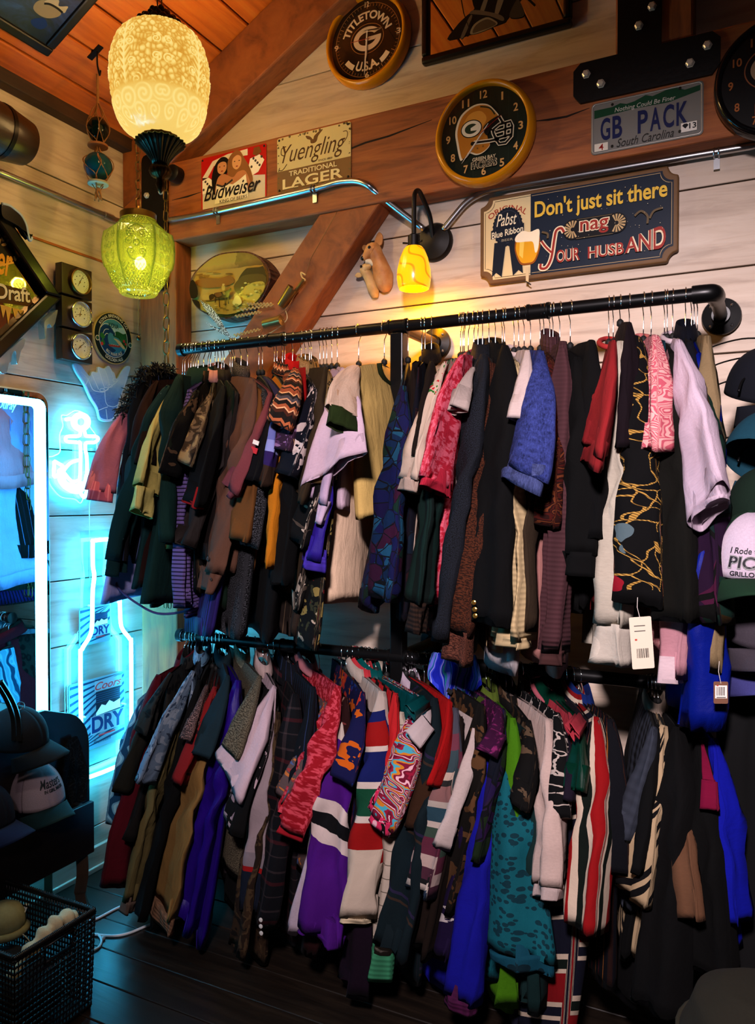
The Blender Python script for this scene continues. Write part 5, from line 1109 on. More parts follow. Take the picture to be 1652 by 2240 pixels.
def sleeve_mesh(P0, P1, P2, h, w0, w1, th0, th1, rng, wr=.006, NR=22, NS=26, slant=0.0, cap=True, nf=2.0):
    """a hanging sleeve: a soft flattened tube, wide along h, with long folds; open at the cuff"""
    b = MB(); V = []; UV = []; Ln = 0; prev = None; LT = (P1-P0).length+(P2-P1).length
    for i in range(NR+1):
        f = i/NR; p = (1-f)**2*P0+2*f*(1-f)*P1+f*f*P2; T = (2*(1-f)*(P1-P0)+2*f*(P2-P1)).normalized()
        if prev is not None: Ln += (p-prev).length
        prev = p
        A = (h-T*h.dot(T)); A = A.normalized() if A.length > 1e-4 else h; B = T.cross(A).normalized()
        a = (w0+(w1-w0)*f)/2; t_ = (th0+(th1-th0)*f)/2; e = 1
        if cap: g = min(1, f*LT/.16); e = .16+.84*g**.75; a *= e; t_ *= .35+.65*g
        for k in range(NS):
            q = 2*pi*k/NS; c, s = cos(q), sin(q); x = math.copysign(abs(c)**.8, c); y = t_*math.copysign(abs(s)**1.15, s)
            fold = sin(x*pi*nf*.5+rng*2.1+Ln*2.2*sin(rng)); fold = math.copysign(abs(fold)**.7, fold)
            d = fold*wr*(.35+1.1*f)*e + mnoise.noise(Vector((x*1.1+rng, Ln*7+x*1.6, rng*3)))*wr*1.6*e
            d += max(0, 1-abs(f-.52)/.28)*wr*1.0*sin(Ln*46+x*3.2+rng)*(LT > .38)
            d += mnoise.noise(Vector((x*3+rng, Ln*24-x*5, s+rng)))*wr*.5*e
            gx = 1+.05*mnoise.noise(Vector((rng, Ln*9, math.copysign(1, c))))
            sl_ = slant*a*x*max(0, (f-.55)/.45)
            V.append(p+A*(a*x*gx)+B*(y+d)+T*sl_); UV.append((k/NS*(w0+w1)*.9, Ln))
    fs = []
    for i in range(NR):
        for k in range(NS): fs.append((i*NS+k, i*NS+(k+1) % NS, (i+1)*NS+(k+1) % NS, (i+1)*NS+k))
    base = NR*NS; T = (P2-P1).normalized(); c0 = P2; n0 = len(V)
    for k in range(NS): q = V[base+k]; V.append(c0+(q-c0)*.96-T*.002); UV.append((k/NS*(w0+w1)*.9, Ln))
    for k in range(NS): q = V[base+k]; V.append(c0+(q-c0)*.80-T*.06); UV.append((k/NS*(w0+w1)*.9, Ln-.05))
    for r_ in (base, n0):
        nx = n0 if r_ == base else n0+NS
        for k in range(NS): fs.append((r_+k, r_+(k+1) % NS, nx+(k+1) % NS, nx+k))
    fs.append(tuple(n0+NS+k for k in range(NS))); fs.append(tuple(range(NS-1, -1, -1)))
    b.add(V, fs, 0, UV); return b, Ln
GN = [0]
def G(rod, name, lab, cat, hook, S, C, w, hem, mat, sm=None, cuff=None, collar=None, ys=-.50, yc=None, th=.036, flare=.08, bth=.021, bow=.3, cl=.05, wr=.006, extra=None, hang=True, dn=.098, rear=True, tw=None, fold=.010, mw=1.0, sl=None):
    GN[0] += 1; rng = GN[0]*1.37; R = random.Random(GN[0])
    A_, B_ = lab.split('|'); label = (A_+' '+B_).strip()
    xr = BY(hook, 700, RY).x; N = Vector((xr, RY, RZ[rod]-dn)); S3 = BY(S[0], S[1], ys)
    if S3.z > N.z-.012: N.z = min(S3.z+.014, RZ[rod]-.045); S3.z = min(S3.z, N.z-.010)
    if N.z-S3.z > .15: S3.z = N.z-.15
    u = Vector((S3.x-N.x, S3.y-N.y, 0)); wd = u.length; u.normalize(); nr = Vector((-u.y, u.x, 0)); Z = Vector((0, 0, 1))
    t = thing(name, label, cat, N, (0, 0, 0), 'clothes on the '+('upper' if rod == 0 else 'lower')+' rail')
    H3 = BY(hem[0], hem[1], S3.y+.02); lean = H3-S3; zh = H3.z; lean = nr*lean.dot(nr)+u*max(-.05, min(.05, lean.dot(u)))
    NSg, NV = 26, 20; V = []; UV = []
    wb_ = min(wd, .245)
    for j in range(NV+1):
        v = j/NV
        for k in range(NSg):
            q = 2*pi*k/NSg; s = cos(q); l = sin(q); s = math.copysign(abs(s)**.8, s)
            ww = wd if s > 0 else wb_
            zt = N.z-(N.z-S3.z)*abs(s)**1.15-.004-(.012*exp(-(s*wd/.05)**2))
            b0 = (.0055+bth*min(1, v*4)**.7*(1+.35*v))*(1-.25*abs(s)**3)
            F = fold*v**.6*(sin(5.2*s+rng)+.6*sin(9.1*s+rng*2+1.5*v))*(1 if s > -.6 else .4)
            lat = b0*math.copysign(abs(l)**.7, l)+F+mnoise.noise(Vector((s*2+rng, v*4, l)))*.006*min(1, v*3)
            hz = zh+.012*sin(3*s+rng)*(1 if v == 1 else v)
            p = N+u*(ww*s*(1+flare*v*(1 if s > 0 else .0)))+lean*v**1.2+nr*lat; z = zt+(hz-zt)*v
            p.z = z; p.y = min(p.y, -.024)
            V.append(p-N); UV.append((s*wd+(.5 if l < 0 else 0), (1-v)*0+v*(N.z-zh)))
    fs = [(j*NSg+k, j*NSg+(k+1) % NSg, (j+1)*NSg+(k+1) % NSg, (j+1)*NSg+k) for j in range(NV) for k in range(NSg)]
    n0 = len(V)
    for k in range(NSg):
        p = V[NV*NSg+k]; c0 = lean+Vector((0, 0, p.z)); V.append(c0+(p-c0)*.9+Vector((0, 0, .05))); UV.append(UV[NV*NSg+k])
    for k in range(NSg): fs.append((NV*NSg+k, NV*NSg+(k+1) % NSg, n0+(k+1) % NSg, n0+k))
    b = MB(); b.add(V, fs, 0, UV); body = b.build('body', mat, t, smooth='all')
    sm = sm or mat
    if C:
        yc = yc if yc is not None else (-.565 if C[1]-S[1] > 330 else -.585)
        C3 = BY(C[0], C[1], yc); _, _, d1 = pix(C3); _, _, d0 = pix(S3)
        L = (C3-S3).length
        vd = Vector((C3.x-CAM.x, C3.y-CAM.y, 0)).normalized(); app1 = w[1]/FPX*d1; app0 = w[0]/FPX*d0
        nomi = .20 if L < .42 else .15
        base = abs(u.x*vd.y-u.y*vd.x); need = min(1, max(app0, app1)/nomi)
        a_u = math.asin(min(1, base)); rot = max(0, math.asin(need)-a_u) if tw is None else radians(tw)
        hh = Matrix.Rotation(rot, 3, 'Z') @ u
        if abs(hh.x*vd.y-hh.y*vd.x) < base: hh = Matrix.Rotation(-rot, 3, 'Z') @ u
        sgn = 1 if pix(C3+hh*.05)[0] < pix(C3)[0] else -1
        sn = max(.3, abs(hh.x*vd.y-hh.y*vd.x)); cs_ = sqrt(max(0, 1-sn*sn))
        w1 = max(.035, (app1-th*cs_*.6)/sn)*mw; w0 = max(.06, (app0-th*cs_*.6)/sn)*mw
        P0 = S3-u*.022-Z*.002; P2 = C3; P1 = S3+(C3-S3)*.38+u*bow*.10
        sl = (R.uniform(-.4, .2) if sl is None else sl*.62)*sgn
        sl *= .5 if L > .42 else 1; nf = R.choice((1.6, 2.2, 2.9)); wr *= 1.45
        sb, Ln = sleeve_mesh(P0-N, P1-N, P2-N, hh, w0*(1.2 if L > .42 else .7), w1*(1.06 if L > .42 else 1.14), th, th*.95, rng, wr, slant=sl, nf=nf); so_ = sb.build('sleeve', sm, t, smooth='all')
        if cuff:
            T = (P2-P1).normalized(); cu, _ = sleeve_mesh(P2-T*.004-N, P2+T*cl*.5-N, P2+T*cl-N, hh, w1*1.0, w1*.97, th*1.02, th*.95, rng, wr*.9, 5, 26, sl, False, nf)
            # collapse taper of first rings
            cu.build('cuff', cuff, so_, smooth='all')
        if rear:
            Sr = N-u*min(wd, .235); Sr.z = S3.z; Lr = min(L, .62); P0r = Sr+u*.035-Z*.02; P2r = Sr+u*.03-Z*Lr+nr*.02; P2r.y = min(P2r.y, -.07); P0r.y = min(P0r.y, -.07)
            rb, _ = sleeve_mesh(P0r-N, (P0r+P2r)/2-N, P2r-N, u, .07, .06, .02, .02, rng+9, .003, 10, 12); rb.build('sleeve', sm, t, smooth='all')
    if collar:
        kind, cm = collar if isinstance(collar, tuple) else (collar, mat); b = MB()
        ring = lambda r, q, z: N*0+u*(r*cos(q))+nr*(.34*r*sin(q)+.0)+Z*(z+.006-.024*cos(q))
        if kind == 'crew': b.tube([ring(.068, 2*pi*k/20, -.008) for k in range(20)], .007, 8, closed=True)
        else:
            rows = {'shirt': [(.062, -.02), (.058, .022), (.066, .026), (.088, -.010), (.082, -.016)], 'turtle': [(.062, -.02), (.058, .022), (.055, .032), (.066, .032), (.072, .0), (.066, -.01)], 'lapel': [(.07, -.02), (.062, .02), (.075, .026), (.115, -.035), (.105, -.05)], 'hood': [(.07, -.02), (.075, .02), (.1, .03), (.13, -.02), (.12, -.09), (.08, -.09)]}[kind]
            VV = [ring(r, 2*pi*k/24, z) for r, z in rows for k in range(24)]; UU = [(k/24*.3, i*.03) for i in range(len(rows)) for k in range(24)]
            b.add(VV, [(i*24+k, i*24+(k+1) % 24, (i+1)*24+(k+1) % 24, (i+1)*24+k) for i in range(len(rows)-1) for k in range(24)], 0, UU)
        b.build('collar', cm, t, smooth='all')
    if hang: hanger(N, u, wd, S3.z, rod, A_)
    if extra: extra(t, N, S3, u, nr)
    return t, N, S3, u, nr
def buttons(t, N, pts, mat, r=.006, y=-.60, nmn='button'):
    for px, py in pts:
        p = BY(px, py, y)-N; b = MB(); b.lathe([(r, 0), (r, .002), (r*.6, .003)], 12, M=Matrix.Translation(p) @ Matrix.Rotation(pi/2, 4, 'X')); b.build(nmn, mat, t)
BLK = '#0a0a0c'
# ---------------------------------------------------------------- upper rail, far left to the post
g1 = G(0, 'coverall', 'pale lavender long shirt with dark hem|at the far left of the upper rail', 'shirt', 399, (300, 830), None, (0, 0), (252, 1310), pl('#a8a8d8'), bth=.026, flare=.3)
t, N, S3, u, nr = g1
def pocketseams():
    b = MB()
    for s0 in (-.12, -.02, .08): b.tube([u*s0*-1+Vector((-.042-.004*k/8, 0, -.1-.06*k)) for k in range(9)], .0018, 5)
    b.tube([Vector((-.046, .16-.04*k, -.36)) for k in range(9)], .0018, 5); b.build('seams', plain('seam_blue', '#5a6ab0', .8), t)
    b = MB(); b.lathe([(.011, 0), (.011, .003), (.006, .004)], 14, M=Matrix.Translation((-.046, -.05, -.40)) @ Matrix.Rotation(-pi/2, 4, 'Y')); b.build('button', plain('blue_button', '#2a4ab0', .4), t)
pocketseams()
b = MB(); b.tube(spline([BY(px, py, -.50)-N for px, py in ((250, 1262), (262, 1290), (300, 1320), (345, 1342), (400, 1338), (430, 1320))], 5), .004, 6); b.build('hem_piping', plain('hem_purple', '#2a2250', .8), t, smooth='all')
G(0, 't_shirt', 'pink short sleeved tee with ribbed cuff|beside the neon anchor', 't-shirt', 404, (286, 868), (221, 1076), (34, 58), (262, 1060), pl('#d88a9c'), cuff=stripe([(3, '#c06a80'), (1, '#d88a9c')], .012), ys=-.51, yc=-.60, cl=.03, sl=0.05)
def fringe(t, N, S3, u, nr):
    b = MB(); R = random.Random(5)
    for k in range(620):
        f = R.random()**.7; s = .35+.65*min(1, f*1.3); p = u*((S3-N).length*s)+Vector((0, 0, (S3.z-N.z)*s))
        if f > .55: p = (S3-N)+(BY(270, 915, -.53)-S3)*((f-.55)/.45)
        p = p+Vector((R.uniform(-.018, .018), R.uniform(-.02, .01), R.uniform(-.012, .012))); d = Vector((R.gauss(0, .7), R.gauss(-.3, .7), R.gauss(.25, .7))).normalized()*R.uniform(.012, .03)
        b.tube([p, p+d*.5, p+d+Vector((R.uniform(-.004, .004), 0, -.005))], [.0022, .002, .0008], 4)
    b.build('fringe', plain('fringe_black', '#08080a', .8), t)['kind'] = 'stuff'
G(0, 'fringed_top', 'black top with shaggy fringed shoulders|third from the left of the upper rail', 'top', 412, (318, 806), (258, 1225), (24, 32), (262, 1235), stripe([(6, '#0a0a10'), (1, '#1a2030'), (4, '#0a0a10'), (.5, '#5a6a90')], .05), sm=stripe([(6, '#0c0c12'), (1, '#26304a'), (5, '#0a0a10')], .03, 0), extra=fringe, ys=-.50)
G(0, 'shirt', 'thin maroon brown shirt|behind the dark teal dotted shirt', 'shirt', 417, (333, 830), (300, 1000), (20, 22), (310, 1290), pl('#2e1510'))
G(0, 'shirt', 'dark teal long sleeved shirt with small dots|next to the fringed black top', 'shirt', 423, (362, 842), (256, 1218), (44, 44), (305, 1285), spots('#15383a', '#6a8a8a', 34, .0, .07), cuff=spots('#14383a', '#6a8a8a', 60, .0, .07), cl=.055, bow=.8)
G(0, 'blouse', 'dark brown blouse with short sleeve|peeking behind the teal dotted shirt', 'blouse', 428, (352, 850), (314, 1015), (26, 34), (330, 1320), pl('#26130e'))
G(0, 't_shirt', 'pale yellow shirt with rolled short sleeve|before the dark green sweatshirt', 'shirt', 433, (372, 848), (318, 1070), (34, 50), (368, 1200), pl('#b8a866'), cuff=pl('#c8ba76'), cl=.075, yc=-.60)
G(0, 'sweatshirt', 'dark green hooded sweatshirt|with wide hem hanging below the yellow shirt', 'sweatshirt', 445, (388, 818), (372, 1190), (52, 48), (330, 1325), pl('#123430'), collar=('hood', pl('#123632')), flare=.22, bth=.03)
G(0, 'shirt', 'navy shirt with purple striped tail|low behind the green sweatshirt', 'shirt', 455, (410, 850), (400, 1330), (12, 22), (420, 1355), stripe([(2, '#6a5a8a'), (1, '#2a2038')], .012, 1), yc=-0.53)
G(0, 'shirt', 'black shirt with glossy brown leaf print|right of the green sweatshirt', 'shirt', 460, (428, 852), (377, 1045), (40, 44), (440, 1290), leafy('#0a0908', '#5a4634', '#1c2418', 20), collar='shirt')
G(0, 'shirt', 'brown and cream camouflage print shirt|between black leaf print and black jacket', 'shirt', 470, (462, 858), (404, 1012), (34, 40), (455, 1300), camo(['#1a1410', '#3a2c1e', '#6a5844', '#8a7858'], 26), collar=('shirt', pl('#c09088')))
G(0, 'jacket', 'plain black jacket|left of the charcoal brown jacket', 'jacket', 477, (492, 842), (424, 1100), (42, 40), (470, 1380), pl('#0b0b0d'), cuff=pl('#8a1418'), cl=.008)
G(0, 'jacket', 'charcoal brown suede jacket with bent sleeve|left of the taupe shirt', 'jacket', 485, (522, 856), (405, 1195), (56, 52), (455, 1230), pl('#2a2220', .7), collar='shirt', bow=-1.0, wr=.010)
G(0, 'blouse', 'dark green blouse collar|peeking over the taupe shirt', 'blouse', 490, (512, 852), None, (0, 0), (500, 1330), pl('#10281c'))
G(0, 'shirt', 'taupe long sleeved shirt with open buttoned cuff|in the left half of the upper rail', 'shirt', 503, (556, 826), (462, 1250), (62, 60), (490, 1240), pl('#6a4c3e'), cuff=pl('#64483c'), cl=.06, wr=.009, extra=lambda t, N, S3, u, nr: buttons(t, N, [(456, 1222), (462, 1268)], plain('shirt_button', '#2a1e18', .3), y=-.60))
G(0, 'shirt', 'tan shirt with rounded tail|behind the taupe shirt', 'shirt', 508, (572, 850), (520, 1180), (34, 40), (540, 1250), pl('#6e4a26'))
G(0, 'dress', 'purple striped dress|reaching below the taupe shirt', 'dress', 513, (548, 858), None, (0, 0), (444, 1385), stripe([(2, '#33286a'), (1, '#100c22')], .014, 0), flare=.1)
G(0, 'sweater', 'long dark grey flecked knit coat|hanging lowest left of the pink tee', 'sweater', 527, (582, 850), (540, 1190), (40, 55), (514, 1392), speck('#0d0d10', '#5a5a60', 330, .55), collar=('turtle', speck('#2a2622', '#6a6058', 300, .5)), flare=.12, bth=.032)
G(0, 't_shirt', 'dusty pink short sleeved tee|beside the racing sleeve', 't-shirt', 541, (596, 858), (516, 1062), (42, 44), (535, 1150), pl('#7a4248'), cuff=pl('#70404a'), cl=.02, wr=.009, sl=-0.5)
def racelogo(t, N, S3, u, nr):
    b = MB()
    for k, (px, py, w_, h_, col) in enumerate(((560, 968, .020, .012, 0), (556, 985, .022, .016, 1), (549, 1028, .014, .014, 2))):
        p = BY(px, py, -.604)-N; b.box(p, (w_, .002, h_), k, Matrix.Rotation(.35, 3, 'Y'))
    b.build('sleeve_patches', [plain('patch_white', '#d8ccc0', .7), plain('patch_red', '#a81820', .7), plain('patch_lime', '#a8b040', .7)], t)
G(0, 'racing_shirt', 'black racing shirt with red and white sleeve patch|right of the dusty pink tee', 'shirt', 566, (600, 862), (545, 1055), (30, 34), (560, 1180), pl('#0c0d14'), extra=racelogo, yc=-.595)
G(0, 'shirt', 'lavender blue printed shirt with purple band|left of the golden garment', 'shirt', 574, (620, 860), (573, 1060), (34, 36), (590, 1180), zones([(0, '#3a3658'), (.06, '#6a70a8'), (.17, '#8a8fc0'), (.2, '#32205a'), (.235, '#3a2a20'), (.3, '#2a2430')]), yc=-.60)
G(0, 'robe', 'golden yellow long narrow robe|showing as a strip under the striped sweater', 'robe', 600, (632, 862), (592, 1245), (26, 26), (600, 1240), pl('#b8781c'), ys=-.50)
G(0, 'coat', 'slim black coat|behind the golden robe', 'coat', 606, (640, 862), (616, 1280), (30, 40), (590, 1400), pl('#09090b'), flare=.15)
G(0, 'sweater', 'brown and rust fair isle knit sweater|with short folded sleeve above the golden robe', 'sweater', 618, (650, 806), (608, 930), (70, 64), (640, 1180), fairisle(), collar=('shirt', fairisle()), yc=-.60, th=.06, wr=.004, sl=-0.5)
G(0, 'blouse', 'dull purple patterned blouse|peeking below the fair isle sweater', 'blouse', 623, (640, 860), (612, 985), (40, 40), (640, 1260), floral('#3a2438', ['#8a6a90', '#5a3a60', '#a08060'], 40), yc=-.59)
G(0, 'turtleneck', 'red turtleneck|behind the fair isle sweater', 'sweater', 640, (668, 800), None, (0, 0), (660, 1220), pl('#a01414'), collar=('turtle', pl('#b81818')))
G(0, 'shirt', 'navy shirt with large white hibiscus print|right of the fair isle sweater', 'shirt', 659, (690, 846), (622, 1040), (50, 52), (650, 1250), floral('#0e1120', ['#c8b8b4', '#a89a98', '#c8b8b4', '#0e1120'], 13, .36, '#b8a8a4'), yc=-.60)
G(0, 'jacket', 'beige collared canvas jacket|in the middle of the left group', 'jacket', 668, (716, 800), (660, 1090), (40, 40), (668, 1290), pl('#3c3020'), collar=('shirt', speck('#8a7050', '#a89070', 200)))
G(0, 'shirt', 'tan leopard print shirt|behind the lilac overshirt', 'shirt', 677, (722, 812), (700, 1060), (40, 30), (655, 1290), spots('#7a6440', '#2a2014', 60), collar=('shirt', spots('#7a6440', '#2a2014', 60)))
G(0, 'dress', 'brown dress with patterned border|reaching low behind the hibiscus shirt', 'dress', 681, (700, 860), None, (0, 0), (640, 1385), stripe([(4, '#2e241e'), (.6, '#5a4a3c'), (3, '#2e241e'), (.4, '#6a5a48')], .08, 0), flare=.15)
G(0, 'windbreaker', 'purple windbreaker with elastic cuff|under the lilac overshirt', 'jacket', 700, (738, 850), (686, 1215), (40, 52), (676, 1290), pl('#35248a', .6), cuff=rib('#35248a', 200), cl=.03, wr=.009)
G(0, 'shirt', 'black and cream scrollwork print shirt|low under the purple windbreaker', 'shirt', 708, (745, 860), (655, 1190), (34, 40), (655, 1330), leafy('#0c0a0a', '#a89a8c', '#4a4038', 24))
G(0, 'blouse', 'dark floral blouse with yellow flowers|hanging lowest beside the cream shirt', 'blouse', 715, (752, 862), None, (0, 0), (672, 1398), floral('#0c0b0b', ['#8a7a4a', '#a89888', '#6a1a1e', '#5a5040'], 16, .4, '#3a3a28'), flare=.3)
G(0, 'shirt', 'lilac white shirt with turned up cuff|partly covered by the wide lilac sleeve', 'shirt', 726, (744, 812), (698, 1096), (60, 56), (700, 1130), pl('#b8a2b8'), cuff=pl('#c4b0c4'), cl=.055, yc=-.57)
G(0, 't_shirt', 'lilac white tee with very wide sleeve|left of the khaki ringer tee', 't-shirt', 738, (752, 802), (730, 1028), (56, 122), (745, 1120), pl('#c4aebc'), yc=-.62, wr=.005, bow=.5, sl=0.7)
G(0, 'trousers', 'long cream linen shirt with curved tail|filling the middle below the ringer tee', 'shirt', 785, (724, 826), None, (0, 0), (712, 1330), pl('#e0c4aa'), flare=-.02, bth=.03)
def ringer(t, N, S3, u, nr):
    b = MB(); b.tube(spline([u*(.085*cos(q))+nr*.016*1+Vector((0, 0, -.02-.05*sin(q))) + nr*.006 for q in [pi*k/8 for k in range(9)]], 3), .008, 8); b.build('neck_band', pl('#2a3218'), t, smooth='all')
    b = MB(); b.tube(spline([u*.0+nr*.03+Vector((0, 0, -.075)), u*.004+nr*.034+Vector((0, 0, -.095)), u*-.008+nr*.034+Vector((0, 0, -.11)), u*-.016+nr*.034+Vector((0, 0, -.095)), u*-.012+nr*.03+Vector((0, 0, -.075))], 4), .003, 6); b.build('hanging_loop', pl('#2a3218'), t, smooth='all')
G(0, 't_shirt', 'khaki ringer tee with green neckband and cuffs|facing right beside the post', 't-shirt', 841, (776, 800), (756, 912), (70, 66), (797, 1135), pl('#c4a86c'), sm=pl('#d0b8a4'), cuff=pl('#2c3a18'), cl=.045, yc=-.615, extra=ringer, fold=.006, bth=.026)
G(0, 'robe', 'dark blue stained glass print robe|standing before the rack post', 'robe', 893, (882, 842), (840, 1310), (46, 62), (812, 1330), patch(['#161a4a', '#0e2a4a', '#1a1040', '#20506a', '#3a1030', '#103028', '#141848'], 34), yc=-.57, th=.05)
# ---------------------------------------------------------------- upper rail, right of the post
G(0, 'vest', 'brown leather vest|first to the right of the rack post', 'vest', 923, (902, 792), None, (0, 0), (898, 1000), stripe([(3, '#1c100a'), (1, '#2e1c12')], .06, 0), fold=.006)
G(0, 'dress', 'dark patterned dress|behind the brown leather vest', 'dress', 930, (915, 800), None, (0, 0), (885, 1365), patch(['#0c0c1c', '#1a1020', '#102030', '#2a1018', '#0c1830'], 22), flare=.15)
G(0, 'jacket', 'dark brown jacket with rope trim|between the vest and embroidered sweatshirt', 'jacket', 944, (945, 788), (915, 1000), (26, 24), (925, 1200), pl('#1e130c'), collar='shirt')
G(0, 'sweatshirt', 'cream sweatshirt with embroidered flowers|left of the pink tee', 'sweatshirt', 1008, (972, 788), (905, 1052), (40, 42), (912, 1250), mixmat(['#2f6a2a', '#b02030', '#1f7a3a', '#d0788a'], 60, '#b8a698', .12), cuff=pl('#b09c90'), cl=.03, wr=.010)
G(0, 'dress', 'bright flowered dress|low under the embroidered sweatshirt', 'dress', 1013, (975, 840), None, (0, 0), (900, 1255), floral('#b0a090', ['#c06030', '#2f6a3a', '#b0303a', '#d0a040'], 24))
G(0, 'shirt', 'dark teal corduroy shirt with brown cuff|hanging under the pink tee', 'shirt', 1016, (985, 830), (916, 1320), (34, 42), (925, 1340), stripe([(1, '#122c28'), (1, '#0c1c1a')], .02, 0), cuff=stripe([(1, '#3a2a22'), (1, '#241a16')], .012, 1), cl=.075)
G(0, 'blouse', 'pale gauze floral blouse|lowest beside the lower rail bracket', 'blouse', 1025, (990, 830), None, (0, 0), (915, 1392), floral('#6a6a70', ['#a07068', '#90807a'], 18))
G(0, 't_shirt', 'bright pink mottled tee|with wide short sleeve beside the charcoal blazer', 't-shirt', 1037, (1008, 774), (952, 1058), (56, 66), (950, 1325), speck('#b02a40', '#d0687a', 60, .5), cuff=pl('#b83048'), cl=.02, collar=('crew', pl('#a05060')), yc=-.60, sl=-0.1)
G(0, 'blouse', 'white blouse|behind the charcoal blazer', 'blouse', 1046, (1035, 800), (1000, 900), (34, 30), (985, 1300), pl('#a89a94'))
G(0, 'blazer', 'charcoal blazer with long straight sleeve|right of the pink tee', 'blazer', 1056, (1058, 772), (968, 1400), (62, 46), (960, 1390), speck('#0e1014', '#262a34', 500, .5), collar='lapel', th=.05, yc=-.57)
G(0, 'coat', 'brown wool coat|between charcoal and black blazers', 'coat', 1070, (1078, 790), (1005, 1380), (36, 54), (1005, 1440), speck('#2a160e', '#56301e', 300, .5), cuff=speck('#38201a', '#6a4234', 300, .5), cl=.075, th=.045)
G(0, 'blazer', 'black blazer with gold cuff buttons|right of the charcoal blazer', 'blazer', 1084, (1108, 752), (1078, 1365), (74, 96), (1020, 1440), pl('#08080a'), collar='lapel', th=.06, yc=-.58, extra=lambda t, N, S3, u, nr: buttons(t, N, [(1037, 1318), (1039, 1333), (1040, 1347)], plain('gold_button', '#b8883c', .25, .9), y=-.62))
G(0, 'sweater', 'cream knit sweater|with slouching cuff right of the black blazer', 'sweater', 1099, (1132, 788), (1126, 1395), (40, 52), (1098, 1420), rib('#a8926c', 160), cuff=rib('#a8926c', 160), cl=.02, th=.05, wr=.010)
G(0, 'skirt', 'long white skirt|showing under the cream sweater', 'skirt', 1104, (1142, 800), None, (0, 0), (1112, 1466), pl('#b4acac'), flare=.1)
G(0, 't_shirt', 'white tee|peeking left of the denim shirt', 't-shirt', 1125, (1158, 762), (1136, 920), (34, 30), (1122, 1300), pl('#c0b0ac'), collar=('crew', pl('#c0b0ac')))
G(0, 'shirt', 'taupe corduroy shirt|behind the denim shirt', 'shirt', 1135, (1160, 800), (1138, 1380), (30, 34), (1125, 1330), pl('#3e3226'))
G(0, 'denim_shirt', 'blue denim shirt with wide short sleeve|in the middle of the right group', 'denim shirt', 1147, (1190, 764), (1146, 1030), (30, 112), (1166, 1385), denim('#0c1230', '#465294'), cuff=denim('#161c3a', '#5a6494'), cl=.035, yc=-.63, th=.055, wr=.005, sl=-0.7)
G(0, 'blouse', 'blush pink blouse|between denim shirt and maroon paisley', 'blouse', 1161, (1196, 800), (1188, 960), (22, 24), (1186, 1440), pl('#a87a74'))
G(0, 'shirt', 'maroon paisley shirt|left of the plum ribbed sweater', 'shirt', 1182, (1210, 782), (1196, 1150), (34, 36), (1200, 1240), paisley(['#2a0c08', '#48160e', '#2a0c08', '#6a3a20'], 34), th=.045)
G(0, 'skirt', 'beige pleated skirt|low between denim and plum sweater', 'skirt', 1190, (1212, 830), None, (0, 0), (1190, 1436), stripe([(2, '#8a6a5e'), (1, '#b09284')], .03, 0))
G(0, 'sweater', 'plum brown ribbed knit sweater|in the middle of the right group', 'sweater', 1203, (1236, 742), (1212, 1425), (36, 34), (1222, 1440), rib('#3c2226', 190), cuff=rib('#38201f', 130), cl=.03, collar=('turtle', rib('#3c2226', 190)), th=.055, yc=-.56, bth=.03)
G(0, 'skirt', 'white skirt with rounded hem|lowest under the plum sweater', 'skirt', 1210, (1240, 800), None, (0, 0), (1228, 1478), pl('#c4b4ae'))
G(0, 'dress', 'black flounced dress|right of the plum sweater', 'dress', 1225, (1268, 778), (1262, 1210), (40, 84), (1255, 1330), pl('#070708'), cuff=pl('#09090b'), cl=.05, th=.06)
G(0, 'coat', 'black coat|behind the red tee', 'coat', 1248, (1300, 740), (1290, 1180), (40, 50), (1270, 1330), pl('#08080b'), th=.05)
G(0, 't_shirt', 'coral red short sleeved sweatshirt|beside the gold chain print shirt', 'sweatshirt', 1332, (1345, 740), (1301, 985), (40, 64), (1310, 1345), pl('#8e2a2e'), wr=.003, cuff=pl('#88282c'), cl=.035, collar=('crew', pl('#b04040')), yc=-.62, sl=-0.8)
G(0, 'cardigan', 'white cardigan with bulky rolled cuff|left of the gold chain print shirt', 'cardigan', 1342, (1362, 742), (1338, 1365), (34, 66), (1330, 1440), pl('#b8b0a2'), cuff=pl('#c0b8ac'), cl=.09, th=.06, wr=.009)
G(0, 'blouse', 'dark plum blouse|behind the gold chain print shirt', 'blouse', 1357, (1378, 700), (1370, 980), (30, 22), (1370, 1200), pl('#1c0e18'), dn=.05)
G(0, 'dress', 'black dress with gold rope and tassel print|widest garment right of centre', 'dress', 1377, (1398, 732), (1392, 1320), (62, 110), (1368, 1430), goldchain(), th=.075, yc=-.60, wr=.008)
G(0, 'blouse', 'pink paisley blouse|between chain print dress and olive jacket', 'blouse', 1408, (1436, 728), (1440, 985), (46, 44), (1440, 1425), paisley(['#b8606e', '#d09a98', '#b8606e', '#d8a8a4'], 30), collar=('crew', pl('#c07a78')), th=.05)
G(0, 'blouse', 'teal blouse|peeking behind the pink paisley blouse', 'blouse', 1425, (1455, 742), None, (0, 0), (1458, 1300), pl('#123c48'))
G(0, 'jacket', 'dark olive black jacket with wide sleeve|right of the pink paisley blouse', 'jacket', 1454, (1480, 770), (1482, 1360), (50, 92), (1476, 1420), pl('#15140f'), th=.07, yc=-.60)
G(0, 'shirt', 'pink and white shirt tails|hanging lowest right of the price tag', 'shirt', 1460, (1470, 790), (1470, 1485), (24, 26), (1448, 1430), pl('#b88a92'), cuff=pl('#c4b0b4'), cl=.01)
G(0, 't_shirt', 'white tee with long wide sleeve|near the right end of the upper rail', 't-shirt', 1472, (1486, 738), (1552, 1108), (34, 90), (1500, 1250), pl('#c4b2c0'), cuff=pl('#c4b2c0'), cl=.012, collar=('crew', pl('#c8b8c0')), yc=-.66, th=.05, wr=.004, sl=0.6)
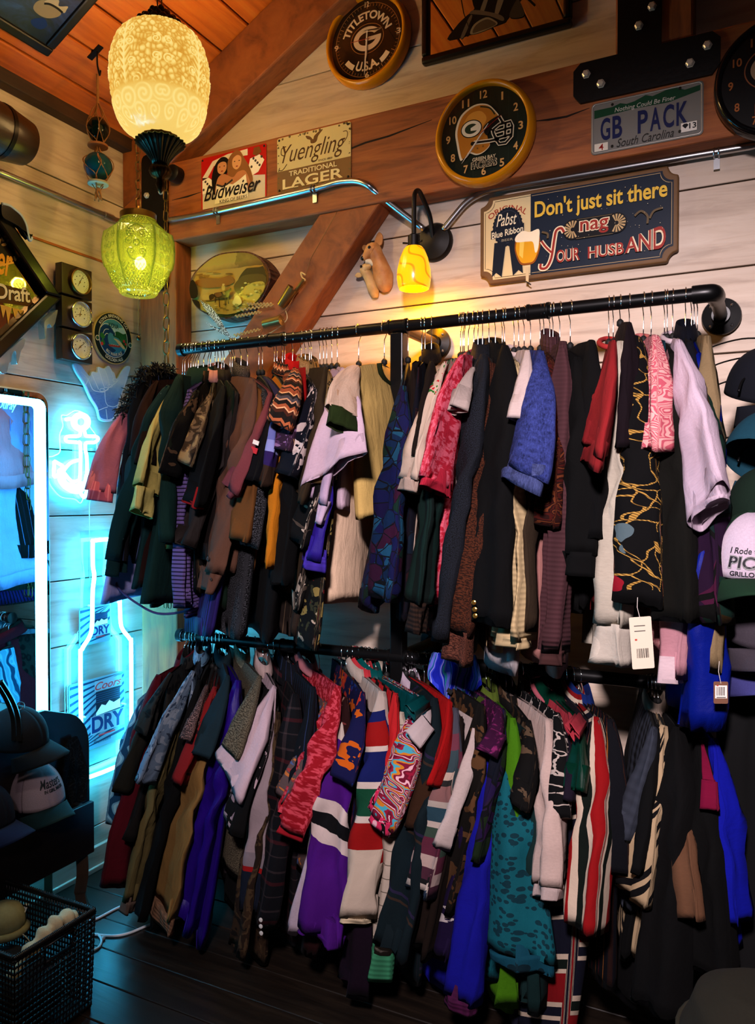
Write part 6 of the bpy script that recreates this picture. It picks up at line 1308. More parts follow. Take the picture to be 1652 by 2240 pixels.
G(0, 'jacket', 'navy jacket|behind the white wide sleeved tee', 'jacket', 1500, (1512, 742), (1524, 960), (40, 36), (1520, 1380), pl('#0b1020'), collar='shirt', yc=-.55)
G(0, 'shirt', 'patchwork shirt of purple ochre and green|under the white tee sleeve', 'shirt', 1513, (1535, 780), (1562, 1362), (40, 58), (1552, 1370), patch(['#2a1230', '#3a2a12', '#123028', '#3a2c6a', '#4a1838', '#0f2a2a'], 9, '#0a0a0a'), th=.05, yc=-.60)
G(0, 'jacket', 'beige jacket with strap loops on the edge|last on the upper rail', 'jacket', 1526, (1550, 730), (1556, 1470), (26, 30), (1556, 1440), pl('#8a785c'), yc=-.57, th=.045)
# ---------------------------------------------------------------- lower rail
def lo(*a, **k): return G(1, *a, **k)
lo('blouse', 'pale blue swirl print blouse|at the far left of the lower rail', 'blouse', 400, (300, 1530), (246, 1800), (34, 34), (258, 1840), swirl(['#6aa0b8', '#8ab8c8', '#6aa0b8', '#1c4a6a'], 7, 8))
lo('coat', 'long maroon coat|second from the left of the lower rail', 'coat', 408, (340, 1478), (254, 1930), (44, 60), (262, 1940), pl('#5c1022'), collar='shirt', th=.05)
lo('shirt', 'black leopard print shirt|right of the maroon coat', 'shirt', 415, (368, 1475), (318, 1600), (32, 34), (330, 1800), spots('#2a2824', '#08080a', 40), collar='shirt')
lo('t_shirt', 'dark olive tee|between the maroon coat and grey printed shirt', 't-shirt', 423, (352, 1520), (270, 1725), (36, 42), (300, 1900), pl('#26241c'))
lo('jacket', 'dark grey brown jacket with pointed elbow|low at the left of the lower rail', 'jacket', 430, (362, 1530), (282, 1840), (40, 54), (310, 2000), pl('#1c1816'), bow=-.6)
lo('shirt', 'grey blue script print short sleeved shirt|in front at the left', 'shirt', 440, (420, 1470), (322, 1708), (50, 54), (360, 1900), leafy('#6a7a8c', '#8a94a0', '#3a4658', 34), collar=('shirt', leafy('#5a7a90', '#7a94a8', '#3a4658', 30)), yc=-.59)
lo('jacket', 'khaki jacket with narrow sleeve|showing a pale cuff near the floor', 'jacket', 446, (400, 1520), (285, 1968), (32, 28), (330, 1950), pl('#6e6240'), cuff=pl('#6c5a50'), cl=.04)
lo('coat', 'long black coat|left of the tan bomber sleeve', 'coat', 452, (436, 1490), (312, 2000), (38, 40), (350, 2010), pl('#0a0b0c'))
lo('sweater', 'pinkish flecked sweater|peeking behind the red print shirt', 'sweater', 462, (452, 1502), (415, 1620), (32, 32), (420, 1900), speck('#3a2c2a', '#8a6a64', 300, .55))
lo('bomber_jacket', 'tan bomber jacket with ribbed cuff|hanging low in front at the left', 'jacket', 470, (462, 1520), (360, 1980), (44, 50), (400, 1960), pl('#86693f'), cuff=rib('#6a4c38', 180), cl=.055, wr=.008)
lo('shirt', 'red shirt with dark blotches|left of the purple velvet coat', 'shirt', 478, (470, 1505), (392, 1712), (34, 34), (440, 1800), floral('#7a1c1e', ['#3a1018', '#a83a34', '#22304a'], 18, .3))
lo('blouse', 'slate teal blouse|between the red print and purple coat', 'blouse', 484, (500, 1480), (440, 1650), (32, 32), (460, 1900), pl('#1c3038'), collar='shirt')
lo('coat', 'deep purple velvet coat|in the left part of the lower rail', 'coat', 492, (524, 1490), (408, 2020), (48, 56), (440, 2040), satin('#2e1478'), wr=.010, th=.05)
lo('sweater', 'grey tweed sweater with tall collar|left of the white tee', 'sweater', 527, (572, 1480), (508, 1640), (36, 36), (520, 1900), speck('#3a342a', '#6a6252', 300, .5), collar=('turtle', speck('#5a5648', '#7a7462', 300, .5)))
lo('shirt', 'black shirt with white piping|behind the white tee', 'shirt', 540, (588, 1510), (520, 1800), (34, 40), (540, 2000), pl('#0a0a0c'))
lo('shirt', 'black shirt with big pale flowers|under the white tee', 'shirt', 556, (600, 1540), (508, 1780), (46, 50), (540, 1960), floral('#0a090b', ['#a8949a', '#8a7880'], 13, .36, '#a08c94'), yc=-.57)
lo('t_shirt', 'white tee with plain short sleeve|brightest at the left of the lower rail', 't-shirt', 574, (604, 1504), (504, 1700), (40, 88), (545, 1930), pl('#b8a4ac'), collar=('shirt', pl('#b09c98')), yc=-.60, th=.05, sl=-0.5)
lo('baseball_shirt', 'grey baseball shirt with red and blue cuff|right of the white tee', 'shirt', 584, (590, 1548), (545, 1985), (44, 44), (560, 1900), zones([(0, '#8a7c80'), (.40, '#7a7076'), (.44, '#8a1418'), (.455, '#141c2c'), (.6, '#141c2c')]), th=.05)
lo('shirt', 'brown camouflage hunting shirt|reaching the floor behind the plaid shirt', 'shirt', 596, (610, 1560), (525, 2080), (30, 44), (570, 2090), camo(['#1a120c', '#3a2a1c', '#4a3a28', '#2a1c12'], 20))
lo('flannel_shirt', 'dark plaid flannel shirt with snap cuffs|left of the red paisley blouse', 'shirt', 614, (650, 1520), (582, 2010), (66, 70), (640, 2060), plaid('#0b0c14', '#5a4a4a', '#6a1a20', .11), collar=('shirt', plaid('#0b0c14', '#5a4a4a', '#6a1a20', .11)), th=.07, extra=lambda t, N, S3, u, nr: buttons(t, N, [(571, 2012), (571, 2026), (572, 2041)], plain('pearl_snap', '#a8a4a0', .2), y=-.615, nmn='snap'))
lo('jacket', 'black and blue pinstripe jacket|behind the plaid flannel shirt', 'jacket', 629, (690, 1505), (640, 1800), (44, 40), (660, 2040), stripe([(5, '#0c0f18'), (.5, '#2a3450')], .02, 0), collar='lapel')
lo('blouse', 'red paisley long sleeved blouse|left of the purple windbreaker', 'blouse', 669, (746, 1498), (642, 1800), (58, 54), (690, 1900), speck('#8a1424', '#b84a58', 70, .52), cuff=pl('#9a1c2c'), cl=.02, collar=('shirt', pl('#b87a80')), wr=.010, yc=-.60, th=.055)
lo('shirt', 'small flowered shirt|peeking left of the red paisley blouse', 'shirt', 660, (720, 1540), (616, 1745), (24, 26), (680, 1900), floral('#5a4a4a', ['#a86a3a', '#4a5a80', '#8a3a3a'], 40))
lo('shirt', 'white long sleeved shirt|hanging low under the red paisley blouse', 'shirt', 682, (735, 1600), (648, 2035), (34, 26), (670, 1990), pl('#b0a2ae'))
lo('blouse', 'maroon flowered blouse|between the red and purple garments', 'blouse', 698, (762, 1528), (678, 2080), (34, 32), (700, 2060), floral('#2a0a0c', ['#6a3434', '#8a6a60', '#4a1414'], 16, .3))
lo('windbreaker', 'purple windbreaker with white and black bands|left of the colour block jacket', 'jacket', 746, (752, 1556), (706, 2040), (56, 112), (735, 2060), zones([(0, '#b0a49c'), (.1, '#4a1070'), (.26, '#b8aaa6'), (.30, '#0c0c12'), (.335, '#b8aaa6'), (.37, '#4a1070'), (.7, '#4a1070')], tilt=.5), cuff=pl('#4a1070'), cl=.01, wr=.010, th=.07, yc=-.62)
lo('shirt', 'navy shirt with bright orange flowers|right of the banded windbreaker', 'shirt', 757, (798, 1517), (748, 1700), (34, 42), (760, 1950), floral('#141444', ['#b05a14', '#5a1a6a', '#a83a2a', '#1a3a7a'], 15, .42), yc=-.59)
lo('jacket', 'long purple coat|reaching lowest in the middle', 'coat', 768, (812, 1560), (772, 2160), (40, 56), (790, 2170), pl('#1c061e'))
lo('jacket', 'colour block windbreaker in red, blue, green and cream|near the middle of the lower rail', 'jacket', 781, (842, 1510), (780, 2000), (56, 62), (800, 2010), zones([(0, '#a89c94'), (.045, '#15205a'), (.075, '#8a1414'), (.135, '#b8aca4'), (.15, '#15205a'), (.225, '#b8aca4'), (.24, '#0f4a34'), (.31, '#b8aca4'), (.325, '#8a1414'), (.395, '#b0a294'), (.7, '#a8977c')], tilt=-.28), cuff=rib('#a8977c', 160), cl=.012, collar=('shirt', pl('#b0a298')), wr=.010, th=.07, yc=-.60)
lo('shirt', 'coral shirt with black scroll panel|right of the colour block jacket', 'shirt', 792, (872, 1500), (812, 1860), (28, 30), (830, 1920), stripe([(2, '#a8262a'), (1.6, '#120a0a')], .06, 0), collar=('shirt', pl('#b84048')))
lo('dress', 'white tiered dress with green hem|low in the middle near the floor', 'dress', 800, (884, 1560), (840, 2075), (34, 50), (850, 2060), stripe([(9, '#a89c90'), (.7, '#6a6258')], .035, 1), cuff=rib('#2a6a4a', 160), cl=.075, th=.06)
lo('blouse', 'teal satin blouse|behind the orange paisley shirt', 'blouse', 808, (916, 1482), (898, 1560), (30, 26), (880, 1900), satin('#0c4a4c'), collar=('shirt', satin('#0f5a5a')))
lo('shirt', 'orange and magenta paisley shirt with flowers|right of the colour block jacket', 'shirt', 823, (928, 1505), (836, 1780), (46, 66), (870, 1950), paisley(['#6a1430', '#c8a0a8', '#7a1a3a', '#b87a2a', '#4a98a8', '#8a1c3c'], 22, 30), cuff=floral('#b8305a', ['#c8a0a8', '#12080c'], 40), cl=.018, yc=-.60, th=.055)
lo('shirt', 'white and navy striped shirt|behind the dark teal jacket', 'shirt', 846, (945, 1540), (905, 1620), (22, 22), (890, 1960), stripe([(2, '#a89c9c'), (1, '#1a1a3c'), (1, '#3a0c18')], .05, 0))
lo('jacket', 'long dark teal jacket with slanting bands|in the middle of the lower rail', 'jacket', 889, (958, 1512), (868, 2080), (50, 84), (905, 2150), stripe([(14, '#0c1e24'), (.7, '#2a2440'), (1, '#0c1e24'), (.6, '#3a2c24')], .16, 1, .5), wr=.008, th=.055, yc=-.61)
lo('sweater', 'brown sweater with white shirt collar|right of the dark teal jacket', 'sweater', 898, (962, 1555), (912, 1815), (28, 30), (930, 2000), pl('#3a2414'), collar=('shirt', pl('#b8a8b4')))
lo('blouse', 'bright red blouse|between brown sweater and landscape print', 'blouse', 903, (990, 1528), (948, 1720), (24, 20), (960, 1950), pl('#9a1014'))
lo('shirt', 'landscape print shirt in mauve and grey|in front right of the middle', 'shirt', 913, (1004, 1552), (918, 1945), (46, 62), (960, 2000), zones([(0, '#4a4a54'), (.06, '#6a3a48'), (.1, '#3a4a50'), (.15, '#a8988c'), (.17, '#2a2a2a'), (.185, '#7a5a58'), (.22, '#9a9088'), (.235, '#2a4450'), (.27, '#a89c94'), (.285, '#3a4a40'), (.31, '#5a2a3c'), (.35, '#a08e88'), (.38, '#4a2a38'), (.41, '#1a1a1c'), (.42, '#a89c94'), (.435, '#2a3a4c'), (.5, '#2a3a4c')], tilt=-.3), yc=-.60, th=.05)
lo('sweater', 'brown cardigan|behind the landscape print shirt', 'cardigan', 930, (1015, 1570), (930, 2080), (34, 40), (960, 2090), pl('#22160f'))
lo('shirt', 'white narrow sleeved shirt|left of the brown leaf print shirt', 'shirt', 941, (1052, 1578), (974, 1850), (26, 20), (1000, 1980), pl('#b4a6a2'))
lo('shirt', 'brown and black leaf print shirt|right of the narrow white sleeve', 'shirt', 961, (1062, 1540), (975, 1990), (44, 40), (1010, 2040), leafy('#140f0a', '#4a3420', '#5a4028', 18), collar=('shirt', leafy('#1c1610', '#4a3a2a', '#3a2c20', 22)))
lo('sweatshirt', 'dark purple sweatshirt with white flower|low beside the blue fleece', 'sweatshirt', 972, (1075, 1600), (966, 2095), (34, 34), (1010, 2110), floral('#1c0a34', ['#1c0a34', '#1c0a34', '#1c0a34', '#a8a0a0'], 9, .3))
lo('fleece_jacket', 'royal blue fleece with maroon cuff|low in the middle of the right half', 'fleece', 984, (1082, 1620), (1010, 2180), (50, 72), (1010, 2190), pl('#16168a'), cuff=rib('#3a0c30', 200), cl=.025, th=.075, yc=-.60)
lo('shirt', 'purple and green patchwork shirt|above the royal blue fleece', 'shirt', 1000, (1108, 1552), (1046, 1880), (36, 36), (1070, 1990), patch(['#241440', '#3a1a4a', '#1a2a14', '#4a5a20', '#2a1a38', '#0c1020'], 20), collar=('shirt', pl('#1a4a4a')))
lo('blouse', 'magenta tie dye blouse|peeking behind the leaf print shirt', 'blouse', 1018, (1098, 1530), (1065, 1650), (26, 24), (1080, 1900), speck('#3a0a34', '#7a2a60', 60))
lo('shirt', 'lime green long shirt|with shoulder above the teal leopard robe', 'shirt', 1066, (1128, 1574), (1112, 2195), (52, 40), (1115, 2200), pl('#4a7a0c'), collar=('shirt', pl('#5a6a2a')), th=.05)
lo('robe', 'teal leopard print robe with wide skirt|in front at the middle right', 'robe', 1076, (1112, 1620), (1142, 2085), (44, 140), (1075, 2130), spots('#0e5a64', '#0a3640', 100, .0, .42), cuff=spots('#0c4858', '#082a34', 44, .0, .3), cl=.03, flare=.1, bth=.05, th=.07, yc=-.60)
lo('shirt', 'dark teal shirt with small white marks|behind the teal leopard robe', 'shirt', 1092, (1160, 1600), (1168, 2200), (34, 44), (1160, 2200), spots('#0f2c2c', '#6a8888', 30, 0, .08))
lo('shirt', 'black and tan zipped shirt|left of the long white shirt', 'shirt', 1110, (1162, 1580), (1140, 1760), (36, 34), (1150, 2100), leafy('#0c0a08', '#3a2a1c', '#5a4a3a', 24), collar='shirt')
lo('shirt', 'long white shirt with hanging sleeve|right of the lime green shirt', 'shirt', 1124, (1208, 1576), (1204, 1935), (36, 66), (1195, 2060), pl('#b8a49c'), cuff=pl('#b0a09c'), cl=.03, th=.06, yc=-.61)
lo('blouse', 'black blouse with white crackle lines|right of the long white shirt', 'blouse', 1142, (1226, 1560), (1228, 1790), (34, 36), (1220, 2020), crackle('#08080a', '#a89c94', 26, .04), th=.045)
lo('blouse', 'dusky purple blouse|between crackle blouse and green satin', 'blouse', 1165, (1242, 1600), (1240, 1750), (34, 34), (1240, 2000), pl('#22182a'))
lo('sweater', 'coral pink sweater|peeking above the green satin shirt', 'sweater', 1190, (1252, 1535), (1252, 1600), (24, 20), (1250, 1900), pl('#a8404c'), collar=('crew', pl('#a8606a')))
lo('shirt', 'emerald satin shirt|left of the red striped polo', 'shirt', 1203, (1270, 1555), (1250, 1728), (40, 42), (1262, 2000), satin('#0a3a2c'), collar=('lapel', satin('#0a3a2c')))
lo('blouse', 'dark plum scarf blouse|behind the emerald satin shirt', 'blouse', 1240, (1288, 1520), None, (0, 0), (1270, 1800), pl('#1c1420'))
lo('polo_shirt', 'red polo with navy and cream stripes|large in front at the right', 'polo shirt', 1256, (1312, 1570), (1284, 2030), (44, 86), (1196, 2260), stripe([(6, '#121426'), (1, '#b0a090'), (1.6, '#0c1a14'), (.8, '#b0a090'), (5, '#7a1018'), (.8, '#b0a090'), (1.6, '#121426'), (.8, '#b0a090')], .20, 1, .6), sm=stripe([(2.0, '#8a1218'), (.5, '#b8a898'), (.6, '#0e1a14'), (.5, '#b8a898'), (.5, '#8a1218'), (.5, '#b8a898'), (.8, '#0e2a1c'), (.5, '#b8a898'), (1.5, '#12142a'), (.5, '#b8a898')], .098, 0), collar=('shirt', stripe([(1, '#7a1418'), (1, '#b0a090'), (1, '#121426')], .03, 1)), th=.08, yc=-.63, bth=.05, flare=.3)
lo('shirt', 'dark shirt with thin coloured stripes|right of the red polo', 'shirt', 1270, (1345, 1560), (1350, 1900), (44, 46), (1330, 2160), stripe([(4, '#0a0c16'), (.4, '#8a5a2a'), (3, '#0a0c16'), (.5, '#5a1a20')], .035, 0), collar=('shirt', pl('#15306a')), th=.05)
lo('sweater', 'slate grey cable sweater|at the left of the last lower group', 'sweater', 1422, (1434, 1566), (1366, 1830), (26, 26), (1380, 2000), rib('#2a2e38', 90), ys=-.52, yc=-.56)
lo('coat', 'black tasselled coat|behind the grey cable sweater', 'coat', 1430, (1442, 1570), (1400, 1900), (30, 40), (1380, 2100), pl('#08080a'))
lo('jacket', 'cream jacket with black stripes|left of the large black jacket', 'jacket', 1438, (1456, 1585), (1386, 1960), (36, 52), (1390, 2080), stripe([(5, '#a89478'), (.8, '#0e0c10'), (.6, '#a89478'), (.8, '#0e0c10')], .07, 0, .5), collar=('shirt', pl('#a8988a')), th=.05, yc=-.58)
lo('jacket', 'large black jacket with dark maroon panel|at the lower right', 'jacket', 1446, (1490, 1580), (1448, 2200), (90, 130), (1440, 2230), pl('#09080a'), th=.10, yc=-.60, bth=.05)
lo('trousers', 'beige trouser hem|low to the right of the black jacket', 'trousers', 1468, (1480, 1700), (1514, 2008), (8, 40), (1490, 2030), pl('#6e503c'), th=.03, yc=-.63)
lo('coat', 'long black wool coat|near the right end of the lower rail', 'coat', 1500, (1540, 1630), (1560, 2120), (70, 110), (1560, 2200), pl('#060607'), th=.09, yc=-.58, bth=.05)
lo('blouse', 'magenta blouse edge|between the black coat and blue fleece', 'blouse', 1512, (1540, 1625), (1548, 1770), (8, 8), (1570, 2000), pl('#7a0c3c'), th=.014, mw=.45)
lo('fleece_jacket', 'bright blue fleece jacket|last garment of the lower rail', 'fleece', 1522, (1566, 1620), (1614, 2010), (26, 30), (1600, 2050), pl('#0f1a9a'), th=.05, yc=-.57)
# ================================================================ loose pieces on the rack
G(0, 'dress', 'royal blue velvet dress with draped hem|hanging below the beige strapped jacket', 'dress', 1519, (1536, 770), (1530, 1590), (40, 128), (1510, 1560), pl('#0c2488', .5), th=.07, yc=-.53, wr=.016, sl=.5, hang=True)
def tag_(name, label, c, w, h, col, rot, lines, strip=None):
    t = thing(name, label, 'tag', c, rot)
    b = MB(); b.prism(rrect(-w/2, -h/2, w/2, h/2, .003, 3), 0, .0006); b.build('card', plain('card '+col, col, .6), t)
    D = Decal(.0006)
    if strip: D.p('#d8d0c8', rect(*strip))
    x0, y0, x1, y1 = lines; R = random.Random(4); x = x0; q = []
    while x < x1: wd = R.choice((.0008, .0014, .002)); q.append(rect(x, y0, x+wd, y1)); x += wd+R.choice((.0008, .0012, .002))
    D.many('#1c1a1a', q); D.many('#5a5650', [rect(-w*.3, y_, w*.2, y_+.002) for y_ in (h*.32, h*.22)] if not strip else [rect(x0, y0-.005, x1, y0-.003)]); D.many('#a83a30', [rect(-w*.3, h*.05, -w*.2, h*.08)] if not strip else [rect(x0, y1+.002, x0+.004, y1+.004)])
    D.build('print', t)
    b = MB(); b.tube([(0, h/2-.004, .001), (-.003, h/2+.02, -.004), (.002, h/2+.04, -.012)], .0007, 5); b.build('string', plain('tag_string', '#b8b0a8', .6), t)
FACE = (pi/2-.02, 0, YAW-.02)
tag_('price_tag', 'white price tag with bar code under the gold rope print dress', BY(1404, 1406, -.665), .047, .110, '#c8bca8', (pi/2-.02, -.07, YAW), (-.012, -.032, .014, -.012))
tag_('price_tag', 'brown price tag with white bar code sticker near the blue dress', BY(1577, 1515, -.62), .030, .046, '#6a4634', FACE, (-.009, -.006, .010, .012), (-.012, -.012, .013, .015))
# swirl print scarf over the lower rail
c = BY(998, 1445, -.34)
t = thing('scarf', 'blue swirl print silky cloth with small black label over the lower rail', 'scarf', c)
b = MB(); V = []; UV = []; NA, NB = 22, 24
for sd in (0, 1):
    for j in range(NB+1):
        v = j/NB
        for i in range(NA+1):
            s = i/NA*2-1; wd = .062*(1+.25*sin(v*3.0))*(1-.55*max(0, v-.55)/.45*abs(s)); x = s*wd+.012*v
            z = -.135*v*(1-.10*abs(s)**2)-.0*sd+.022*(1-(2*v-0)**2 if v < .3 else .64); y = -.012-.02*v-.010*sin(6*s+4*v)-.010*(1-v)+(.010+.008*v)*sd
            V.append((x, y, z)); UV.append((x*1.3, -z))
n1 = (NA+1)*(NB+1); fs = []
for sd in (0, 1):
    for j in range(NB):
        for i in range(NA):
            a = sd*n1+j*(NA+1)+i; fs.append((a, a+1, a+NA+2, a+NA+1) if sd == 0 else (a, a+NA+1, a+NA+2, a+1))
b.add(V, fs, 0, UV); b.build('cloth', swirl(['#1a2aa0', '#3a4ac0', '#8a90d0', '#1a2aa0', '#2a7a88', '#6a70c8'], 6, 7), t, smooth='all')
p = BY(984, 1512, -.40)-c; b = MB(); b.box(p, (.016, .002, .012), 0, Matrix.Rotation(.5, 3, 'Y')); b.build('label', plain('black_label', '#08080a', .6), t)

# ================================================================ caps
def cap_(label, loc, fwd, up, crown, brim, front=None, text=None, cat='cap', name='billed_hat', a=.083, bb=.094, h=.118, grp=None, bl=.072):
    F = Vector(fwd).normalized(); Uv = Vector(up); Uv = (Uv-F*Uv.dot(F)).normalized(); L = Uv.cross(F)
    t = thing(name, label, cat, loc, Matrix((F, L, Uv)).transposed().to_euler(), grp)
    ell = lambda q, z, o=0: Vector(((bb+o)*cos(q)*(1-(max(0, z)/h)**2.4)**.5, (a+o)*sin(q)*(1-(max(0, z)/h)**2.4)**.5, z))
    def shell(q0, q1, mat, nme, o=0.0):
        NQ, NZ = 40, 16; V = []
        for i in range(NZ+1):
            z = h*sin(pi/2*i/NZ)*(1 if i else 0)
            for k in range(NQ+1):
                q = q0+(q1-q0)*k/NQ; g = 1-.022*exp(-((((q/(pi/3)) % 1)-.5)**2)*0)*0
                sm = exp(-(min((q % (pi/3)), pi/3-(q % (pi/3)))/.05)**2)*.0016
                p = ell(q, min(z, h*.9995), o-sm); V.append(p)
        fs = [(i*(NQ+1)+k, i*(NQ+1)+k+1, (i+1)*(NQ+1)+k+1, (i+1)*(NQ+1)+k) for i in range(NZ) for k in range(NQ)]
        b = MB(); b.add(V, fs); ob = b.build(nme, mat, t, smooth='all'); m = ob.modifiers.new('thick', 'SOLIDIFY'); m.thickness = .002; m.offset = -1; return ob
    if front: shell(pi/3, 2*pi-pi/3, crown, 'crown'); shell(-pi/3, pi/3, front, 'front_panel', .0004)
    else: shell(0, 2*pi, crown, 'crown')
    V = []; NQ, NR_ = 26, 8; q0 = radians(66)
    for i in range(NR_+1):
        for k in range(NQ+1):
            s = k/NQ*2-1; q = s*q0; e = ell(q, 0); r = i/NR_; ext = bl*(1-abs(s)**2.6)+.004
            V.append(e+Vector((ext*r, 0, -.030*r*s*s*1.2-.014*r*r-.016*s*s)))
    b = MB(); b.add(V, [(i*(NQ+1)+k, i*(NQ+1)+k+1, (i+1)*(NQ+1)+k+1, (i+1)*(NQ+1)+k) for i in range(NR_) for k in range(NQ)]); ob = b.build('brim', brim, t, smooth='all'); m = ob.modifiers.new('thick', 'SOLIDIFY'); m.thickness = .004
    b = MB(); b.lathe([(.008, h-.002), (.008, h+.002), (.004, h+.005)], 14); b.build('button', crown, t, smooth=True)
    for (s_, w_, z0, z1, sh, bo, col, off) in text or []:
        V, Fc = letters(s_, sh, bo); xs = [p[0] for p in V]; ys = [p[1] for p in V]; x0, x1, y0, y1 = min(xs), max(xs), min(ys), max(ys)
        b = MB(); b.add([ell(((x-x0)/(x1-x0)-.5)*w_/a+off, z0+(y-y0)/(y1-y0)*(z1-z0), .0016 if z > 0 else .0004) for x, y, z in V], Fc); b.build('lettering', plain('thread '+col, col, .7), t)
    return t
CL = lambda c: pl_ob(c)
def pl_ob(c, sc=300):
    k = 'capcloth '+c
    if k in _MC: return _MC[k]
    m = Mat(k, .9, 0, .2); nz = m.noise(m.ob, sc, 2); m.color(m.mix(nz, c, tuple(x*.7 for x in hx(c)[:3]))); m.bump(nz, .2, .002); _MC[k] = m.m; return m.m
tocam = lambda p: (CAM-Vector(p)).normalized()
def hung(px, py, t): return DP(px, py, t)
rgt = Vector((cos(YAW), sin(YAW), 0)); Zv = Vector((0, 0, 1))
hs = hung(1690, 1000, 1.80)
t = thing('hat_stand', 'black wire hat stand at the right edge carrying caps', 'hat stand', (hs.x, hs.y+.02, 0))
b = MB(); b.tube([(0, 0, .0), (0, 0, 1.74)], .010, 12); b.build('pole', MP, t, smooth=True)
b = MB(); b.lathe([(.16, 0), (.16, .012), (.03, .02), (.012, .03)], 32); b.build('base', MP, t, smooth=True)
for k, z in enumerate((1.66, 1.50, 1.38, 1.26, 1.13, 1.07)):
    b = MB(); b.tube(spline([(0, 0, z), (-.03, -.01, z+.02), (-.06, -.04, z+.01), (-.07, -.06, z-.02)], 5), .003, 6); b.build('wire_arm', MP, t, smooth='all')
for px, py in ((1556, 760), (1562, 800), (1570, 842)):
    p = DP(px, py, 1.92)-Vector((hs.x, hs.y+.02, 0)); b = MB(); b.tube(spline([(0, 0, p.z), (p.x*.5, p.y*.5, p.z+.01), p, p+Vector((-.006, -.01, -.02)), p+Vector((.004, -.012, -.03))], 5), .002, 6); b.build('wire_clip', plain('dark_wire', '#2a2826', .3, .8), t, smooth='all')
def hcap(label, px, py, tt, tilt, yaw, *a, **k):
    p = hung(px, py, tt); v = tocam(p); v = Vector((v.x, v.y, 0)).normalized(); f = Matrix.Rotation(radians(yaw), 3, 'Z') @ v
    side = Zv.cross(f); f2 = Matrix.Rotation(radians(tilt), 3, side) @ f; up = Matrix.Rotation(radians(tilt), 3, side) @ Zv
    return cap_(label, p, f2, up, *a, **k, grp='caps on the stand at the right')
hcap('black navy cap, topmost on the hat stand at the right', 1668, 868, 1.86, 20, 30, pl_ob('#070a14'), pl_ob('#070a14'))
hcap('teal mesh cap on the hat stand above the white cap', 1668, 1015, 1.74, 35, 150, pl_ob('#0c3848'), pl_ob('#0c3040'), h=.13)
hcap('dark green mesh cap tucked behind the white lettered cap', 1672, 1130, 1.80, 30, 20, pl_ob('#0a1e14'), pl_ob('#0a1e14'))
hcap('white cap with pickle lettering and dark green brim at the right edge', 1640, 1250, 1.68, 6, 8, pl_ob('#0a2416'), pl_ob('#0c2a18'), front=pl_ob('#b8a8b8'), h=.128, text=[('I Rode the', .07, .052, .064, .12, .01, '#15121a', -.22), ('PICKLE', .115, .020, .048, .1, .05, '#7a7a7a', .02), ('PICKLE', .112, .023, .046, .1, .012, '#15121a', .02), ("GRILLO'S PICKLES", .11, .006, .016, 0, .02, '#15121a', .05)])
hcap('worn grey cap under the white cap with pickle lettering', 1668, 1392, 1.74, 10, 15, pl_ob('#3a343c'), pl_ob('#3a343c'))
hcap('lavender blue cap, lowest on the hat stand', 1664, 1455, 1.78, 5, 10, pl_ob('#3a3a70'), pl_ob('#3c3c78'))
p = DP(1680, 1700, 1.86); t = thing('dark_filler_bag', 'black garment bag hanging under the caps at the right edge', 'bag', (p.x, p.y, 0))  # added bag shape that darkens the region below the caps
V = []; NQ, NZ = 28, 16
for i in range(NZ+1):
    z = .04+.98*i/NZ
    for k in range(NQ):
        q = 2*pi*k/NQ; r = (1+.10*sin(5*q+z*3)+.05*sin(9*q))*(1 if i < NZ-2 else (.8 if i < NZ else .4)); V.append((.105*r*cos(q), .15*r*sin(q), z))
b = MB(); b.add(V, [(i*NQ+k, i*NQ+(k+1) % NQ, (i+1)*NQ+(k+1) % NQ, (i+1)*NQ+k) for i in range(NZ) for k in range(NQ)]+[tuple(range(NQ-1, -1, -1)), tuple(NZ*NQ+k for k in range(NQ))]); b.build('bag_body', pl_ob('#050506'), t, smooth='all')
b = MB(); b.tube([(-.105, -.06, .1), (-.11, -.06, .5), (-.105, -.06, .95)], .003, 6); b.build('zip', plain('zip', '#1a1a1c', .4, .6), t)

# ================================================================ the dark bench at the left
M_BEN = wood('ebony_stained_wood', ('#080605', '#120c08', '#1a110b'), (4, .5, 4), .38, 8)
t = thing('bench', 'dark wooden bench with arched back and trough front, against the left wall', 'bench', (.15, -.52, 0))
def bp(b, name, mat=M_BEN, **k):
    for i, q in enumerate(b.v): b.v[i] = (q[0]-.15, q[1]+.52, q[2])
    return b.build(name, mat, t, **k)
b = MB(); b.box((.259, -.86, .307), (.018, .70, .170)); bp(b, 'front_board', bevel=.003)
b = MB(); b.box((.15, -.519, .300), (.20, .018, .15)); bp(b, 'end_board', bevel=.003)
b = MB(); b.box((.15, -.86, .245), (.20, .68, .016)); bp(b, 'shelf', bevel=.002)
R0 = LX(95, 1553, .15); R1 = LX(192, 1745, .15); ya = R1.y; zt = R0.z
pl_ = [(-1.2, .26), (ya, .26), (ya, zt-.16)] + [(ya-.13+.13*cos(q), zt-.16+.135*sin(q)) for q in [pi/2*k/8 for k in range(1, 8)]] + [(R0.y, zt), (-1.0, zt), (-1.2, zt-.1)]
b = MB(); b.prism(pl_, 0, .022, M=Matrix(((0, 0, 1, .139), (1, 0, 0, 0), (0, 1, 0, 0), (0, 0, 0, 1)))); bp(b, 'arched_back', bevel=.004)
def leg(pts, rs):
    b = MB(); b.tube(spline(pts, 6), [r for r in rs for _ in range(6)][:6*(len(pts)-1)]+[rs[-1]], 4); bp(b, 'leg', wood('worn_leg_wood', ('#2a1a0c', '#4a2e14', '#5a3a1a'), (4, 4, .5), .4, 8) if 'lw' not in _MC else _MC['lw'])
_MC['lw'] = wood('worn_leg_wood', ('#1a1008', '#2e1c0e', '#3c2614'), (4, 4, .5), .4, 8)
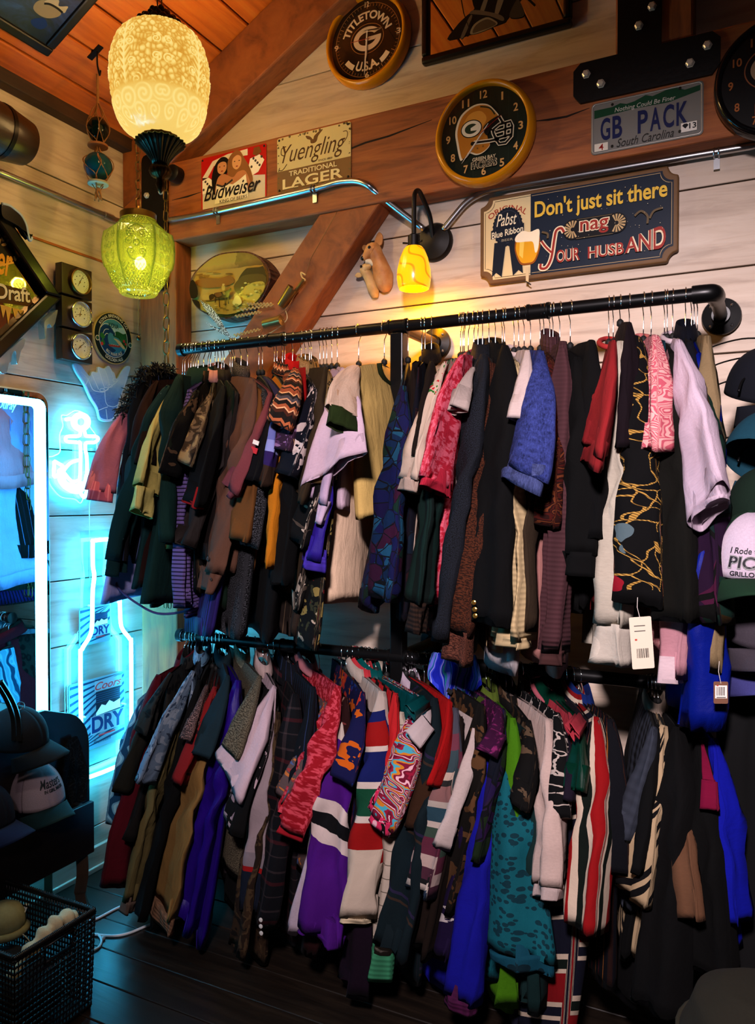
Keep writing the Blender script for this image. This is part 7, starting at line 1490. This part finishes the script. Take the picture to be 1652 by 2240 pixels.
for yy in (-.535, -1.17):
    leg([(.235, yy, .24), (.240, yy, .16), (.228, yy, .09), (.236, yy+.01, .03), (.262, yy+.015, .004)], [.026, .026, .022, .024, .022])
    leg([(.055, yy+.02, .24), (.055, yy+.02, .12), (.055, yy+.02, .002)], [.02, .018, .018])
# -- caps and cloth on the bench
p = LX(80, 1752, .185)
t = cap_('pale pink and dark green cap with Masters script on the dark bench', p, (1, -.22, .0), (-.12, -.05, 1), pl_ob('#8a7880'), pl_ob('#0c2422'), front=pl_ob('#a08c90'), h=.125, text=[('Masters', .088, .062, .088, .42, .004, '#141c1c', .18), ('IN GIRL MATH', .072, .048, .058, 0, .03, '#141c1c', .24)])
p = LX(38, 1622, .19)
cap_('dark denim cap hung over the back of the bench', p, (1, .25, -.1), (0, -.1, 1), pl_ob('#0c1016'), pl_ob('#06080a'), h=.11)
p = LX(-40, 1800, .20)
cap_('navy cap at the left edge of the bench trough', p, (1, .2, 0), (-.1, 0, 1), pl_ob('#0a1020'), pl_ob('#0c1a3a'))
p = LX(152, 1612, .165); 
t = thing('bandana', 'dark patterned bandana draped on the bench back right of the caps', 'bandana', p)
V = []; NA, NB = 16, 18; UV = []
for sd in (0, 1):
    for j in range(NB+1):
        v = j/NB
        for i in range(NA+1):
            s = i/NA*2-1; wd = .018+.055*v**.8*(1-.35*max(0, v-.7)/.3); y = s*wd+.01*v; x = .004+.008*sin(7*s+3*v)*v+.006*sd+.006; z = -.235*v+.02*s*s*v; V.append((x, y, z)); UV.append((y, z))
n1 = (NA+1)*(NB+1); fs = []
for sd in (0, 1):
    for j in range(NB):
        for i in range(NA): a = sd*n1+j*(NA+1)+i; fs.append((a, a+NA+1, a+NA+2, a+1) if sd == 0 else (a, a+1, a+NA+2, a+NA+1))
b = MB(); b.add(V, fs, 0, UV); b.build('cloth', paisley(['#0a0c0c', '#2a2e2c', '#0a0c0c', '#141818'], 40, 20), t, smooth='all')
p0 = LX(18, 1500, .2)
t = thing('belt', 'dark leather belt with pale stitching hanging over the bench caps', 'belt', p0)
for off in (0, .02):
    b = MB(); pts = [LX(q[0]+off*600, q[1], .255+off)-p0 for q in ((-10, 1490), (14, 1530), (28, 1570), (30, 1620))]; b.tube([p for p in spline(pts, 5)], .008, 4); b.build('strap', plain('belt_leather', '#0c0806', .4), t)
b = MB(); q = LX(44, 1545, .23)-p0; b.tube([q+Vector((0, .014*cos(a), .012*sin(a))) for a in [2*pi*k/10 for k in range(10)]], .0025, 6, closed=True); b.build('buckle', M_STEEL, t)

# ================================================================ wicker basket
bx0, bx1, by0, by1, bh = .18, .622, -1.10, -.845, .27
t = thing('basket', 'black woven basket with handle hole on the floor at lower left', 'basket', ((bx0+bx1)/2, (by0+by1)/2, 0))
cxb, cyb = (bx0+bx1)/2, (by0+by1)/2; hxw, hyw = (bx1-bx0)/2, (by1-by0)/2
M_WK = plain('black_wicker', '#0a0908', .4, var=.4, scale=120)
def wall(name, fixed, axis, half, hole=None):
    b = MB(); n = int(half*2/.011)
    def P(s, z, o):
        f = 1-.05*(1-z/bh); return (s*f, (fixed+math.copysign(o, fixed))*f, z) if axis == 'x' else ((fixed+math.copysign(o, fixed))*f, s*f, z)
    inh = lambda s, z: hole and hole[0] < s < hole[1] and hole[2] < z < hole[3]
    for k in range(n+1):
        s = -half+2*half*k/n; seg = [[]]
        for j in range(12):
            z = .004+bh*.97*j/11
            if inh(s, z): seg.append([])
            else: seg[-1].append(P(s, z, 0))
        for q in seg:
            if len(q) > 1: b.tube(q, .0022, 4)
    for j in range(17):
        z = .012+(bh-.02)*j/16; seg = [[]]
        for k in range(n*2+1):
            s = -half+half*k/n
            if inh(s, z): seg.append([])
            else: seg[-1].append(P(s, z, .0035*cos(pi*(k/2+j))))
        for q in seg:
            if len(q) > 1: b.tube(q, .0036, 4)
    if hole:
        b.tube([P(s, z, 0) for s, z in ((hole[0], hole[2]), (hole[1], hole[2]), (hole[1], hole[3]), (hole[0], hole[3]))], .006, 6, closed=True)
    o = b.build(name, M_WK, t, smooth='all'); return o
ph = LX(130, 2070, bx1)
wall('side_panel', hxw, 'y', hyw, (ph.y-cyb-.045, ph.y-cyb+.045, ph.z-.022, ph.z+.022)); wall('side_panel', -hxw, 'y', hyw)
wall('end_panel', hyw, 'x', hxw); wall('end_panel', -hyw, 'x', hxw)
b = MB(); b.box((0, 0, .006), (hxw*1.9, hyw*1.9, .01)); b.build('bottom', M_WK, t)
b = MB(); rr = [(x, y, bh) for x, y in rrect(-hxw, -hyw, hxw, hyw, .012, 3)]; b.tube(rr, .0065, 8, closed=True)
for k in range(220):
    f = k/220*4; i = int(f); g = f-i; c4 = [(-hxw, -hyw), (hxw, -hyw), (hxw, hyw), (-hxw, hyw)]; a_, b2 = c4[i], c4[(i+1) % 4]
    p = Vector((a_[0]+(b2[0]-a_[0])*g, a_[1]+(b2[1]-a_[1])*g, bh)); d = Vector((b2[0]-a_[0], b2[1]-a_[1], 0)).normalized(); o = d.cross(Vector((0, 0, 1)))
    b.tube([p-d*.004-o*.006-Vector((0, 0, .003)), p+Vector((0, 0, .0085)), p+d*.004+o*.006-Vector((0, 0, .003))], .0018, 4)
b.build('rim', M_WK, t, smooth='all')
p = Vector((bx1-.04, cyb-.005, .20))
t = thing('rolled_cloth', 'rolled cream cloth lying inside the basket along its near rim', 'cloth', p)
b = MB(); pts = [Vector((0, -.105, -.01)), Vector((.008, -.05, .04)), Vector((.012, .0, .068)), Vector((.012, .04, .078)), Vector((.010, .085, .066))]
b.tube(spline(pts, 6), [.014+.006*sin(k*1.3)+.006*min(1, k/6) for k in range(25)], 14); b.build('roll', pl_ob('#b0a484'), t, smooth='all')
p = FZ(10, 2010, .20); p.y = max(p.y, by0+.07); p.x = max(bx0+.07, min(p.x, bx1-.09))
t = thing('knit_hat', 'pale green knitted hat lying in the basket', 'hat', p)
b = MB(); b.lathe([(.052, -.03), (.056, -.01), (.054, .012), (.042, .034), (.02, .046), (.001, .049)], 40, fn=lambda a, r, z: r*(1+.03*sin(14*a))); b.build('crown', pl_ob('#8a8a64', 90), t, smooth='all')
b = MB(); b.tube([(.058*cos(q), .058*sin(q), -.028) for q in [2*pi*k/24 for k in range(24)]], .011, 8, closed=True); b.build('turn_up', pl_ob('#7a7a58', 90), t, smooth='all')
b = MB(); b.tube(spline([(.05, 0, -.02), (.08, .01, -.04), (.09, .02, -.07), (.07, .03, -.075), (.075, .01, -.05)], 5), .0018, 5); b.build('tie_string', plain('tie', '#8a8470', .8), t)
p = FZ(40, 1978, .22); 
t = thing('card', 'small white printed card in the basket behind the knitted hat', 'card', (max(bx0+.05, p.x), min(p.y, by1-.03), .205), (.25, -.2, .5))
b = MB(); b.box((0, 0, 0), (.085, .055, .0012)); b.build('card_sheet', plain('card_white', '#c8ccc4', .5), t)
D = Decal(.0007); D.p('#3a7a84', rect(-.03, -.012, .03, .016)); D.build('print', t)
p = Vector((cxb+.02, cyb+.01, .10))
t = thing('dark_fabric', 'dark folded fabric filling the bottom of the basket', 'cloth', p)
b = MB(); b.sphere((0, 0, -.02), .1, 24, 14, sc=(1.8, .95, .75)); o = b.build('folds', pl_ob('#0c0c0e'), t, smooth='all')
for v in o.data.vertices: v.co += Vector((0, 0, .018*mnoise.noise(v.co*22)))

# ================================================================ cords on the floor
M_CORD = plain('white_cord', '#c8ccd0', .4)
for lb, pts in (('white power cord running under the maroon coat by the bench', ((190, 2016), (215, 2008), (262, 1984), (300, 1975))), ('white looped power cord on the floor between basket and coats', ((205, 2044), (250, 2047), (285, 2040), (330, 2022), (380, 2010), (420, 2000)))):
    p = FZ(*pts[0], .004); t = thing('power_cord', lb, 'cord', p)
    MB().tube([q-p for q in spline([FZ(x, y, .005) for x, y in pts], 6)], .0042, 8).build('cable', M_CORD, t, smooth='all')
    if 'looped' in lb:
        MB().tube([q-p for q in spline([FZ(x, y, .005) for x, y in ((198, 2046), (214, 2044), (222, 2056), (218, 2070), (206, 2078))], 6)], .004, 8).build('cable_loop', M_CORD, t, smooth='all')
        q = FZ(226, 2052, .006)-p; MB().sphere(q, .007, 12, 8).build('cord_switch', M_CORD, t, smooth='all')
# ================================================================ bag in the near corner
p = DP(1668, 2330, 1.25)
t = thing('canvas_bag', 'dark olive canvas duffel bag standing at the bottom right corner', 'bag', (p.x, p.y, 0))
H = p.z+.13
prf = [(.10, 0), (.128, .02), (.135, H*.5), (.131, H-.14), (.122, H-.08), (.10, H-.035), (.06, H-.008), (.002, H)]
fine = []
for a_, b_ in zip(prf, prf[1:]):
    for k in range(6): fine.append((a_[0]+(b_[0]-a_[0])*k/6, a_[1]+(b_[1]-a_[1])*k/6))
b = MB(); b.lathe(fine+[prf[-1]], 48, fn=lambda a, r, z: r*(1+.05*mnoise.noise(Vector((cos(a)*2, sin(a)*2, z*9)))+.02*sin(z*70+3*cos(a)))); b.build('bag_body', pl_ob('#1c1a12', 200), t, smooth='all')
b = MB(); b.tube([(.126*cos(q), .126*sin(q), H-.095) for q in [2*pi*k/32 for k in range(32)]], .005, 6, closed=True); b.build('seam_piping', pl_ob('#26241a'), t, smooth='all')
